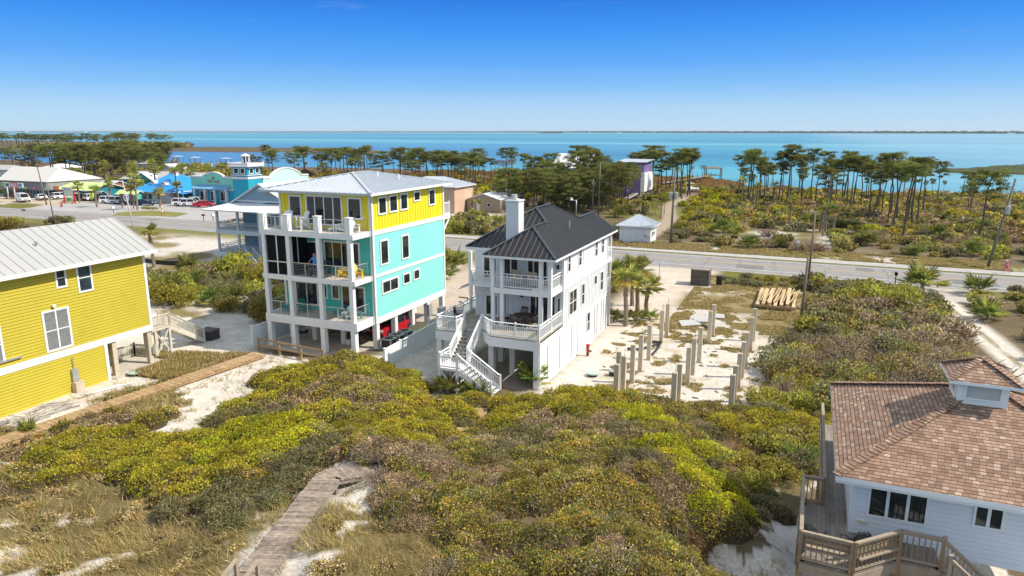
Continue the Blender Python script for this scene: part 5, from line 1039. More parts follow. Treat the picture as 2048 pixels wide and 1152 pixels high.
def boat(label,x,y,rz,L=6.,cover=None,z=-.5):
    t=thing('boat',label,'boat',(x,y,z),rz); m=MB(); st=[(-.5,.95),(-.2,1.),(.15,.95),(.38,.6),(.5,.05)]
    for (a,w),(b,v) in zip(st,st[1:]):
        for s in (-1,1):
            q=[(a*L,s*w*1.1,1.0+.2*max(0,a)),(b*L,s*v*1.1,1.0+.2*max(0,b)),(b*L,s*v*.5,0),(a*L,s*w*.5,0)]; m.poly(q if s>0 else q[::-1])
        m.poly([(a*L,-w*1.1,.8),(b*L,-v*1.1,.8),(b*L,v*1.1,.8),(a*L,w*1.1,.8)])
    m.poly([(-.5*L,-1.04,1),(-.5*L,1.04,1),(-.5*L,.47,0),(-.5*L,-.47,0)]); m.build('hull',WHITE,t,local=True)
    m=MB(); m.box(-.15*L,-.5,.8,.05*L,.5,1.6); m.build('console',GREYM if not cover else WHITE,t,local=True)
    if cover:
        m=MB(); m.box(-.2*L,-1,2.4,.12*L,1,2.5)
        for u in (-.18*L,.1*L):
            for s in (-.9,.9): m.tube([(u,s,.9),(u,s,2.4)],.04,5)
        m.build('canopy',cover,t,local=True)
boat('white boat with blue canopy moored at the lagoon pier',-293,281,.4,7,METB); boat('small white skiff moored near the marsh edge pier',-262,283,.3,6); boat('small white skiff beside the lagoon shelter',-286,277,.6,6)
boat('white covered boat parked on the sandy drive beside the violet house',-31.5,206,.9,6.5,OFFW,.1)
# ================================================================== PEOPLE
SKIN=mat('skin',(.50,.27,.19),.55,.06); HAIR=mat('hair',(.06,.04,.03),.7,.2); BLUES=mat('blue_shirt',(.07,.30,.62),.8,.1); JEANS=mat('dark_jeans',(.04,.07,.14),.85,.15); PINKC=mat('pink_top',(.70,.08,.25),.8,.08); CAPR=mat('coral_cap',(.65,.20,.20),.7,.1); SHOE=mat('shoe',(.6,.6,.6),.7,.1)
def person(label,loc,rz,pose,mats,cap):
    t=thing('person',label,'person',loc,rz); J=pose; vs=[];es=[];rs=[]
    def v(p,r): vs.append(p); rs.append(r); return len(vs)-1
    pel=v(J['pel'],.125); sp=v(J['sp'],.12); ch=v(J['ch'],.14); nk=v(J['nk'],.055); hb=v(J['hb'],.085); ht=v(J['ht'],.075)
    es+= [(pel,sp),(sp,ch),(ch,nk),(nk,hb),(hb,ht)]
    nose=v(tuple(Vector(J['hb'])+Vector((0,-.1,.03))),.022); es.append((hb,nose))
    for s in 'LR':
        a=v(J['sh'+s],.065); b=v(J['el'+s],.043); c=v(J['wr'+s],.028); es+=[(ch,a),(a,b),(b,c)]
        w=Vector(J['wr'+s]); d=(w-Vector(J['el'+s])).normalized(); sd=d.cross(Vector((0,1,.2))).normalized(); pm=v(tuple(w+d*.07),.03); es.append((c,pm))
        for i,l in enumerate((.07,.085,.08,.06)):
            r=w+d*.09+sd*(-.03+.02*i); q=v(tuple(r),.01); e=v(tuple(r+d*l*.6+Vector((0,-.012,0))),.009); g=v(tuple(r+d*l+Vector((0,-.03,0))),.008); es+=[(pm,q),(q,e),(e,g)]
        th=v(tuple(w+d*.05+sd*-.055),.011); tp=v(tuple(w+d*.09+sd*-.07),.009); es+=[(pm,th),(th,tp)]
        h=v(J['hi'+s],.1); k=v(J['kn'+s],.062); f=v(J['an'+s],.04); to=v(tuple(Vector(J['an'+s])+Vector((0,-.17,-.05))),.035); es+=[(pel,h),(h,k),(k,f),(f,to)]
    me=bpy.data.meshes.new('body'); me.from_pydata(vs,es,[]); o=bpy.data.objects.new('body',me); COL.objects.link(o)
    md=o.modifiers.new('s','SKIN'); sv=me.skin_vertices[0].data
    for i,r in enumerate(rs): sv[i].radius=(r,r); sv[i].use_root=(i==0)
    o.modifiers.new('d','SUBSURF').levels=1
    dg=bpy.context.evaluated_depsgraph_get(); m2=bpy.data.meshes.new_from_object(o.evaluated_get(dg)); o.modifiers.clear(); o.data=m2; bpy.data.meshes.remove(me)
    m2.materials.clear()
    for m in mats: m2.materials.append(m)
    pz=J['pel'][2]; segs=[(J['el'+s],J['wr'+s],0) for s in 'LR']+[(J['sh'+s],J['el'+s],mats[4] if False else 1) for s in 'LR']
    for p in m2.polygons:
        c=p.center; p.use_smooth=True
        if c.z>J['nk'][2]+.01: k=0
        elif c.z>pz+.02: k=1
        elif c.z>J['kneez']: k=2
        elif c.z>.12: k=3
        else: k=4
        for a,b,kk in segs:
            A=Vector(a);B=Vector(b);d=B-A; u=max(0,min(1.6,(c-A).dot(d)/d.length_squared))
            if (c-A-d*u).length<.062 and u>.05: k=kk if kk==0 else k
        if c.z>J['nk'][2]+.02: k=0
        p.material_index=k
    o.parent=t
    m=MB(); hb=Vector(J['ht']); m.tube([hb+Vector((0,.01,-.07)),hb+Vector((0,.01,.0)),hb+Vector((0,.01,.05)),hb+Vector((0,.01,.085))],[.1,.105,.085,.03],10); m.poly([hb+Vector((-.07,-.08,-.03)),hb+Vector((.07,-.08,-.03)),hb+Vector((.05,-.17,-.045)),hb+Vector((-.05,-.17,-.045))]); m.build('cap',cap,t,True,local=True)
    m=MB(); m.tube([hb+Vector((0,.05,-.12)),hb+Vector((0,.045,-.03))],[.075,.085],8); m.build('hair',HAIR,t,True,local=True)
    for s in (-1,1):
        m=MB(); q=Vector(J['hb'])+Vector((s*.032,-.082,.04)); m.tube([q,q+Vector((0,-.006,0))],.012,6); m.build('eye',DARK,t,local=True)
    return t
stand=dict(pel=(0,0,.95),sp=(0,0,1.12),ch=(0,-.02,1.34),nk=(0,-.02,1.5),hb=(0,-.05,1.6),ht=(0,-.04,1.7),shL=(-.2,0,1.42),elL=(-.34,-.05,1.2),wrL=(-.42,-.25,1.05),shR=(.2,0,1.42),elR=(.36,-.18,1.38),wrR=(.16,-.16,1.6),hiL=(-.1,0,.9),knL=(-.13,-.03,.5),anL=(-.14,.03,.07),hiR=(.1,0,.9),knR=(.12,-.02,.5),anR=(.15,.02,.07),kneez=.5)
person('person in blue shirt, dark jeans and coral cap standing at balcony rail',(-34.7,43.35,T2),R(15),stand,[SKIN,BLUES,JEANS,JEANS,SHOE],CAPR)
run=dict(pel=(0,0,.95),sp=(0,-.02,1.12),ch=(0,-.06,1.33),nk=(0,-.08,1.48),hb=(0,-.11,1.58),ht=(0,-.11,1.68),shL=(-.17,-.05,1.4),elL=(-.25,.16,1.2),wrL=(-.2,-.02,1.08),shR=(.17,-.05,1.4),elR=(.25,-.18,1.16),wrR=(.18,-.32,1.3),hiL=(-.09,0,.9),knL=(-.1,-.28,.58),anL=(-.1,-.1,.2),hiR=(.09,0,.9),knR=(.1,.12,.5),anR=(.1,.38,.2),kneez=.62)
for k in run:
    if k!='kneez': run[k]=(run[k][0],run[k][1],run[k][2]-.1 if k not in('anL','anR') else run[k][2]-.08)
run['kneez']=.55
person('person jogging in pink top and shorts on the roadside path',(22.9,101.2,.04),R(-60),run,[SKIN,PINKC,PINKC,SKIN,SHOE],WHITE)
# ================================================================== GROUND, ROAD, WATER
def inside(px,py,poly):
    r=np.zeros(px.shape,bool); n=len(poly)
    for i in range(n):
        x0,y0=poly[i]; x1,y1=poly[(i+1)%n]
        if y0==y1: continue
        c=((y0>py)!=(y1>py)); r^= c&(px<(x1-x0)*(py-y0)/(y1-y0)+x0)
    return r
def smooth(a,b,x): t=np.clip((x-a)/(b-a),0,1); return t*t*(3-2*t)
def rect(X,Y,x0,x1,y0,y1,s=1.): return smooth(x0-s,x0+s,X)*(1-smooth(x1-s,x1+s,X))*smooth(y0-s,y0+s,Y)*(1-smooth(y1-s,y1+s,Y))
MAIN=[(-900,230),(-520,300),(-466,286),(-380,268),(-299,262),(-242,281),(-205,284),(-173,279),(-145,275),(-119,269),(-82,275),(-56,269),(-38,264),(-27,256),(-15,235),(2,227),(16,223),(31,217),(50,213),(80,204),(220,188),(400,180),(400,-300),(-900,-300)]
FARL=[(-2400,1300),(-1426,884),(-1200,860),(-1010,790),(-795,671),(-700,625),(-608,571),(-590,520),(-581,495),(-614,444),(-690,405),(-759,383),(-1000,360),(-2400,300)]
MARL=[(-690,540),(-644,556),(-650,600),(-580,612),(-522,607),(-454,636),(-400,580),(-316,505),(-335,469),(-422,491),(-478,468),(-548,472),(-600,490)]
MARR=[(46,356),(60,392),(76,415),(103,455),(152,508),(240,560),(240,330),(102,339),(79,347),(62,347)]
BWL=[(-40.9,14.0),(-39.80,22.22),(-38.16,35.51),(-37.92,40.24)]; BWL[0]=(2*BWL[1][0]-BWL[2][0],2*BWL[1][1]-BWL[2][1])
BWG=[(-13.07,11.60),(-14.43,14.40),(-16.58,20.74),(-15.67,22.19)]
BWG=[q[:2] for q in BWG]; BWZ=[4.25,4.0,3.72,3.5]
def pdist(X,Y,pl):
    d=np.full(X.shape,1e9)
    for (x0,y0),(x1,y1) in zip(pl[:-1],pl[1:]):
        t=np.clip(((X-x0)*(x1-x0)+(Y-y0)*(y1-y0))/((x1-x0)**2+(y1-y0)**2),0,1); d=np.minimum(d,np.hypot(X-x0-t*(x1-x0),Y-y0-t*(y1-y0)))
    return d
SEEDS=[(-22.4,13.7,'G'),(-23.8,13.6,'G'),(-20.8,12.4,'G'),(-20.2,13.6,'G'),(-28.2,16.5,'G'),(-28.9,18.9,'G'),(-24.7,14.1,'G'),(-23.5,16.1,'G'),(-18.9,14.4,'G'),(-18.6,15.8,'G'),(-15.0,15.2,'G'),(-16.3,17.7,'G'),(-24.2,17.7,'G'),(-26.5,16.6,'G'),(-34.3,19.4,'G'),(-26.7,15.0,'G'),(-16.3,14.7,'G'),(-20.1,16.5,'G'),(-14.6,16.2,'G'),(-15.1,17.8,'G'),(-14.0,17.4,'G'),(-13.0,17.2,'G'),(-12.9,18.2,'G'),(-11.4,17.8,'G'),(-10.4,17.6,'G'),(-11.4,16.5,'G'),(-11.9,15.6,'G'),(-15.8,13.6,'G'),(-18.5,13.2,'G'),(-14.2,14.6,'G'),(-13.6,16.5,'G'),(-0.2,31.6,'G'),(0.7,33.2,'G'),(1.1,35.8,'G'),(-1.3,29.3,'G'),(-35.4,29.3,'G'),(-39.8,30.0,'G'),(-40.2,23.3,'G'),(-10.6,16.5,'G'),(-11.8,14.8,'G'),(-15.5,17.8,'G'),(-16.7,15.5,'G'),(-23.4,13.1,'S'),(-24.7,13.4,'S'),(-21.5,13.4,'S'),(-32.4,26.9,'S'),(-34.5,31.1,'S'),(-33.6,32.3,'S'),(-34.4,35.3,'S'),(-34.8,37.7,'S'),(-32.9,28.5,'S'),(-31.9,25.5,'S'),(-28.0,21.9,'S'),(-16.9,22.3,'S'),(-16.4,22.7,'S'),(-15.7,20.9,'S'),(-14.5,20.0,'S'),(-13.2,17.2,'S'),(-13.2,15.8,'S'),(-13.0,15.1,'S'),(-2.2,23.6,'S'),(-2.8,23.8,'S'),(-1.8,23.2,'S'),(0.4,28.0,'S'),(0.1,24.9,'S'),(0.8,25.5,'S'),(-0.5,23.5,'S'),(-42.8,30.5,'S'),(-41.2,26.6,'S'),(-36.4,36.5,'S'),(-31.9,29.8,'S'),(-2.4,23.8,'S'),(1.6,42.6,'S'),(-1.1,22.8,'S'),(-35.2,40.4,'S'),(-33.8,41.5,'S'),(-15.1,21.2,'S'),(-17.7,22.0,'S'),(-21.5,36.3,'S'),(-23.1,39.9,'S'),(-33.5,21.3,'Y'),(-32.7,22.3,'Y'),(-30.8,22.8,'Y'),(-27.8,21.8,'Y'),(-34.5,24.2,'Y'),(-34.3,25.3,'Y'),(-30.3,23.9,'Y'),(-31.3,20.5,'Y'),(-26.2,21.8,'Y'),(-23.6,21.5,'Y'),(-30.2,33.6,'Y'),(-30.1,30.8,'Y'),(-30.3,35.7,'Y'),(-26.4,35.8,'Y'),(-27.3,39.3,'Y'),(-25.0,39.5,'Y'),(-22.5,36.7,'Y'),(-19.5,26.2,'Y'),(-19.0,28.1,'Y'),(-18.6,30.3,'Y'),(-17.7,30.8,'Y'),(-17.0,26.7,'Y'),(-18.1,32.6,'Y'),(-20.1,33.8,'Y'),(-18.4,35.6,'Y'),(-17.2,32.0,'Y'),(-12.0,36.5,'Y'),(-12.5,42.1,'Y'),(-10.6,41.3,'Y'),(-14.6,34.3,'Y'),(-15.5,33.7,'Y'),(-15.1,37.2,'Y'),(-23.6,19.6,'Y'),(-21.1,20.7,'Y'),(-22.9,28.3,'Y'),(-2.1,36.6,'Y'),(-0.5,40.4,'Y'),(-34.5,26.8,'W'),(-33.5,27.6,'W'),(-35.0,25.2,'W'),(-37.3,23.3,'W'),(-33.4,19.8,'W'),(-25.3,30.5,'W'),(-26.7,33.7,'W'),(-17.5,23.2,'W'),(-16.8,23.5,'W'),(-14.3,22.4,'W'),(-14.0,20.5,'W'),(-14.4,24.9,'W'),(-15.2,28.4,'W'),(-12.8,19.3,'W'),(-12.9,21.6,'W'),(-12.5,24.6,'W'),(-9.2,17.1,'W'),(-9.5,30.4,'W'),(-5.7,24.7,'W'),(-8.0,29.6,'W'),(-4.5,23.8,'W'),(-3.6,24.2,'W'),(-9.1,33.5,'W'),(-12.5,33.6,'W'),(-15.2,14.6,'W'),(-9.3,43.8,'W'),(-27.9,30.9,'W'),(-20.0,26.1,'W'),(-13.6,27.8,'W'),(-9.6,33.4,'W'),(-11.1,19.5,'W'),(-11.0,22.5,'W'),(-20.9,19.7,'D'),(-19.6,20.8,'D'),(-19.0,21.9,'D'),(-21.4,18.3,'D'),(-20.3,24.2,'D'),(-16.9,20.7,'D'),(-28.8,28.3,'D'),(-12.0,27.2,'D'),(-11.9,29.9,'D'),(-4.4,26.1,'D'),(-5.4,28.3,'D'),(-6.5,31.2,'D'),(-16.9,33.3,'D'),(-0.5,29.1,'D'),(-0.6,23.8,'D'),(1.1,31.2,'D'),(-18.5,20.1,'D'),(-18.5,19.0,'D'),(-18.1,17.6,'D'),(-13.9,31.5,'D'),(-4.1,30.6,'D'),(-4.3,35.6,'D'),(-2.2,30.2,'D'),(-24.3,31.9,'O'),(-29.5,37.9,'O'),(-23.7,36.3,'O'),(-21.4,31.7,'O'),(-21.3,29.5,'O'),(-20.5,26.0,'O'),(-22.6,33.0,'O'),(-10.8,20.1,'O'),(-9.2,18.7,'O'),(-10.0,22.6,'O'),(-8.3,20.8,'O'),(-6.8,19.4,'O'),(-7.1,23.0,'O'),(-5.9,22.0,'O'),(-7.0,17.7,'O'),(-5.3,17.3,'O'),(-4.5,20.0,'O'),(-3.4,18.5,'O'),(-7.4,27.2,'O'),(-9.7,27.4,'O'),(-3.4,22.9,'O'),(-7.8,17.6,'O'),(-8.4,17.1,'O'),(-4.4,17.7,'O'),(-8.1,22.8,'O'),(-6.2,20.0,'O'),(-9.9,24.4,'O'),(-4.8,22.8,'O'),(-5.4,39.5,'O'),(-3.5,40.5,'O'),(-1.7,24.7,'O'),(-3.7,23.4,'O'),(-5.9,16.7,'O'),(-5.1,32.8,'O'),(-7.9,40.5,'O'),(-25.7,26.1,'L'),(-24.3,26.8,'L'),(-23.0,26.7,'L'),(-25.1,23.8,'L'),(-22.8,24.4,'L'),(-25.0,22.8,'L'),(-16.3,22.5,'L'),(-7.1,35.1,'L'),(-4.6,31.4,'L'),(-4.8,29.4,'L'),(-3.5,28.6,'L'),(-2.6,28.6,'L'),(-2.0,25.6,'L'),(-2.6,23.8,'K'),(-2.2,34.8,'K'),(-1.2,34.3,'K'),(-1.4,30.9,'K'),(-2.9,24.2,'K'),(-0.3,36.2,'K'),(-1.0,24.8,'K')]
_S=np.array([s[:2] for s in SEEDS]); _T=np.array([s[2] for s in SEEDS])
def zone(X,Y):
    sh=X.shape; x=X.ravel(); y=Y.ravel(); wx=x+(fbm(x,y,2.2,31)-.5)*2.6; wy=y+(fbm(x,y,2.2,47)-.5)*2.6; idx=np.zeros(x.size,int)
    for i in range(0,x.size,20000): idx[i:i+20000]=((wx[i:i+20000,None]-_S[None,:,0])**2+(wy[i:i+20000,None]-_S[None,:,1])**2).argmin(1)
    return _T[idx].reshape(sh)
CS=np.array((.66,.62,.56)); CT=np.array((.50,.42,.33)); CG=np.array((.21,.17,.075)); CV=np.array((.17,.165,.045)); CL=np.array((.15,.118,.07)); CM=np.array((.13,.092,.058)); CP=np.array((.30,.25,.20))
def ground_col(X,Y):
    n1=fbm(X,Y,6,5)[...,None]; n2=fbm(X,Y,1.5,8)[...,None]; n3=fbm(X,Y,16,12)[...,None]
    c=CL*(0.7+.6*n2)+0*n1
    def put(c,w,col): w=np.clip(w,0,1)[...,None]; return c*(1-w)+col*w
    # scrub beyond the road: sandy gaps and grassy gaps
    far=smooth(100,108,Y); c=put(c,far*smooth(.52,.62,n3[...,0]),CG*(.7+.6*n2)); c=put(c,far*smooth(.60,.68,n1[...,0])*.4,CP*(.8+.5*n2))
    c=put(c,rect(X,Y,-10,6,112,135,5)*smooth(.42,.6,n1[...,0]),CS*.8); c=put(c,rect(X,Y,-24,-12,104,110,2)*smooth(.4,.5,n1[...,0]),CS*.75)
    c=put(c,rect(X,Y,-40,-22,122,160,5)*smooth(.3,.5,n1[...,0]),CV*(.8+.5*n2)); c=put(c,(1-smooth(1.,1.9,pdist(X,Y,[(-26,104),(-24,118),(-25,140),(-30,165),(-30,208)])))*.8,CT*.85)
    c=put(c,rect(X,Y,-75,-58,128,137,3)*smooth(.4,.55,n1[...,0]),CS*.85)
    sh=pdist(X,Y,MAIN[1:21]); c=put(c,(1-smooth(28,52,sh+22*(n3[...,0]-.5)))*smooth(185,200,Y)*(1-smooth(-10,6,X)),CM*(.7+.7*n2)); c=put(c,(1-smooth(3,9,sh))*smooth(185,200,Y)*smooth(-10,6,X),CM*(.6+.5*n2))
    isl=smooth(330,360,Y); c=put(c,isl,CM*(.6+.9*n3)); c=put(c,isl*smooth(.5,.6,n3[...,0]),np.array((.10,.11,.04))); c=put(c,isl*smooth(-10,20,X),np.array((.06,.075,.028))*(.6+.9*n1))
    # left side across the road: shell and sand parking
    c=put(c,rect(X,Y,-260,-104,99,126,3),CT*(.85+.3*n2)); c=put(c,rect(X,Y,-400,-210,99,200,8)*.5,CG)
    # road verges
    rd=Y+.02*X; c=put(c,rect(X,rd,-500,300,84.5,108.,1.2),CV*(.75+.6*n2)+(n1-.5)*.1); c=put(c,rect(X,rd,-500,300,104.2,108,1.)*smooth(.5,.62,n1[...,0]),CS*.8)
    # near side: gap between the houses
    c=put(c,rect(X,Y,-110,-39.5,40,86,3),CG*(.9+.5*n2))
    c=put(c,rect(X,Y,-60,-39.5,37,64,2)*smooth(.25,.4,n1[...,0]),CS*.9); c=put(c,rect(X,Y,-44,-40.3,36,80,1),CS*(.78+.3*n2)); c=put(c,rect(X,Y,-100,-56,62,86,4)*smooth(.35,.5,n1[...,0]),CS*.9)
    c=put(c,rect(X,Y,-29.4,-23.2,38,60,.8),CS*(.72+.3*n2)); c=put(c,rect(X,Y,-40,-23,57,88,2),np.array((.54,.46,.38))*(.85+.25*n2))
    # sandy lot with pilings, weeds toward the road, sand drive
    c=put(c,rect(X,Y,-16,-1.2+0*X,39.5,63,1.5),CS*(.86+.22*n2)); c=put(c,rect(X,Y,-14,-1,40,63,1)*smooth(.56,.70,n2[...,0])*.5,CG*1.4)
    c=put(c,rect(X,Y,-12.5,2,61,85,1.5),CG*(.8+.8*n2)); c=put(c,rect(X,Y,-12,2,61,84,1)*smooth(.5,.58,n1[...,0]),CS*.85)
    c=put(c,rect(X,Y,-23,-14.5,58,66,1.5),CT*(.9+.3*n2)*1.1); c=put(c,rect(X,rd,-17.5,-11.4,60,90.5,1),np.array((.60,.53,.44))*(.85+.3*n2)); c=put(c,rect(X,rd,-19,-9.5,86,90.4,1),np.array((.56,.50,.42)))
    # sand lane on the right
    lx=X-14.0+1.2*np.sin(Y*.09)-.6; c=put(c,rect(lx,Y,-1.25,1.25,47,86,.5),CS*(.85+.25*n2)); c=put(c,rect(lx,Y,-.25,.2,47,80,.3)*smooth(.45,.6,n2[...,0]),CG); c=put(c,rect(lx,rd,-2.6,3.4,82,90.4,1.2),np.array((.50,.47,.42)))
    # dune
    z=zone(X,Y); du=(Y<47)&(X<13)&(X>-62); bl=((X>-40.6)&(X<-29)&(Y>41.2))|((X>-24)&(X<-14.6)&(Y>39))|((X>-29.4)&(X<-23)&(Y>39))|((X>-16)&(X<-1)&(Y>41)); k=du&~bl
    for t,col in (('S',CS),('G',CG*.85),('K',np.array((.14,.085,.05)))): c[k&(z==t)]=(col*(.85+.28*n2))[k&(z==t)]
    sp=k&(z=='G')&(n2[...,0]>.70); c[sp]=(CS*.9)[None,:].repeat(sp.sum(),0)
    c=put(c,(1-smooth(.8,1.5,pdist(X,Y,BWG)))*k*.8,CS*.8)
    return np.clip(c,.01,.9)
CAMH=17.; HEAD=R(22.8)
na,nr=600,440; ang=np.linspace(R(-58),R(58),na)+HEAD; rad=np.concatenate([[.5],np.geomspace(5,2600,nr-1)])
AA,RR=np.meshgrid(ang,rad); GX=-np.sin(AA)*RR; GY=np.cos(AA)*RR
wx=GX+(fbm(GX,GY,40,71)-.5)*np.clip(RR*.06,0,30); wy=GY+(fbm(GX,GY,40,77)-.5)*np.clip(RR*.06,0,30)
land=inside(wx,wy,MAIN); fl=inside(wx,wy,FARL)|inside(wx,wy,MARL)|inside(wx,wy,MARR)
GZ=np.where(land,terr(GX,GY),np.where(fl,.1,-3.)); GZ=np.where(land&(GY>180),np.minimum(GZ,-.25+.6*fbm(GX,GY,25,4)),GZ); GZ=np.where(fl,-.5+.9*fbm(GX,GY,60,6),GZ)
for (xa,ya),(xb,yb),za,zb in zip(BWG[:-1],BWG[1:],BWZ[:-1],BWZ[1:]):   # the dune is cut level under the near boardwalk
    t_=((GX-xa)*(xb-xa)+(GY-ya)*(yb-ya))/((xb-xa)**2+(yb-ya)**2); tc_=np.clip(t_,0,1); d_=np.hypot(GX-xa-tc_*(xb-xa),GY-ya-tc_*(yb-ya)); zz=za+(zb-za)*tc_-.16
    k_=1-smooth(.75,1.7,d_); GZ=np.where((d_<1.7)&land,np.where(GZ>zz,GZ*(1-k_)+zz*k_,np.maximum(GZ,zz-.35*1)*k_+GZ*(1-k_)),GZ)
GC=ground_col(GX,GY)
def grid_mesh(name,X,Y,Z,C,m,kind='structure'):
    a,b=X.shape; me=bpy.data.meshes.new(name); V=np.stack([X,Y,Z],-1).reshape(-1,3); i=np.arange((a-1)*(b-1)); r=i//(b-1); q=i%(b-1); k=r*b+q
    F=np.stack([k,k+b,k+b+1,k+1],-1)
    me.vertices.add(len(V)); me.vertices.foreach_set('co',V.ravel()); me.loops.add(F.size); me.loops.foreach_set('vertex_index',F.ravel()); me.polygons.add(len(F)); me.polygons.foreach_set('loop_start',np.arange(len(F))*4)
    ca=me.color_attributes.new('Col','FLOAT_COLOR','POINT'); ca.data.foreach_set('color',np.concatenate([C.reshape(-1,3),np.ones((len(V),1))],1).ravel())
    me.polygons.foreach_set('use_smooth',np.ones(len(F),bool)); me.update(); me.validate(); me.materials.append(m); o=bpy.data.objects.new(name,me); COL.objects.link(o); o['kind']=kind; return o
def groundmat():
    m,nt,out=nodes('sand_and_soil'); L=nt.links.new; p=N(nt,'ShaderNodeBsdfPrincipled',Roughness=.95); p.inputs['Specular IOR Level'].default_value=.15
    a=N(nt,'ShaderNodeVertexColor',layer_name='Col'); co=coord(nt,'Object'); f=noise(nt,7,6,co,.7); g=noise(nt,1.1,5,co,.65)
    c=mixc(nt,.8,a.outputs['Color'],ramp(nt,f,[(.3,(.62,.6,.57)),(.7,(1.25,1.25,1.25))]),'MULTIPLY'); c=mixc(nt,.6,c,ramp(nt,g,[(.32,(.72,.70,.66)),(.68,(1.15,1.15,1.15))]),'MULTIPLY')
    L(c,p.inputs['Base Color']); bp=N(nt,'ShaderNodeBump',Strength=.55,Distance=.12); L(f,bp.inputs['Height']); L(bp.outputs[0],p.inputs['Normal']); L(p.outputs[0],out.inputs[0]); return m
grid_mesh('ground',GX,GY,GZ,GC,groundmat())
def strip(name,x0,x1,y0,y1,z,m,n=60):
    mb=MB(); xs=[x0+(x1-x0)*i/n for i in range(n+1)]
    for a,b in zip(xs,xs[1:]): mb.poly([(a,y0-.02*a,z),(b,y0-.02*b,z),(b,y1-.02*b,z),(a,y1-.02*a,z)])
    return setting(mb.build(name,m))
def asphalt(name,c,s=1.):
    m,nt,out=nodes(name); L=nt.links.new; p=N(nt,'ShaderNodeBsdfPrincipled',Roughness=.9); co=coord(nt,'Object'); a=noise(nt,40,3,co); b=noise(nt,.25,5,coord(nt,'Object',(.15,1.6,1))); d=noise(nt,.6,6,co,.75)
    k=mixc(nt,.5,ramp(nt,a,[(.3,tuple(x*.7 for x in c)),(.7,tuple(x*1.25 for x in c))]),ramp(nt,b,[(.3,tuple(x*.75 for x in c)),(.7,tuple(x*1.3 for x in c))])); k=mixc(nt,.35,k,ramp(nt,d,[(.35,tuple(x*.6 for x in c)),(.6,tuple(x*1.2 for x in c))]))
    L(k,p.inputs['Base Color']); L(p.outputs[0],out.inputs[0]); return m
ASP=asphalt('asphalt',(.25,.24,.235)); ASPL=asphalt('pale_asphalt',(.36,.35,.34)); ASPP=asphalt('bike_path_asphalt',(.40,.385,.365)); LW=mat('worn_white_line',(.62,.62,.60),.8,.3,4,fine=9); LY=mat('worn_yellow_line',(.58,.38,.10),.8,.3,4,fine=9)
strip('road',-520,260,90.,99.5,.03,ASP); strip('road_marking',-520,260,91.4,91.56,.036,LW); strip('road_marking',-520,260,95.1,95.22,.036,LY); strip('road_marking',-520,260,95.42,95.54,.036,LY); strip('road_marking',-520,260,98.75,98.91,.036,LW)
strip('road_shoulder',-520,260,89.2,89.99,.026,asphalt('shoulder',(.34,.32,.29))); strip('path',-102,260,100.5,103.2,.03,ASPP)
CRK=mat('road_crack',(.09,.088,.085),.9,.2); PAT=asphalt('patch_asphalt',(.17,.165,.16)); r_=random.Random(3)
for x0,w,y0,y1 in ((-8,3.4,91.9,94.6),(6,2.2,96,98.4),(-96,5,91.8,94.7),(-120,3,96.2,98.5),(16,4.5,92,94.8)):
    mb=MB(); mb.poly([(x0,y0-.02*x0,.034),(x0+w,y0-.02*x0+.1,.034),(x0+w-.1,y1-.02*x0,.034),(x0+.1,y1-.02*x0,.034)]); setting(mb.build('road_patch',PAT))
mb=MB()
for k in range(26):
    x=r_.uniform(-130,22); y=r_.uniform(90.5,92); q=[]
    for i in range(9): q.append((x+r_.gauss(0,.25),y+i*(98.8-y)/8-.02*x)); 
    if k%3==0: q=[(x+i*1.3,93.2+r_.gauss(0,.12)-.02*x) for i in range(9)]
    for a,b in zip(q,q[1:]): d=Vector((b[1]-a[1],a[0]-b[0],0)).normalized()*.035; mb.poly([(a[0]-d.x,a[1]-d.y,.0325),(a[0]+d.x,a[1]+d.y,.0325),(b[0]+d.x,b[1]+d.y,.0325),(b[0]-d.x,b[1]-d.y,.0325)])
setting(mb.build('road_crack',CRK))
mb=MB(); mb.poly([(-163,103.1,.02),(-103.5,101.9,.02),(-104,112,.02),(-112,126,.02),(-141,123.5,.02),(-163,118.5,.02)]); setting(mb.build('parking_lot',ASPL))
mb=MB(); pl=[(-131.63,101.10),(-135.96,106.17),(-132.96,111.65),(-126.01,111.39),(-120.58,110.61),(-117.94,104.98),(-124.26,104.20)]; mb.poly([(x,y,.04) for x,y in pl][::-1] if True else pl); setting(mb.build('grass_island',mat('island_grass',(.20,.19,.04),.95,.4,.5,fine=4)))
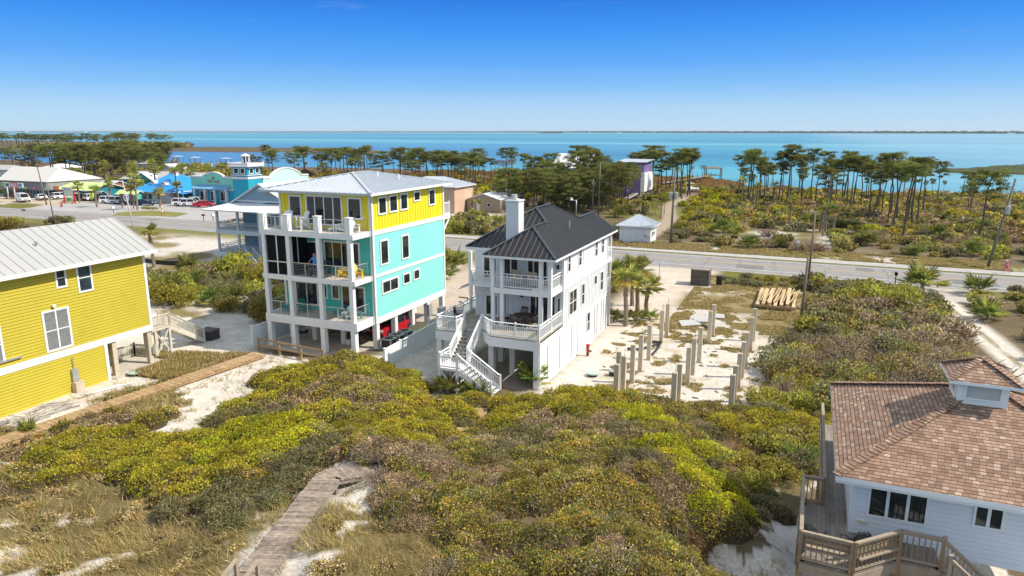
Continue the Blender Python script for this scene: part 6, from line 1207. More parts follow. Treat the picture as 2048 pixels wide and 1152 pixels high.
def watermat():
    m,nt,out=nodes('bay_water'); L=nt.links.new; p=N(nt,'ShaderNodeBsdfPrincipled',Roughness=.22); p.inputs['IOR'].default_value=1.33; p.inputs['Specular IOR Level'].default_value=.13
    co=coord(nt,'Object'); mp=N(nt,'ShaderNodeMapping'); mp.inputs['Rotation'].default_value=(0,0,-HEAD); mp.inputs['Scale'].default_value=(.00035,.0034,1); t=nt.nodes.new('ShaderNodeTexCoord'); L(t.outputs['Object'],mp.inputs['Vector'])
    a=N(nt,'ShaderNodeTexNoise',Scale=1.,Detail=6,Roughness=.62,Distortion=.6); L(mp.outputs[0],a.inputs['Vector'])
    c=ramp(nt,a.outputs['Fac'],[(.36,(.012,.125,.19)),(.46,(.03,.235,.29)),(.54,(.075,.325,.35)),(.63,(.18,.40,.41))])
    # deep blue close to the marsh, paler over the sand flats
    sx=nt.nodes.new('ShaderNodeSeparateXYZ'); L(t.outputs['Object'],sx.inputs[0])
    mr=N(nt,'ShaderNodeMapRange'); mr.inputs['From Min'].default_value=-60; mr.inputs['From Max'].default_value=-330; L(sx.outputs[0],mr.inputs['Value'])
    m2=N(nt,'ShaderNodeMapRange'); m2.inputs['From Min'].default_value=1100; m2.inputs['From Max'].default_value=520; L(sx.outputs[1],m2.inputs['Value'])
    mu=N(nt,'ShaderNodeMath',operation='MULTIPLY'); L(mr.outputs[0],mu.inputs[0]); L(m2.outputs[0],mu.inputs[1]); c=mixc(nt,mu.outputs[0],c,(.03,.15,.30))
    m3=N(nt,'ShaderNodeMapRange'); m3.inputs['From Min'].default_value=-40; m3.inputs['From Max'].default_value=120; L(sx.outputs[0],m3.inputs['Value']); c=mixc(nt,m3.outputs[0],c,mixc(nt,.6,c,(.31,.46,.49)))
    L(c,p.inputs['Base Color']); n=N(nt,'ShaderNodeTexNoise',Scale=.5,Detail=4); L(coord(nt,'Object',(1,1,1)),n.inputs['Vector']); bp=N(nt,'ShaderNodeBump',Strength=.12,Distance=.2); L(n.outputs['Fac'],bp.inputs['Height']); L(bp.outputs[0],p.inputs['Normal']); L(p.outputs[0],out.inputs[0]); return m
mb=MB(); mb.poly([(16500*math.cos(i*math.pi/32),16500*math.sin(i*math.pi/32),-.6) for i in range(64)]); setting(mb.build('water',watermat()))
# far shore: a low wooded coast with an uneven skyline
def coast(name,pts,hh,depth,seed,col):
    mb=MB(); r=random.Random(seed); P=[]
    for (x0,y0,h0),(x1,y1,h1) in zip(pts,pts[1:]):
        n=max(2,int(math.hypot(x1-x0,y1-y0)/18))
        for i in range(n): t=i/n; P.append((x0+(x1-x0)*t,y0+(y1-y0)*t,(h0+(h1-h0)*t)))
    hs=[h*(.72+.4*r.random())*hh for _,_,h in P]
    for i in range(len(P)-1):
        (x0,y0,_),(x1,y1,_)=P[i],P[i+1]; a,b=hs[i],hs[i+1]; L=math.hypot(x0,y0); ux,uy=x0/L*depth,y0/L*depth
        mb.poly([(x0,y0,-.7),(x1,y1,-.7),(x1,y1,b*.8),(x0,y0,a*.8)]); mb.poly([(x0,y0,a*.8),(x1,y1,b*.8),(x1+ux*.2,y1+uy*.2,b),(x0+ux*.2,y0+uy*.2,a)]); mb.poly([(x0+ux*.2,y0+uy*.2,a),(x1+ux*.2,y1+uy*.2,b),(x1+ux,y1+uy,b*.8),(x0+ux,y0+uy,a*.8)])
    return setting(mb.build(name,col))
FS=mat('far_woods_green',(.05,.085,.045),.95,.3,.02,fine=.1)
def far_dir(az,d): a=HEAD-R(az); return (-math.sin(a)*d,math.cos(a)*d)
pts=[]
for az,d,h in ((-48,15500,.8),(-36,15000,.75),(-20,14500,.7),(-8,13500,.8),(0,11000,.9),(6,9000,1.),(14,7600,1.),(24,6600,1.05),(36,6000,1.1),(48,6000,1.1)): x,y=far_dir(az,d); pts.append((x,y,h))
coast('far_shore',pts,17,900,3,FS)
x0,y0=far_dir(2.05,6000); x1,y1=far_dir(4.2,6000); coast('island',[(x0,y0,.3),((x0+x1)/2,(y0+y1)/2,1.),(x1,y1,.4)],11,200,5,FS)
mb=MB(); r=random.Random(4)
for az in np.linspace(-35,35,60):
    if r.random()<.6: 
        d=15000-max(0,az+10)*190 if az<6 else 8600-(az-6)*85; d=min(d,14800)*.985; x,y=far_dir(az+r.uniform(-.5,.5),d); w=r.uniform(8,26); mb.box(x-w,y-w,-.6,x+w,y+w,r.uniform(4,8))
o=mb.build('far_houses',WHITE); o['kind']='stuff'
# ================================================================== BOARDWALKS
def boardwalk(name,label,pts,w,zoff,mt,sm,step=.16,zs=None):
    t=thing(name,label,'boardwalk',(pts[0][0],pts[0][1],0)); m=MB(); q=MB(); pz=MB(); acc=[]
    P0=[tuple(p) for p in pts]
    for i_ in range(len(P0)-1):
        (x0,y0),(x1,y1)=P0[i_],P0[i_+1]; L=math.hypot(x1-x0,y1-y0); fx,fy=(x1-x0)/L,(y1-y0)/L
        if i_+2<len(P0):
            gx,gy=P0[i_+2][0]-x1,P0[i_+2][1]-y1; g=math.hypot(gx,gy); gx/=g; gy/=g; cr=fx*gy-fy*gx; th=math.acos(max(-1,min(1,fx*gx+fy*gy)))
            if th>.25:
                cut=w/2*math.tan(th/2); sg=1 if cr>0 else -1; ix,iy=x1-fx*cut-fy*sg*w/2,y1-fy*cut+fx*sg*w/2; zc=(zs[i_+1] if zs else float(terr(np.array(x1),np.array(y1)))+zoff)
                a1_=math.atan2(-fx*sg*-1*-1,fy*sg*-1*-1) if False else math.atan2(-sg*fx,sg*fy); nb=max(2,int(th*w/step))
                for b_ in range(nb+1):
                    an=a1_+sg*th*b_/nb; m.beam((ix,iy,zc+.004*(b_%2)),(ix+math.cos(an)*w,iy+math.sin(an)*w,zc+.004*(b_%2)),step*.82,.036)
    for (x0,y0),(x1,y1) in zip(pts[:-1],pts[1:]):
        L=math.hypot(x1-x0,y1-y0); n=int(L/step); dx,dy=(x1-x0)/L,(y1-y0)/L; nx,ny=-dy*w/2,dx*w/2
        k_=pts.index((x0,y0) if (x0,y0) in pts else pts[0]); a0=(zs[k_] if zs else float(terr(np.array(x0),np.array(y0)))+zoff)-.1; a1=(zs[k_+1] if zs else float(terr(np.array(x1),np.array(y1)))+zoff)-.1
        c0_=c1_=0.
        for j_,(p_,q_) in enumerate(((pts.index((x0,y0))-1,pts.index((x0,y0))+1),(pts.index((x1,y1))-1,pts.index((x1,y1))+1))):
            if p_>=0 and q_<len(pts):
                v_=pts[p_+1]; ua=math.atan2(v_[1]-pts[p_][1],v_[0]-pts[p_][0]); ub=math.atan2(pts[q_][1]-v_[1],pts[q_][0]-v_[0]); t_=abs((ub-ua+math.pi)%(2*math.pi)-math.pi)
                if t_>.25:
                    if j_==0: c0_=w/2*math.tan(t_/2)/L
                    else: c1_=w/2*math.tan(t_/2)/L
        for i in range(n):
            s=(i+.5)/n
            if s<c0_ or s>1-c1_: continue
            x=x0+(x1-x0)*s; y=y0+(y1-y0)*s; acc.append((x,y))
            z=a0+(a1-a0)*s+.1; k=random.uniform(.96,1.05)
            m.beam((x-nx*k,y-ny*k,z+random.uniform(-.006,.006)),(x+nx*k,y+ny*k,z+random.uniform(-.006,.006)),step*.9,.04)
            if i%16==8:
                for e in (-.8,.8): pz=MB(); pz.box(x+nx*e-.06,y+ny*e-.06,z-zoff-.7,x+nx*e+.06,y+ny*e+.06,z-.03); pz.build('post',sm,t)
        for e in (-.9,.9): q.beam((x0+nx*e,y0+ny*e,a0),(x1+nx*e,y1+ny*e,a1),.06,.18)
    m.build('plank',mt,t); q.build('stringer',sm,t); return t
def woodvar(name,c1,c2):
    m,nt,out=nodes(name); L=nt.links.new; p=N(nt,'ShaderNodeBsdfPrincipled',Roughness=.85); g=nt.nodes.new('ShaderNodeNewGeometry'); a=ramp(nt,g.outputs['Random Per Island'],[(0,c1),(1,c2)]); n=noise(nt,5,5,coord(nt,'Object')); c=mixc(nt,.5,a,ramp(nt,n,[(.3,tuple(x*.5 for x in c1)),(.7,tuple(min(1,x*1.3) for x in c2))])); L(c,p.inputs['Base Color']); L(p.outputs[0],out.inputs[0]); return m
BROWNV=woodvar('orange_brown_board',(.22,.135,.06),(.50,.345,.18)); GREYV=woodvar('grey_board',(.105,.083,.066),(.36,.29,.225))
boardwalk('boardwalk','long orange brown plank boardwalk passing the mustard house',BWL,1.25,.32,BROWNV,WOODB); g=boardwalk('boardwalk','weathered grey plank boardwalk with a bend on the near dune',BWG,1.12,.12,GREYV,WOODG,.15,BWZ)
boardwalk('garden_walk','short tan plank steps leading to the white staircase',[(-16.57,31.76),(-16.71,33.92),(-17.44,36.59)],1.0,.12,BROWNV,WOODB,.3)
wd=Vector((BWG[1][0]-BWG[2][0],BWG[1][1]-BWG[2][1],0)).normalized()
for l,(bx,by) in (('weathered handrail left of the grey boardwalk at the frame bottom',(-14.36,13.65)),('weathered handrail right of the grey boardwalk at the frame bottom',(-13.75,13.85))):
    z=float(terr(np.array(bx),np.array(by))); t=thing('handrail',l,'handrail',(bx,by,z)); b=Vector((bx,by,4.95)); m=MB(); m.beam(b,b+wd*3,.12,.05); m.build('rail',WOODR,t); m=MB()
    for k in (.06,2.): q=b+wd*k; m.box(q.x-.05,q.y-.05,z-.3,q.x+.05,q.y+.05,4.92)
    m.build('post',WOODR,t)
# ================================================================== VEGETATION
def leaf_obj(name,Pc,size,col,asp=.5,parent=None,m=None,kind=None,dirv=None,tri=False,upb=0.):
    """many small leaf faces as one mesh: centres, sizes and own colours"""
    n=len(Pc); size=np.broadcast_to(size,(n,)); t=rng.normal(size=(n,3)) if dirv is None else dirv+0
    t/=np.linalg.norm(t,axis=1,keepdims=True)+1e-9; r=rng.normal(size=(n,3)); r[:,2]+=upb; b=np.cross(t,r); b/=np.linalg.norm(b,axis=1,keepdims=True)+1e-9
    t=t*size[:,None]*.5; b=b*(size*asp*.5)[:,None]
    if tri: V=np.stack([Pc-t-b,Pc-t+b,Pc+t],1); k=3
    else: V=np.stack([Pc-t,Pc+b*1.0,Pc+t,Pc-b*1.0],1); k=4
    me=bpy.data.meshes.new(name); me.vertices.add(n*k); me.vertices.foreach_set('co',V.ravel()); me.loops.add(n*k); me.loops.foreach_set('vertex_index',np.arange(n*k)); me.polygons.add(n); me.polygons.foreach_set('loop_start',np.arange(n)*k)
    ca=me.color_attributes.new('Col','FLOAT_COLOR','POINT'); C=np.concatenate([np.clip(col,0,1),np.ones((n,1))],1); ca.data.foreach_set('color',np.repeat(C,k,0).ravel())
    me.update(); me.validate(); me.materials.append(m or LEAF); o=bpy.data.objects.new(name,me); COL.objects.link(o)
    if parent is not None: o.parent=parent
    if kind: o['kind']=kind
    return o
PAL={'O':([(.105,.105,.022),(.16,.142,.028),(.068,.08,.02),(.27,.15,.028),(.20,.165,.10),(.25,.215,.03)],[.27,.23,.20,.09,.14,.07]),
 'Y':([(.19,.17,.018),(.14,.135,.016),(.24,.20,.024),(.10,.095,.02),(.18,.12,.024)],[.35,.27,.15,.17,.06]),
 'L':([(.215,.205,.015),(.165,.165,.014),(.26,.235,.02),(.105,.112,.014)],[.4,.3,.15,.15]),
 'W':([(.22,.16,.095),(.15,.108,.062),(.28,.215,.14),(.105,.09,.03),(.15,.122,.035)],[.3,.26,.14,.18,.12]),
 'D':([(.098,.095,.038),(.12,.112,.052),(.15,.12,.078),(.07,.073,.026),(.17,.12,.035)],[.34,.26,.17,.18,.05]),
 'K':([(.20,.10,.045),(.12,.07,.035),(.09,.08,.03)],[.4,.3,.3]),
 'G':([(.25,.185,.09),(.18,.14,.062),(.12,.115,.034),(.31,.25,.145),(.09,.09,.03)],[.28,.26,.22,.12,.12])}
def pick(T,n):
    c,w=PAL[T]; return np.array(c)[rng.choice(len(c),n,p=np.array(w)/sum(w))]*rng.uniform(.6,1.45,(n,1))
def camd(x,y): return np.hypot(x,y)
# ---- dune scrub: overlapping domes of foliage over the dune, one mass
cell=.12; x0,x1,y0,y1=-62.,13.,7.,47.; nx,ny=int((x1-x0)/cell),int((y1-y0)/cell)
HB=np.zeros((ny,nx)); ID=np.full((ny,nx),-1,int)
BX=rng.uniform(x0,x1,9500); BY=rng.uniform(y0,y1,9500); BT=zone(BX,BY); _r=rng.random(len(BX)); BT=np.where((BT=='Y')&(_r<.26),'O',np.where((BT=='O')&(_r<.12),'W',np.where((BT=='O')&(_r>.90),'D',np.where((BT=='W')&(_r<.2),'O',BT))))
def blocked(X,Y,pad=0.):
    b=((X>-41-pad)&(X<-29.3+pad)&(Y>40.6-pad))|((X>-24+pad*.3)&(X<-14.9+pad)&(Y>38.9-pad))|((X>-30.5)&(X<-23)&(Y>40.5))|((X>-54)&(X<-43-(-pad))&(Y<38.5))|((X>.5-pad)&(X<11)&(Y>20.5-pad)&(Y<32.5+pad))|((X>-16.5)&(X<-1.4)&(Y>41.6))|(X<-43.5)|((X<-39.5)&(Y>37))
    b|=pdist(X,Y,BWL)<.75+pad; b|=pdist(X,Y,BWG)<.75+pad*.8; b|=pdist(X,Y,[(-16.57,31.76),(-16.71,33.92),(-17.44,36.59),(-17.2,39.3)])<.75; return b
HR={'O':(.4,.95,.38,.78),'Y':(.45,1.1,.45,.95),'L':(.5,1.1,.5,.9),'W':(.35,.85,.25,.65),'D':(.4,.8,.3,.6),'K':(.3,.7,.1,.35),'G':(.2,.45,.08,.25)}
BL=blocked(BX,BY,.35); HOLE=fbm(BX,BY,1.3,123,3)
for i in range(len(BX)):
    T=BT[i]
    if T=='S' or BL[i] or HOLE[i]>.70: continue
    if T in 'GK' and rng.random()<.75: continue
    ra,rb,ha,hb=HR[T]; r=rng.uniform(ra,rb); h=rng.uniform(ha,hb); cx=(BX[i]-x0)/cell; cy=(BY[i]-y0)/cell; k=int(r/cell)+1
    a0,a1,b0,b1=max(0,int(cy)-k),min(ny,int(cy)+k+1),max(0,int(cx)-k),min(nx,int(cx)+k+1)
    if a0>=a1 or b0>=b1: continue
    yy,xx=np.mgrid[a0:a1,b0:b1]; d=((xx-cx)**2+(yy-cy)**2)*cell*cell/(r*r); v=h*np.sqrt(np.clip(1-d,0,1)); s=HB[a0:a1,b0:b1]; up=v>s; s[up]=v[up]; ID[a0:a1,b0:b1][up]=i
gx=x0+(np.arange(nx)+.5)*cell; gy=y0+(np.arange(ny)+.5)*cell; XX,YY=np.meshgrid(gx,gy); TZ=terr(XX,YY)
tint=rng.uniform(.72,1.28,(9500,1))*np.stack([rng.uniform(.92,1.1,9500),np.ones(9500),rng.uniform(.85,1.15,9500)],1)
NL=2300000; lx=rng.uniform(x0,x1,NL); ly=rng.uniform(y0,y1,NL); dd=np.hypot(lx,ly); keep=rng.random(NL)<np.clip((24/dd)**1.6,0,1); 
az=np.degrees(np.arctan2(lx,ly))+22.8; keep&=(np.abs(az)<41); lx=lx[keep]; ly=ly[keep]
ix=((lx-x0)/cell).astype(int).clip(0,nx-1); iy=((ly-y0)/cell).astype(int).clip(0,ny-1); hh=HB[iy,ix]; idb=ID[iy,ix]; k=hh>.06; lx,ly,ix,iy,hh,idb=[a[k] for a in (lx,ly,ix,iy,hh,idb)]
lt=BT[idb]; q=np.ones(len(lx),bool); q[lt=='W']=rng.random((lt=='W').sum())<.55; lx,ly,ix,iy,hh,idb,lt=[a[q] for a in (lx,ly,ix,iy,hh,idb,lt)]
dep=np.abs(rng.normal(0,.22,len(lx))).clip(0,.8); lz=TZ[iy,ix]+hh*(1-dep)+rng.normal(0,.05,len(lx))+.03
lc=np.zeros((len(lx),3))
for T in 'OYLWDKG':
    s=lt==T; lc[s]=pick(T,s.sum())
lc*=tint[idb]; lc*=(.72+.56*fbm(lx,ly,3.2,91))[:,None]
ds=np.sqrt(lx**2+ly**2+(17-lz)**2); ls=(.034+.0019*ds)*rng.uniform(.7,1.35,len(lx))
scrub=leaf_obj('dune_scrub',np.stack([lx,ly,lz],1),ls,lc,.55,m=LEAFS,kind='stuff',upb=.6)
# woody inside of the scrub
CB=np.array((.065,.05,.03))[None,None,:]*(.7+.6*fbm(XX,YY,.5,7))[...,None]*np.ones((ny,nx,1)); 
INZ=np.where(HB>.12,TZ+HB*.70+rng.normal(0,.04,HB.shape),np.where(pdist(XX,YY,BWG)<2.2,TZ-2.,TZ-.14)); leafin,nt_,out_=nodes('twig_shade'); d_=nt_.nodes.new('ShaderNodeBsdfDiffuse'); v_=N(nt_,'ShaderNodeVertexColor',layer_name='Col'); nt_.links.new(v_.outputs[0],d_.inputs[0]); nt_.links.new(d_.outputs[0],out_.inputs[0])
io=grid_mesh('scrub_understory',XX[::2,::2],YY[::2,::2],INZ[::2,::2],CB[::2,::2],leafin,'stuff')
# bare twigs
nt=150000; tx=rng.uniform(x0,x1,nt*4); ty=rng.uniform(y0,y1,nt*4); k=rng.random(nt*4)<np.clip((22/np.hypot(tx,ty))**2,0,1); tx=tx[k]; ty=ty[k]; ix=((tx-x0)/cell).astype(int).clip(0,nx-1); iy=((ty-y0)/cell).astype(int).clip(0,ny-1); hh=HB[iy,ix]; tt=BT[ID[iy,ix]]; k=(hh>.1)&((tt=='W')|(rng.random(len(tx))<np.where(tt=='O',.16,np.where(tt=='D',.25,.04)))); tx,ty,ix,iy,hh=[a[k] for a in (tx,ty,ix,iy,hh)]
dv=rng.normal(size=(len(tx),3))*np.array((1,1,.45)); dv[:,2]=np.abs(dv[:,2])+.45; c=np.array((.25,.19,.135))*rng.uniform(.45,1.25,(len(tx),1)); ds=np.hypot(tx,ty)
leaf_obj('bare_twigs',np.stack([tx,ty,TZ[iy,ix]+hh*rng.uniform(.6,1.08,len(tx))],1),rng.uniform(.25,.6,len(tx)),c,.0,m=LEAFS,kind='stuff',dirv=dv,tri=True).data
V=None
def twig_width(name,w):
    o=bpy.data.objects[name]; me=o.data; n=len(me.vertices); co=np.zeros(n*3); me.vertices.foreach_get('co',co); co=co.reshape(-1,3,3); t=co[:,2]-co[:,0]; b=np.cross(t,rng.normal(size=t.shape)); b/=np.linalg.norm(b,axis=1,keepdims=True)+1e-9; d=np.linalg.norm(co[:,0],axis=1); ww=(w*d)[:,None]; co[:,0]-=b*ww; co[:,1]+=b*ww; me.vertices.foreach_set('co',co.ravel()); me.update()
twig_width('bare_twigs',.00030)
# dune grass
ng=1150000; qx=rng.uniform(x0,x1,ng); qy=rng.uniform(y0,y1,ng); k=(rng.random(ng)<np.clip((22/np.hypot(qx,qy))**1.8,0,1))&(np.abs(np.degrees(np.arctan2(qx,qy))+22.8)<41); qx=qx[k]; qy=qy[k]; zt=zone(qx,qy); cl=fbm(qx,qy,.55,51,3); cl2=fbm(qx,qy,2.5,58,3)
pr=np.where(zt=='G',np.clip((cl-.30)*5,0,1)*np.clip((cl2-.22)*5,.2,1),np.where(zt=='S',np.clip((cl-.52)*5,0,1)*.6*(cl2>.42),np.where(np.isin(zt,['K','W']),.14,0.035)))
k=(rng.random(len(qx))<pr)&~blocked(qx,qy,-.05); qx=qx[k]; qy=qy[k]; n=len(qx); gz=terr(qx,qy); hgt=rng.uniform(.2,.62,n); a=fbm(qx,qy,3,66)*9; dv=np.stack([np.cos(a)*.5+rng.normal(0,.5,n),np.sin(a)*.5+rng.normal(0,.5,n),rng.uniform(.45,1.1,n)],1); dvn=dv/np.linalg.norm(dv,axis=1,keepdims=True)
c=pick('G',n)*(.62+.76*fbm(qx,qy,1.6,14))[:,None]
leaf_obj('dune_grass',np.stack([qx,qy,gz],1)+dvn*hgt[:,None]*.45,hgt,c,.0,m=LEAFS,kind='stuff',dirv=dv,tri=True); twig_width('dune_grass',.00042)
# ---- shrubs: a few crowns, copied as individual plants
def crown_pts(seed,n,lobes=11,flat=.75,shell=.25):
    r=np.random.default_rng(seed); C=[]; 
    for i in range(lobes):
        a=r.uniform(0,6.28); d=np.sqrt(r.uniform(0,1))*.68; C.append((d*np.cos(a),d*np.sin(a),flat*(.38+.42*r.random())*(1-.45*d),r.uniform(.26,.46)))
    C=np.array(C); j=r.integers(0,lobes,n); u=r.normal(size=(n,3)); u/=np.linalg.norm(u,axis=1,keepdims=True); rad=C[j,3]*(1-np.abs(r.normal(0,shell,n))).clip(.1,1.12)
    p=C[j,:3]+u*rad[:,None]*np.array((1,1,.85)); p[:,2]=np.abs(p[:,2]); return p,j,r
def shrub_mesh(name,T,seed,n,ls,twig=0):
    p,j,r=crown_pts(seed,n); c=pick(T,n)*r.uniform(.75,1.2,(11,1))[j]; s=ls*r.uniform(.7,1.3,n)
    o=leaf_obj(name,p,s,c,.6,upb=.5)
    if twig:
        pass
    return o
LAB={'O':'olive brown scrub oak','Y':'yellow green wax shrub','W':'grey leafless twiggy shrub','D':'dark green rounded shrub','L':'bright lime green shrub'}
def shrub_proto(T,seed,n,ls,name):
    t=thing(name,'',LAB[T]); t.name=name; f=shrub_mesh('foliage',T,seed,n,ls); f.parent=t
    m=MB(); r=random.Random(seed)
    for i in range(9 if T!='W' else 26):
        a=r.uniform(0,6.28); d=r.uniform(.2,.8 if T!='W' else .98); h=r.uniform(.4,.8); m.tube([(0,0,-.12),(d*.45*math.cos(a),d*.45*math.sin(a),h*.55),(d*math.cos(a),d*math.sin(a),h)],[.035,.022,.008],4,cap=False)
    m.build('stem',BARK if T!='W' else BARKG,t,local=True); return t
NM={'O':'scrub_oak','Y':'wax_shrub','W':'bare_shrub','D':'evergreen_shrub','L':'lime_shrub'}
near={}; farp={}
for T in 'OYWDL':
    near[T]=[shrub_proto(T,10+i+ord(T),2600 if T!='W' else 2000,.085 if T!='W' else .055,NM[T]) for i in range(2)]; farp[T]=[shrub_proto(T,40+i+ord(T),760 if T!='W' else 700,.17 if T!='W' else .11,NM[T]) for i in range(2)]
used=set()
def plant(T,x,y,r,label,group,far=False,zs=1.):
    pr=(farp if far else near)[T][random.randrange(2)]; z=float(terr(np.array(x),np.array(y)))-.05
    sc=(r,r*random.uniform(.88,1.12),r*random.uniform(.75,1.)*zs)
    if pr.name not in used: used.add(pr.name); o=pr; o.location=(x,y,z); o.rotation_euler=(0,0,random.uniform(0,6.28)); o.scale=sc; o['label']=label; o['group']=group
    else: o=dup(pr,(x,y,z),random.uniform(0,6.28),sc,label,group)
    o['category']='shrub'; return o
def scatter(n,x0,x1,y0,y1,mind,ok,seed):
    r=random.Random(seed); L=[]
    for _ in range(n*40):
        x=r.uniform(x0,x1); y=r.uniform(y0,y1)
        if ok(x,y) and all((x-a)**2+(y-b)**2>mind*mind for a,b in L): L.append((x,y))
        if len(L)>=n: break
    return L
def choose(w): return random.choices(list(w),list(w.values()))[0]
# distinct bright bushes on the near dunes
for T,(x,y),r,l in (('L',(-4.60,31.39,2.36)[:2],1.0,'bright lime bush on the upper right flank of the near dune'),('L',(-2.69,28.99,1.98)[:2],1.1,'largest lime green bush on the right flank of the near dune'),('L',(-1.87,25.30,2.80)[:2],.9,'yellow lime bush lowest on the right flank of the near dune'),('L',(-7.21,35.43,1.68)[:2],.9,'lime green bush at the sandy lot edge near the pilings'),('Y',(-8.53,31.87,2.39)[:2],.7,'small golden orange bush on top of near dune'),
  ('L',(-26.32,26.96,1.22)[:2],1.2,'large lime green bush on the left flank of the middle dune'),('L',(-23.60,26.92,1.75)[:2],1.2,'lime green bush below the brown rail fence dune slope'),('Y',(-33.28,24.51,0.60)[:2],1.3,'green and gold bush beside the plank boardwalk'),('Y',(-32.38,21.30,0.75)[:2],1.2,'gold tinged low bush left on the grassy slope'),('Y',(-18.77,36.75,0.22)[:2],.9,'green bush left of the staircase foot'),('D',(-16.87,33.60,0.51)[:2],.8,'dark stemmed bush beside the tan plank steps'),
  ('Y',(-11.90,41.19,0.27)[:2],1.2,'rounded green bush in front of the white louvred wall'),('Y',(-14.12,34.02,0.98)[:2],.9,'green bush right of the tan plank steps'),('L',(-16.20,22.54,3.49)[:2],.55,'small lime bush above the grey boardwalk bend'),('Y',(-24.69,40.03,0.14)[:2],1.2,'tall golden green bush at the fence end of middle dune'),('Y',(-27.68,37.60,1.13)[:2],1.,'green bush on the crest before the aqua stilts')):
    plant(T,x,y,r,l,'bright bushes on the near dunes')
for x,y in scatter(34,-14,-1.5,15,36,1.2,lambda x,y: zone(np.array([x]),np.array([y]))[0] in 'OWD' and not blocked(np.array([x]),np.array([y]),.4)[0],51): plant(choose({'W':4,'O':2}),x,y,random.uniform(.55,.95),'small twiggy shrub rising above the big near dune scrub','twiggy shrubs on the big near dune',zs=1.25)
for x,y in scatter(22,-33,-17,24,39,1.2,lambda x,y: zone(np.array([x]),np.array([y]))[0] in 'OWDY' and not blocked(np.array([x]),np.array([y]),.4)[0],52): plant(choose({'W':3,'O':2}),x,y,random.uniform(.55,.95),'small twiggy shrub rising above the middle dune scrub','twiggy shrubs on the middle dune',zs=1.2)
for (x,y),l in (((-14.68,21.51,3.37)[:2],'grey bare shrub over the end of the grey boardwalk'),((-15.97,22.56,3.52)[:2],'grey bare shrub just beyond the grey boardwalk bend')): plant('W',x,y,1.0,l,None or 'shrubs at the boardwalk end')
for (x,y),r,l in (((-0.38,49.16),1.9,'big yellow green bush at the right edge of the piling lot'),((1.20,47.20),1.6,'yellow green bush behind the big one near the piling lot'),((-1.46,43.26),1.7,'olive crowned bush in front of the last pilings'),((2.04,57.01),1.8,'yellow green bush in the middle of the lot edge')): plant('Y',x,y,r,l,'bushes at the right edge of the piling lot',zs=1.1)
# A thicket between the sandy lot and the lane
inA=lambda x,y: (x> -1.0+ (1.8 if y>60 else 0)+(1.2 if 69<y<80 else 0)) and x<12.2-.0*y and not (x<4 and 69.5<y<80 and x<1.6)
for x,y in scatter(118,-1,12.4,42,85,1.55,inA,1):
    T=choose({'W':5,'O':3,'D':1,'Y':.6}) if (x>3 and 48<y<74) else choose({'O':3,'Y':3,'W':1.5,'D':3,'L':.6}); plant(T,x,y,random.uniform(1.3,2.3),LAB[T]+' in the dense thicket between the sandy lot and the lane','thicket between lot and lane',y>62,1.25)
for x,y in scatter(13,-3.2,2.4,31,42,1.6,lambda x,y: x>-2.6-(y<38)*.4 and x<1.3+ (y>33.5)*6,2):
    T=choose({'O':3,'Y':3,'D':2}); plant(T,x,y,random.uniform(1.,1.6),LAB[T]+' in the hollow between the near dune and brown roofed house','shrubs in the hollow',zs=1.1)
for x,y in scatter(30,16.2,26,46,88,1.7,lambda x,y: x>16.2+(y>82)*1.4,3):
    T=choose({'D':2,'O':3,'Y':3,'W':2}); plant(T,x,y,random.uniform(1.2,2.2),LAB[T]+' on the right side of the sandy lane','shrubs right of the lane',y>62,1.3)
for x,y in scatter(8,3,11.5,33.5,44,2.2,lambda x,y: True,4):
    T=choose({'O':3,'W':3,'Y':1}); plant(T,x,y,random.uniform(1.3,2.),LAB[T]+' right behind the brown shingle roof','shrubs behind the brown roof')
# F between mustard, grey and aqua houses
for x,y in scatter(54,-66,-44.5,49,75,1.9,lambda x,y: not (x>-47 and y<47) and not(x>-49 and y>58 and x>-44.5) and not(x<-55.5 and y>66),5):
    T=choose({'D':3,'Y':3,'O':2,'L':.5,'W':1}); plant(T,x,y,random.uniform(1.6,3.),LAB[T]+' in the green strip between the mustard and grey houses','green strip by the grey house',y>60,1.25)
# near road edge at left, behind aqua house
for x,y in ((-141,84),(-138,82),(-135.5,85),(-133,82.5),(-128,88.6),(-129.4,87.6),(-131,80),(-126.5,80)):
    T=choose({'D':2,'Y':2}); plant(T,x,y,random.uniform(1.4,2.2),LAB[T]+' along the near road edge at far left','shrubs at far left road edge',True,1.3)
for x,y in ((-137,113.8),(-135.4,113.4),(-134,113.9),(-102,104.6),(-100.3,104.8),(-98.6,105.)): plant('O',x,y,.9,'small tan ornamental shrub by the shop lots','ornamental shrubs by the shops',True)
for x,y in scatter(20,-27,-19,66,84,2.,lambda x,y: x<-17.6 and x>-23.5,6): 
    T=choose({'D':2,'Y':3,'O':3}); plant(T,x,y,random.uniform(1.2,2.0),LAB[T]+' behind the white house near the road','shrubs behind the white house',True,1.2)
for x,y in scatter(24,-13,0,81.5,86,1.3,lambda x,y: x>-8.2,7):
    T=choose({'D':1,'Y':1,'O':3}); plant(T,x,y,random.uniform(.6,1.2),LAB[T]+' along the near road edge by the wooden bin','shrubs by the wooden bin',True)
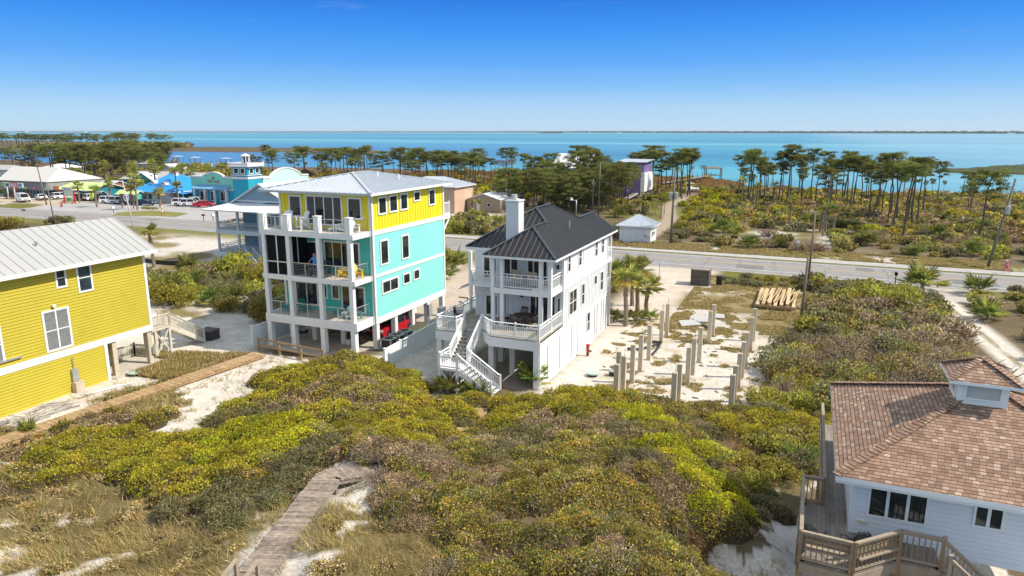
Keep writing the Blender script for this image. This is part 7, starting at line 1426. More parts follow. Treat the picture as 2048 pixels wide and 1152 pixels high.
# D beyond the road, nearest hundred as plants
inD=lambda x,y: (x<.2346*y+6) and not(-10<x<5 and 113<y<134 and random.random()<.8) and pdist(np.array([x]),np.array([y]),[(-26,104),(-24,118),(-25,140),(-30,165),(-30,208)])[0]>3 and not(-28.5<x<-20.5 and 104<y<114) and not(-40<x<-22 and 122<y<160 and random.random()<.8)
DL=scatter(620,-34,60,109.5,222,2.1,inD,8); DL.sort(key=lambda p:p[1]); rest=[]
def tD(x,y): return choose({'W':3.,'O':4,'D':2.2,'Y':1.2,'L':.5}) if x>-12 or y<125 else choose({'D':3,'Y':3,'L':2,'O':1})
for i,(x,y) in enumerate(DL):
    T=tD(x,y); r=random.uniform(1.1,2.3)
    if i<95: plant(T,x,y,r,LAB[T]+' along the far side of the road','scrub along the far side of the road',True,1.05)
    else: rest.append((T,x,y,r*1.12))
for x,y in scatter(40,-62,-34,104.8,126,2.,lambda x,y: y<126-(x+62)*.2,9):
    T=choose({'O':4,'D':2,'Y':1}); plant(T,x,y,random.uniform(1.5,2.9),LAB[T]+' in the bank of scrub across the road behind black roof','scrub bank behind the black roof',True,1.25)
for x,y in scatter(80,-12,46,150,188,2.6,lambda x,y: x<.2346*y+6,53): rest.append((choose({'D':3,'O':4,'Y':1.5,'W':2}),x,y,random.uniform(1.6,3.)))
for x,y in scatter(70,-238,-150,127,150,2.6,lambda x,y: not(-207<x<-179 and y<140) and not(-182<x<-167 and y<136) and not(-183<x<-174 and y<144) and not(-153.5<x and y<139) and not(-188<x<-158 and y>145),55): rest.append((choose({'D':4,'Y':2,'O':2}),x,y,random.uniform(1.3,2.6)))
for x,y in scatter(420,-150,-34,150,276,3.2,lambda x,y: x>-150 and not (-52<x<-37 and 174<y<190) and not(-70<x<-56 and 186<y<202) and not(-40<x<-22 and y<165) and not (y>225 and random.random()<.75),10): rest.append((choose({'D':4,'Y':2,'L':1.5,'O':1.5}),x,y,random.uniform(1.1,2.6)))
for x,y in scatter(330,-330,-150,135,258,4,lambda x,y: not(-200<x<-136 and y<165) and not (x>-250 and y>230) and x>-1.45*y-60 and not(-265<x<-228 and 148<y<210) and not(-300<x<-280 and 196<y<212),11): rest.append((choose({'D':4,'Y':1.5,'O':2,'W':1}),x,y,random.uniform(1.6,3.6)))
for x,y in scatter(300,-760,-600,480,760,9,lambda x,y: inside(np.array([x]),np.array([y]),FARL)[0],12): rest.append((choose({'D':4,'O':3,'W':1}),x,y,random.uniform(4,8)))
def merge(name,items):
    PP=[];CC=[];SS=[]
    cache={T:[] for T in 'OYWDL'}
    for T in cache:
        for s in range(3): p,j,r=crown_pts(70+s+ord(T),300 if T!='W' else 260); cache[T].append((p,pick(T,len(p))*r.uniform(.75,1.2,(11,1))[j]))
    for T,x,y,r in items:
        p,c=random.choice(cache[T]); a=random.uniform(0,6.28); ca,sa=math.cos(a),math.sin(a); q=p*r; q=np.stack([q[:,0]*ca-q[:,1]*sa+x,q[:,0]*sa+q[:,1]*ca+y,q[:,2]*random.uniform(.8,1.1)-.1],1); PP.append(q); CC.append(c*random.uniform(.7,1.3)*np.array((random.uniform(.9,1.12),1,random.uniform(.85,1.1)))); SS.append(np.full(len(q),.30*r*.85))
    leaf_obj(name,np.concatenate(PP),np.concatenate(SS)*rng.uniform(.7,1.3,sum(map(len,SS))),np.concatenate(CC),.6,m=LEAFS,kind='stuff',upb=.5)
merge('undergrowth',rest)
# low weeds on lots and verges
def weeds(name,n,fx,fy,ok,h,T,w=.0006):
    x=rng.uniform(*fx,n); y=rng.uniform(*fy,n); k=ok(x,y); x=x[k]; y=y[k]; n=len(x); hg=rng.uniform(.5,1,n)*h; dv=rng.normal(size=(n,3))*.6; dv[:,2]=rng.uniform(.5,1.2,n); d=dv/np.linalg.norm(dv,axis=1,keepdims=True)
    leaf_obj(name,np.stack([x,y,terr(x,y)],1)+d*hg[:,None]*.45,hg,pick(T,n),.0,m=LEAFS,kind='stuff',dirv=dv,tri=True); twig_width(name,w)
weeds('lot_weeds',260000,(-14,1.5),(41,86),lambda x,y:((fbm(x,y,1.2,33)>.60)&(y<62))|((y>61)&(x>-11)&(fbm(x,y,2.,35)>.44)&(rng.random(len(x))<.8)),.22,'G')
weeds('verge_grass',260000,(-40,24),(103.,110),lambda x,y: (fbm(x,y,2.,37)>.40),.3,'G',.0007); weeds('verge_grass',160000,(-12,24),(84.5,90),lambda x,y: (x>-9.5)&~((x>11)&(x<17.5))&(fbm(x,y,2.,39)>.38),.3,'G',.0006)
weeds('yard_grass',120000,(-48,-38.5),(33.5,44),lambda x,y:(y<38.6+.3*(x+44))&(y>33.3)&(fbm(x,y,.8,43)>.40)&(pdist(x,y,BWL)>.75)&~((x<-43.5)&(y<37)),.55,'G')
weeds('yard_grass',60000,(-44,-38.5),(22,34),lambda x,y:(fbm(x,y,.9,44)>.56)&(pdist(x,y,BWL)>.8),.35,'G'); weeds('yard_grass',30000,(-29,-23.4),(40,52),lambda x,y:(fbm(x,y,1.2,45)>.52),.2,'D')
weeds('marsh_grass',90000,(-150,-20),(205,280),lambda x,y:inside(x,y,MAIN),1.1,'K',.0012); weeds('marsh_grass',90000,(-330,-150),(215,285),lambda x,y:inside(x,y,MAIN),1.1,'K',.0012)
# ---- palms
def fan(mb_p,mb_c,base,dirv,L,nb,col,r,width=.05,drop=.25):
    """one fan frond: petiole then a spray of blades"""
    d=Vector(dirv).normalized(); e=Vector(base)+d*L*.5; s=d.cross(Vector((0,0,1))).normalized(); u=s.cross(d)
    out=[(Vector(base),e,.03)]
    for i in range(nb):
        a=(i/(nb-1)-.5)*math.radians(210); q=(d*math.cos(a)+s*math.sin(a)).normalized(); tip=e+q*L*.55*(.75+.25*math.cos(a))-Vector((0,0,drop*L*.3*r.random())); out.append((e,tip,width))
    return out
def palm_crown(name,parent,z,nf,L,seed,cols,up=(-.35,1.1),nb=11,width=.06):
    r=random.Random(seed); V=[];C=[]
    for i in range(nf):
        a=r.uniform(0,6.28); el=r.uniform(*up); dv=(math.cos(a)*math.cos(el),math.sin(a)*math.cos(el),math.sin(el)); c=np.array(r.choice(cols))*r.uniform(.7,1.3)
        if el<-.1: c=c*np.array((1.25,.95,.8))
        for p,q,w in fan(None,None,(0,0,z),dv,L*r.uniform(.8,1.1),nb,c,r,width):
            d=(q-p).normalized(); s=d.cross(Vector((r.uniform(-1,1),r.uniform(-1,1),r.uniform(.2,1)))).normalized()*w; m=p+(q-p)*.45
            V.append((p-s*.3,m-s,q,m+s)); C.append(c*r.uniform(.8,1.2))
    V=np.array([[tuple(v) for v in q] for q in V]); n=len(V); me=bpy.data.meshes.new(name); me.vertices.add(n*4); me.vertices.foreach_set('co',V.ravel()); me.loops.add(n*4); me.loops.foreach_set('vertex_index',np.arange(n*4)); me.polygons.add(n); me.polygons.foreach_set('loop_start',np.arange(n)*4)
    ca=me.color_attributes.new('Col','FLOAT_COLOR','POINT'); ca.data.foreach_set('color',np.repeat(np.concatenate([np.clip(C,0,1),np.ones((n,1))],1),4,0).ravel()); me.update(); me.validate(); me.materials.append(LEAF); o=bpy.data.objects.new(name,me); COL.objects.link(o); o.parent=parent; return o
GP=[(.12,.14,.025),(.09,.11,.02),(.17,.17,.03),(.22,.19,.04)]
def sabal(H,seed,nf=44,L=1.7,dead=True):
    t=thing('cabbage_palm','','palm'); r=random.Random(seed); m=MB(); k=7; m.tube([(.12*math.sin(i*.7+seed)*i/k,.1*math.cos(i*.6)*i/k,H*i/k-.2) for i in range(k+1)],[.21-.05*i/k+.02*(i%2) for i in range(k+1)],9)
    for i in range(int(H*5)): z=H*.55+H*.45*r.random(); a=r.uniform(0,6.28); m.beam((.16*math.cos(a),.16*math.sin(a),z),(.3*math.cos(a),.3*math.sin(a),z+.3),.06,.03)
    m.build('trunk',PALMB,t,local=True); palm_crown('crown',t,H-.25,nf,L,seed,GP,(-.55,1.25)); return t
def palmetto(seed,L=1.4,nf=30):
    t=thing('saw_palmetto','','palmetto'); palm_crown('fronds',t,.25,nf,L,seed,[(.06,.085,.015),(.09,.105,.018),(.14,.125,.02)],(.05,1.35),12,.05); m=MB(); m.tube([(0,0,-.2),(.03,0,.35)],[.14,.1],7); m.build('stem',PALMB,t,local=True); return t
def put(o,x,y,label,group=None,rz=0,sc=1.,z=None): 
    o.location=(x,y,float(terr(np.array(x),np.array(y))) if z is None else z); o.rotation_euler=(0,0,rz); o.scale=(sc,)*3; o['label']=label
    if group: o['group']=group
    return o
put(sabal(4.6,1),-14.2,59.9,'tall cabbage palm nearest the white house in the trio','palm trio beside the white house'); put(sabal(4.4,2),-14.4,65.4,'leaning middle cabbage palm of the trio','palm trio beside the white house'); put(sabal(3.0,3),-13.2,63.9,'shortest cabbage palm at the right of the trio','palm trio beside the white house'); put(sabal(4.0,9),-15.4,67.5,'cabbage palm behind the palm trio','palm trio beside the white house')
for x,y,s,l in ((-13.7,61.5,1.0,'spiky yucca clump at the foot of palm trio'),(-12.6,62.6,.9,'green palmetto at the right foot of palm trio'),(-15.6,61.2,.9,'broad leafed plant left of the palm trio foot')): put(palmetto(int(x*-7),1.3,22),x,y,l,None,0,s)
for i,((x,y),l) in enumerate((((-76.35,63.76),'slender cabbage palm behind the mustard house corner'),)): put(sabal(4.9,20+i,30,1.3),x,y,l)
for i,((x,y),H,l) in enumerate((((-163.8,117.9),4.2,'small palm with leaning trunk by the menu board'),((-136.3,111.3),7.2,'tallest palm by the logo sign'),((-136.,117.1),3.6,'small palm left of the marker post'),((-141.6,127.),7.8,'tall palm rising before the blue roof'),((-138.4,124.4),4.4,'large full palm in front of the blue roof'),((-148,119.5),4.0,'bushy palm between the parked silver SUVs and bar'),((-157,121),4.6,'dense golden palm behind the yellow float'),((-147,134),8.,'tall palm left of the blue roof peak'),((-152.5,126),4.2,'palm at the left end of the blue roof'),((-153,131),6.8,'tall palm with dry skirt behind the parked cars'),((-150,112),4.1,'palm between silver SUV and the logo sign'))): put(sabal(H,30+i,38,1.7),x,y,l,'palms along the shop fronts',i*1.3)
pp=sabal(4.6,77,30,1.6); first=True
for x,y in scatter(30,-210,-150,138,175,4,lambda x,y: y>146 or x<-184,21): 
    l='cabbage palm in the palm belt behind the roadside shops'; 
    if first: put(pp,x,y,l,'palm belt behind the shops'); first=False
    else: dup(pp,(x,y,0),random.uniform(0,6),random.uniform(.8,1.5),l,'palm belt behind the shops')
for i,((x,y),l) in enumerate((((-65.8,135.3),'tiny garden palm left of the garage door'),((-63.9,134.8),'slim garden palm right of the garage door'))): put(sabal(2.6,60+i,18,.8),x,y,l)
for i,((x,y),H) in enumerate((((-11,170),5.),((-8,182),4.5),((-15,178),5.5),((-40,232),5),((-3,140),4.5),((3,133),4.2),((4.2,132),4.),((2.2,132.5),3.6))): put(sabal(H,80+i,30,1.5),x,y,['cabbage palm in the scrub right of the sandy drive','cabbage palm clump behind the roadside scrub'][i>3],'cabbage palms in the far scrub',i)
t=thing('date_palm','big date palm with long drooping feather fronds by the sandy drive','palm',(-31.5,147,0)); m=MB(); m.tube([(-31.5,147,-.2),(-31.5,147,1.2),(-31.5,147,2.6)],[.8,.75,.6],10); m.build('trunk',PALMB,t)
r_=random.Random(5); PP=[];DV=[]
for i in range(46):
    a=r_.uniform(0,6.28); el=r_.uniform(-.1,1.3); L=r_.uniform(3.,4.2)
    for k in range(26):
        s=(k+1)/26; x=math.cos(a)*math.cos(el)*L*s; y=math.sin(a)*math.cos(el)*L*s; z=2.6+math.sin(el)*L*s-1.9*s*s
        for sd in (-1,1): PP.append((x-sd*math.sin(a)*.2,y+sd*math.cos(a)*.2,z-.1)); DV.append((-sd*math.sin(a)+.6*math.cos(a),sd*math.cos(a)+.6*math.sin(a),-.4))
leaf_obj('fronds',np.array(PP),.6,np.array(GP)[rng.integers(0,4,len(PP))],.22,parent=t,dirv=np.array(DV))
pm=[palmetto(100+i,1.6,30) for i in range(3)]; up_=set()
def pmet(x,y,s,l,g):
    p=pm[random.randrange(3)]; z=float(terr(np.array(x),np.array(y)))
    if p.name not in up_: up_.add(p.name); put(p,x,y,l,g,random.uniform(0,6),s)
    else: dup(p,(x,y,z),random.uniform(0,6),s,l,g)
for (x,y),s,l in (((12.26,86.87),1.9,'large dark fan palmetto at the near road edge'),((17.32,86.38),1.4,'palmetto right of the lane mouth'),((16.07,74.85),1.3,'golden palmetto on the right bank of the lane'),((-20.42,78.89),1.6,'pale green palmetto behind the white house corner'),((-40.48,77.05),1.8,'tall palmetto clump between the aqua and white houses'),((-39.01,71.08),1.5,'palmetto behind the rear corner of aqua house'),((-16.36,42.53),1.1,'dark sago palm at the right foot of the staircase'),((-21.09,39.11),.9,'dark sago palm at the left foot of the staircase'),((-18.90,39.15),.8,'rusty sago palm under the staircase'),((-40.02,23.96),.6,'low palmetto tuft under the boardwalk'),((0.67,34.43),.8,'bright palmetto left of the weathered deck')): pmet(x,y,s,l,'palmettos')
for x,y in scatter(26,-70,-46,49,68,1.9,lambda x,y: True,31): pmet(x,y,random.uniform(1.,1.5),'palmetto in the green strip between the mustard and grey houses','palmettos by the grey house')
for x,y in scatter(22,-36,40,109,150,4,lambda x,y: inD(x,y),32): pmet(x,y,random.uniform(1.,1.6),'palmetto in the scrub beyond the road','palmettos beyond the road')
# ---- pines
def pine(seed,H=13.,kind='flat',name='slash_pine'):
    r=random.Random(seed); t=thing(name,'','pine tree'); n=8; bx=by=0; pts=[(0,0,-.3)]; a0=r.uniform(0,6.28)
    for i in range(1,n+1): bx+=r.gauss(0,.10)+.05*math.cos(a0); by+=r.gauss(0,.10)+.05*math.sin(a0); pts.append((bx,by,H*.93*i/n))
    m=MB(); m.tube(pts,[.18*(1-.68*i/n)+.02 for i in range(n+1)],7); CL=[]
    def at(z): 
        f=max(0,min(n-.001,z/(H*.93)*n)); i=int(f); p=Vector(pts[i]); q=Vector(pts[i+1]); return p+(q-p)*(f-i)
    if kind=='dead':
        for i in range(9): z=H*r.uniform(.45,.93); a=r.uniform(0,6.28); L=r.uniform(.4,1.5); p=at(z); m.tube([p,p+Vector((math.cos(a)*L*.6,math.sin(a)*L*.6,.2*L)),p+Vector((math.cos(a)*L,math.sin(a)*L,.6*L))],[.05,.03,.01],4)
        m.build('trunk',BARKG,t,local=True); return t
    lo={'flat':.72,'dense':.38,'bare':.8,'wide':.6}[kind]; nb={'flat':13,'dense':26,'bare':12,'wide':18}[kind]; mx={'flat':1.9,'dense':2.6,'bare':1.9,'wide':2.9}[kind]
    for i in range(nb):
        s=(i+r.random())/nb; z=H*(lo+(.965-lo)*s); a=i*2.4+r.uniform(-.5,.5); L=mx*(.45+.55*math.sin(math.pi*(.25+.7*s)))*r.uniform(.65,1.15)
        if kind=='flat' and s<.3: L*=.6
        p=at(min(z,H*.92)); e=p+Vector((math.cos(a)*L,math.sin(a)*L,(.18+.25*s)*L)); m.tube([p,(p+e)/2+Vector((0,0,-.05)),e],[.05,.035,.015],4,cap=False)
        CL.append((e,r.uniform(.62,1.0)*(1.15 if kind in('dense','wide') else 1)))
        if L>1.1: CL.append((p+(e-p)*.6+Vector((r.uniform(-.3,.3),r.uniform(-.3,.3),.2)),r.uniform(.5,.8)))
    CL.append((at(H*.93)+Vector((0,0,.15)),.85)); m.build('trunk',BARK,t,local=True)
    nl=120 if kind!='bare' else 26; PP=[];CC=[]
    base=np.array([(.075,.09,.02),(.055,.068,.016),(.115,.115,.022),(.15,.13,.026)]) if kind!='bare' else np.array([(.13,.10,.07),(.09,.07,.05)])
    for c,rd in CL:
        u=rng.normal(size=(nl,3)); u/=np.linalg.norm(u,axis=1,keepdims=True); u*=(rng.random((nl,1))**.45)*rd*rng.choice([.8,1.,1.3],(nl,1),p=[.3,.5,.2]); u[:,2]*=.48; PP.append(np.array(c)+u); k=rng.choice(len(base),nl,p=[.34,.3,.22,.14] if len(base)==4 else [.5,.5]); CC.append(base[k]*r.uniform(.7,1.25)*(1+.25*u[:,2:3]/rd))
    PP=np.concatenate(PP); leaf_obj('crown',PP,rng.uniform(.26,.55,len(PP)),np.concatenate(CC),.26,parent=t); return t
PR={'flat':[pine(i,13.) for i in range(7)],'wide':[pine(20+i,12.,'wide') for i in range(4)],'dense':[pine(40+i,11.,'dense') for i in range(5)],'bare':[pine(60+i,12.,'bare') for i in range(2)],'dead':[pine(80+i,9.,'dead') for i in range(4)]}
PH={'flat':13.*.99,'wide':12.,'dense':11.,'bare':12.,'dead':9.*.93}; pu=set()
def pineput(kind,x,y,H,label,group,wide=1.):
    pr=random.choice(PR[kind]); s=H/PH[kind]; sc=(s*wide,s*wide,s)
    if pr.name not in pu: pu.add(pr.name); pr.location=(x,y,-.2); pr.rotation_euler=(0,0,random.uniform(0,6.28)); pr.scale=sc; pr['label']=label; pr['group']=group; o=pr
    else: o=dup(pr,(x,y,-.2),random.uniform(0,6.28),sc,label,group)
    o['category']='pine tree'
RIGHT=[(-14.7,203.2,12.5),(-10.9,180.9,11.3),(-10.6,204.9,9.2),(-6.7,175.9,12.8),(-4.7,176.7,14.3),(-5.9,176.3,10.0),(-1.8,184.8,11.8),(0.5,189.4,13.2),(1.2,179.2,9.7),(3.6,220.2,11.8),(5.2,211.5,9.9),(4.6,194.8,8.5),(5.6,187.9,10.7),(8.0,178.9,12.0),(8.1,167.1,12.0),(9.0,176.2,10.9),(10.3,168.0,12.3),(10.5,146.5,11.5),(11.1,144.7,10.6),(13.2,166.5,12.9),(13.3,143.6,12.1),(15.1,157.3,13.3),(13.9,140.0,12.3),(14.5,129.8,12.5),(17.0,149.2,12.5),(17.1,141.3,13.0),(19.0,152.1,12.2),(21.6,164.9,11.5),(21.9,202.1,8.8),(27.9,212.5,4.7),(29.2,213.0,5.2),(33.0,221.0,4.3),(35.9,211.8,7.3),(37.5,212.5,7.0),(41.8,210.4,6.9),(-2.1,208.5,5.6),(-4.4,191.0,11.4),(7.4,188.7,10.4),(13.9,161.7,11.5),(15.9,153.1,11.1),(-11.9,187.9,8.8),(-8.3,185.6,9.3),(9.5,182.7,11.6),(-2.9,191.6,11.8),(5.3,195.1,10.1)]
for i,(x,y,H) in enumerate(RIGHT): pineput('flat',x,y,H,'tall slender pine in the open stand before the bay at right','open pine stand before the bay',random.uniform(.85,1.2))
for x,y,H in [(25.0,129.6,11.4)]: pineput('wide',x,y,H,'large umbrella crowned pine standing apart left of the leaning pole','open pine stand before the bay',1.)
for x,y,H in [(-3.1,217.4,7.3),(-10.5,188.5,12.3),(42.0,196.4,5.3),(42.2,190.1,6.9),(42.8,187.4,5.2),(12.6,151.7,6.8),(25.8,120.3,3.9),(25.6,137.8,5.1),(18.1,131.3,4.1),(2.5,126.4,10.3),(10.0,150.6,5.3),(25.7,128.4,5.0)]: pineput('dead',x,y,H,'bare dead snag among the pines and scrub at right','dead snags at right',.6)
for x,y,H in [(-67.2,176.7,10.7),(-65.8,177.3,7.6),(-69.3,193.5,11.0),(-69.4,179.9,8.7),(-65.0,186.1,8.5),(-65.2,177.5,9.6),(-69.4,175.7,7.6),(-60.8,179.4,8.2)]: pineput('wide',x,y,H,'leafy pine in the clump left of the white gabled roof','pine clump by the white gabled house')
for x,y,H in [(-61.4,196.8,13.2),(-59.3,197.7,11.0),(-60.2,207.3,12.1),(-58.3,198.1,10.0),(-55.9,199.1,10.3)]: pineput('wide',x,y,H,'tall broad pine rising in front of the white gabled roof','pines before the white gabled house',1.1)
for x,y,H in [(-40.6,153.8,10.5),(-42.8,168.4,6.9),(-38.4,149.2,5.1),(-39.3,146.2,8.2),(-50.2,168.7,8.0),(-48.2,169.6,7.7)]: pineput('wide',x,y,H,'light green pine close in front of the violet house','pines before the violet house')
for x,y,H in [(-47.5,202.6,11.4),(-41.0,191.8,12.4),(-42.4,204.8,13.4),(-44.1,204.1,9.6),(-38.1,197.4,11.6),(-38.3,206.5,8.5),(-37.7,189.1,8.9),(-44.8,199.1,10.8),(-40.6,200.8,12.2),(-36.0,198.3,9.9)]: pineput('flat',x,y,H,'pine with spreading crown right of the violet house','pines right of the violet house',1.45)
for x,y,H in [(-32.5,191.3,11.7),(-30.2,184.4,13.0),(-30.2,192.2,13.0),(-32.5,208.9,11.8),(-31.8,191.6,11.5),(-29.3,192.6,11.9)]: pineput('flat',x,y,H,'pine in the tall cluster between violet house and the pier','tall pine cluster by the pier',1.2)
for x,y,H in [(-17.0,190.0,11.4),(-13.6,180.7,12.9),(-12.0,168.7,13.4),(-12.5,199.7,10.5),(-13.3,180.8,7.2),(-15.1,183.5,8.6)]: pineput('flat',x,y,H,'lone slender pine at the left end of the open stand','slender pines left of the open stand')
for x,y,H in [(-26.8,139.4,4.7),(-27.8,148.4,3.7)]: pineput('flat',x,y,H,'young pine beside the white shed','young pines by the shed',1.2)
for x,y,H in [(-86.3,196.3,8.9),(-85.0,196.9,8.5),(-79.5,189.2,9.6),(-36.3,240.2,6.0),(-32.0,230.1,6.9)]: pineput('bare',x,y,H,'thin dying pine with a bare grey crown','dying pines')
for x,y,H in [(-50.7,152.4,7.6),(-48.6,150.4,8.6),(-46.5,148.5,8.2),(-47.0,154.0,6.5),(-52.4,154.7,4.9),(-47.7,146.7,5.6),(-45.6,144.8,4.7),(-45.4,151.8,4.2),(-53.1,151.4,3.9),(-42.7,147.4,3.5),(-48.0,145.1,4.0),(-31.9,160.4,2.8),(-37.4,144.4,2.9),(-44.5,144.0,5.3),(-48.1,150.7,6.4)]: pineput('dense',x,y,H,'dense dark leafy tree behind the black roof','dense trees behind the black roof',1.25)
for x,y,H in [(-176.1,225.5,8.4),(-183.9,240.5,7.4),(-174.7,234.9,10.6),(-168.1,228.9,8.9),(-175.7,243.9,11.0),(-178.2,252.8,9.2),(-174.7,254.3,10.8),(-170.6,246.0,8.9),(-176.6,234.2,6.7),(-169.1,237.3,8.2),(-162.6,240.1,8.7),(-158.3,251.2,8.4),(-151.8,244.6,7.7)]: pineput('flat',x,y,H,'pine in the grove right behind the aqua house roof','pine grove behind the aqua house',1.3)
for x,y,H in [(-140.3,232.2,7.7),(-141.6,240.0,9.9),(-132.2,227.7,10.7),(-123.4,216.8,9.8),(-118.3,212.2,9.1),(-113.1,208.0,10.5),(-108.1,203.9,9.9),(-103.7,199.9,9.3),(-104.3,205.5,9.9),(-96.2,192.1,9.6),(-98.1,202.3,10.1),(-99.0,207.8,9.1),(-99.5,213.7,9.3),(-97.5,214.5,8.5),(-135.0,226.5,8.9),(-127.5,222.2,8.7),(-114.0,207.6,9.3),(-104.8,199.5,8.9),(-103.0,200.2,8.5),(-97.4,202.6,8.5),(-141.4,231.8,7.3),(-104.5,211.6,8.5),(-95.4,203.4,8.5)]: pineput('flat',x,y,H,'pine in the long straight stand behind the tan cottage','long pine stand behind the tan cottage',1.15)
for x,y,H in [(-109.4,245.2,6.3),(-113.5,260.7,5.9),(-108.0,254.2,6.5)]: pineput('bare',x,y,H,'thin dying pine with a bare grey crown','dying pines')
for x,y,H in [(-218.7,246.4,11.4)]: pineput('wide',x,y,H,'single broad pine by the lagoon, apart right of the lantern tower','lagoon pines',.95)
for x,y,H in [(-225.4,243.6,7.3),(-203.0,242.4,5.0),(-197.5,244.7,4.4),(-194.0,236.2,4.3)]: pineput('flat',x,y,H,'small pine on the lagoon shore behind the mint shop','small lagoon pines',1.2)
for x,y,H in [(-313.1,218.0,7.0),(-318.9,227.6,9.5),(-314.5,229.4,10.4),(-310.1,231.3,8.9),(-295.6,225.3,8.7),(-291.4,227.1,8.7),(-297.0,236.8,8.4),(-280.8,231.5,8.9),(-275.5,233.8,8.4),(-271.8,235.3,7.0),(-300.5,212.0,7.8),(-306.2,220.9,9.2),(-302.0,222.6,8.7),(-284.0,230.2,8.1),(-269.3,225.1,8.7),(-325.5,224.8,4.9),(-264.6,227.1,6.8),(-284.1,218.9,7.3),(-280.0,220.6,6.8)]: pineput('dense',x,y,H,'dense pine in the grove behind the roadside shops at left','left pine grove',1.5)
for x,y,H in [(-402.4,250.2,8.3),(-415.0,262.3,8.6),(-401.8,267.8,8.3),(-392.2,254.5,7.6),(-368.8,248.3,5.4),(-366.3,249.3,6.0),(-420.3,260.1,7.2),(-389.1,255.8,6.9)]: pineput('wide',x,y,H,'pine by the far left lagoon inlet','pines by the far left inlet',1.2)
for x,y,H in [(-353.7,225.9,11.6),(-314.8,229.3,8.1),(-310.2,207.9,5.1)]: pineput('dead',x,y,H,'bleached dead tree among the left hand pines','bleached dead trees at left',.8)
for x,y,H in [(-990.9,616.7,13.4),(-939.2,590.6,11.2),(-973.8,623.9,12.5),(-921.5,598.0,11.2),(-956.8,631.0,11.7),(-902.2,606.1,10.4),(-888.9,611.7,9.6),(-853.4,600.0,9.4),(-827.1,594.1,9.2),(-820.0,597.1,10.7),(-808.7,601.9,10.7),(-780.9,589.2,9.1),(-750.5,578.8,9.9),(-727.5,573.7,6.9),(-719.6,577.0,6.5),(-711.7,580.3,5.8),(-712.1,602.5,6.0),(-701.1,584.8,5.8),(-856.8,581.7,9.2),(-844.0,587.0,8.5),(-809.8,577.0,8.0),(-934.8,592.4,10.4),(-917.0,599.9,9.6),(-906.7,604.3,10.4),(-793.3,584.0,9.4),(-690.5,589.2,5.3)]: pineput('flat',x,y,H,'distant pine on the spit across the lagoon','distant pines on the spit',1.9)
for x,y in scatter(52,-300,-168,186,262,7,lambda x,y: (x*.922+y*.3875)/(-x*.3875+y*.922)<-.485 and not(-274<x<-260 and 218<y<233) and not(-240<x<-228 and 203<y<214) and not(-300<x<-282 and 198<y<210),41): pineput(random.choice(['dense','wide','wide']),x,y,random.uniform(8,13.5),'dense pine in the grove behind the roadside shops at left','left pine grove',random.uniform(1.1,1.6))
for x,y in scatter(46,-900,-610,470,800,16,lambda x,y: inside(np.array([x]),np.array([y]),FARL)[0],42): pineput('wide',x,y,random.uniform(11,16),'distant pine on the spit across the lagoon','distant pines on the spit',2.)
for x,y in scatter(30,-63,-40,139,174,3.4,lambda x,y: not(-52<x<-38 and y>172) and y>140+(x+63)*.2,43): pineput(random.choice(['dense','wide']),x,y,random.uniform(5.5,9.5),'dense dark leafy tree behind the black roof','dense trees behind the black roof',random.uniform(1.2,1.6))
for x,y in scatter(12,-14,34,158,210,3.2,lambda x,y: x<.2346*y-8,54): pineput(random.choice(['flat','flat','wide']),x,y,random.uniform(7,13),'tall slender pine in the open stand before the bay at right','open pine stand before the bay',random.uniform(.8,1.1))
for x,y,H in [(-36.1,140.1,10.7),(-35.8,143.9,11.0),(-37.3,155.2,10.5),(-53.4,167.4,12.6),(-53.4,174.7,12.7),(-51.0,171.9,12.5)]: pineput('wide',x,y,H,'slim pine screening the pale and violet houses','pines screening the far houses',1.0)
for x,y in scatter(44,-185,-88,188,258,5,lambda x,y: (x*.922+y*.3875)/(-x*.3875+y*.922)>-.36,56): pineput(random.choice(['flat','wide','wide']),x,y,random.uniform(7,11.5),'pine in the long straight stand behind the tan cottage','long pine stand behind the tan cottage',random.uniform(1.1,1.5))
for k in list(PR):
    for p in PR[k]:
        if p.name not in pu:
            for c in list(p.children): bpy.data.objects.remove(c)
            bpy.data.objects.remove(p)
for D in (near,farp):
    for T in D:
        for p in D[T]:
            if p.name not in used:
                for c in list(p.children): bpy.data.objects.remove(c)
                bpy.data.objects.remove(p)
for p in pm:
    if p.name not in up_:
        for c in list(p.children): bpy.data.objects.remove(c)
        bpy.data.objects.remove(p)
# ================================================================== CAMERA, SUN, SKY
cam=bpy.data.cameras.new('camera'); co=bpy.data.objects.new('camera',cam); COL.objects.link(co); cam.sensor_width=36; cam.lens=36*1410/2048; cam.clip_end=120000; cam.clip_start=.3
PT=math.atan(314/1410); co.location=(0,0,CAMH); co.rotation_euler=(R(90)-PT,0,HEAD); SC.camera=co
SE=R(47); SA=np.array((.972,.235)); sd=Vector((SA[0]*math.cos(SE),SA[1]*math.cos(SE),math.sin(SE)))
sun=bpy.data.lights.new('sun','SUN'); sun.energy=4.0; sun.angle=R(.53); sun.color=(1,.91,.78); so=bpy.data.objects.new('sun',sun); COL.objects.link(so); so.rotation_euler=sd.to_track_quat('Z','Y').to_euler()
W=bpy.data.worlds.new('World'); SC.world=W; W.use_nodes=True; nt=W.node_tree; nt.nodes.clear(); L=nt.links.new
sk=nt.nodes.new('ShaderNodeTexSky'); sk.sky_type='NISHITA'; sk.sun_disc=False; sk.sun_elevation=SE; sk.sun_rotation=math.atan2(SA[0],SA[1]); sk.air_density=1.; sk.dust_density=.4; sk.ozone_density=3.; sk.altitude=0
bg=N(nt,'ShaderNodeBackground',Strength=.12); L(sk.outputs[0],bg.inputs['Color'])
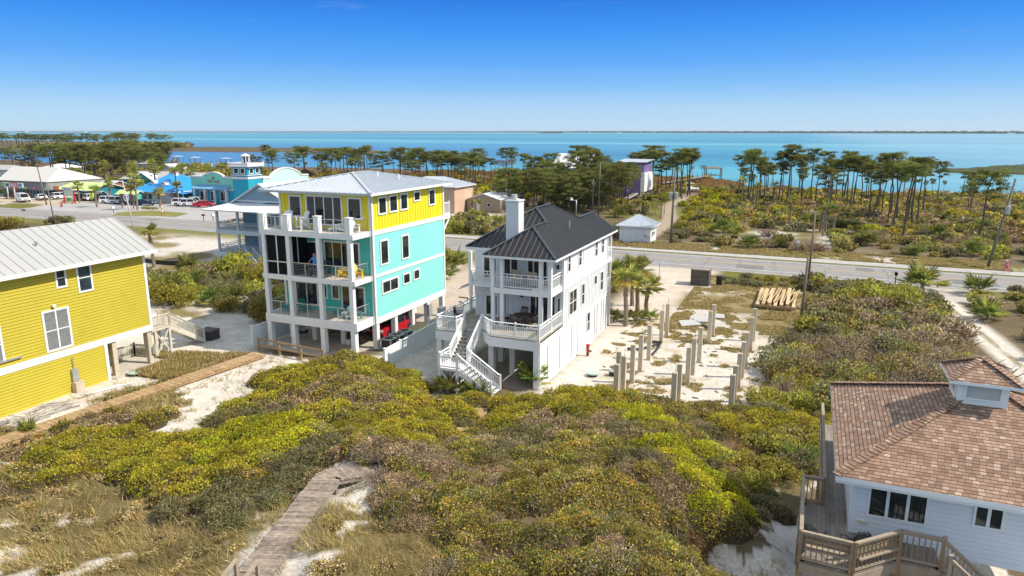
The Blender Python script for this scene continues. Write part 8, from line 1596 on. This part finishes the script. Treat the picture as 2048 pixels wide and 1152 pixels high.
# deep blue paling to the horizon; brighter sky above the frame added as fill
tc=nt.nodes.new('ShaderNodeTexCoord'); sx=nt.nodes.new('ShaderNodeSeparateXYZ'); L(tc.outputs['Generated'],sx.inputs[0])
gr=ramp(nt,sx.outputs[2],[(0.,(.39,.54,.68)),(.03,(.30,.49,.70)),(.06,(.15,.38,.71)),(.092,(.06,.28,.71)),(.13,(.015,.21,.68)),(.168,(.0,.135,.58)),(.24,(.30,.42,.60)),(.36,(.62,.67,.74)),(.62,(.56,.61,.70)),(1.,(.36,.44,.56))]); cm=N(nt,'ShaderNodeMapping'); cm.inputs['Scale'].default_value=(3.,3.,38.); L(tc.outputs['Generated'],cm.inputs['Vector']); cn=N(nt,'ShaderNodeTexNoise',Scale=1.6,Detail=7,Roughness=.62); L(cm.outputs[0],cn.inputs['Vector'])
cf=ramp(nt,cn.outputs['Fac'],[(.62,(0,0,0)),(.8,(.16,.16,.16))]); gr=mixc(nt,cf,gr,(.52,.60,.68)); b2=N(nt,'ShaderNodeBackground',Strength=.95); L(gr,b2.inputs['Color'])
mx=N(nt,'ShaderNodeMixShader'); mx.inputs[0].default_value=.92; L(bg.outputs[0],mx.inputs[1]); L(b2.outputs[0],mx.inputs[2]); wo=nt.nodes.new('ShaderNodeOutputWorld'); L(mx.outputs[0],wo.inputs['Surface'])
SC.view_settings.view_transform='Standard'; SC.view_settings.look='None'; SC.view_settings.exposure=.5; SC.view_settings.gamma=1.
SC.cycles.max_bounces=6; SC.cycles.diffuse_bounces=3; SC.cycles.glossy_bounces=3; SC.cycles.transparent_max_bounces=12; SC.cycles.transmission_bounces=4

hz,nt,out=nodes('sea_haze'); v=N(nt,'ShaderNodeVolumePrincipled'); v.inputs['Color'].default_value=(.80,.90,1,1); v.inputs['Density'].default_value=.00004; v.inputs['Anisotropy'].default_value=.2; nt.links.new(v.outputs[0],out.inputs['Volume'])
mb=MB(); mb.box(-17500,-17500,-4.5,17500,17500,30); o=mb.build('haze',hz); o['kind']='stuff'
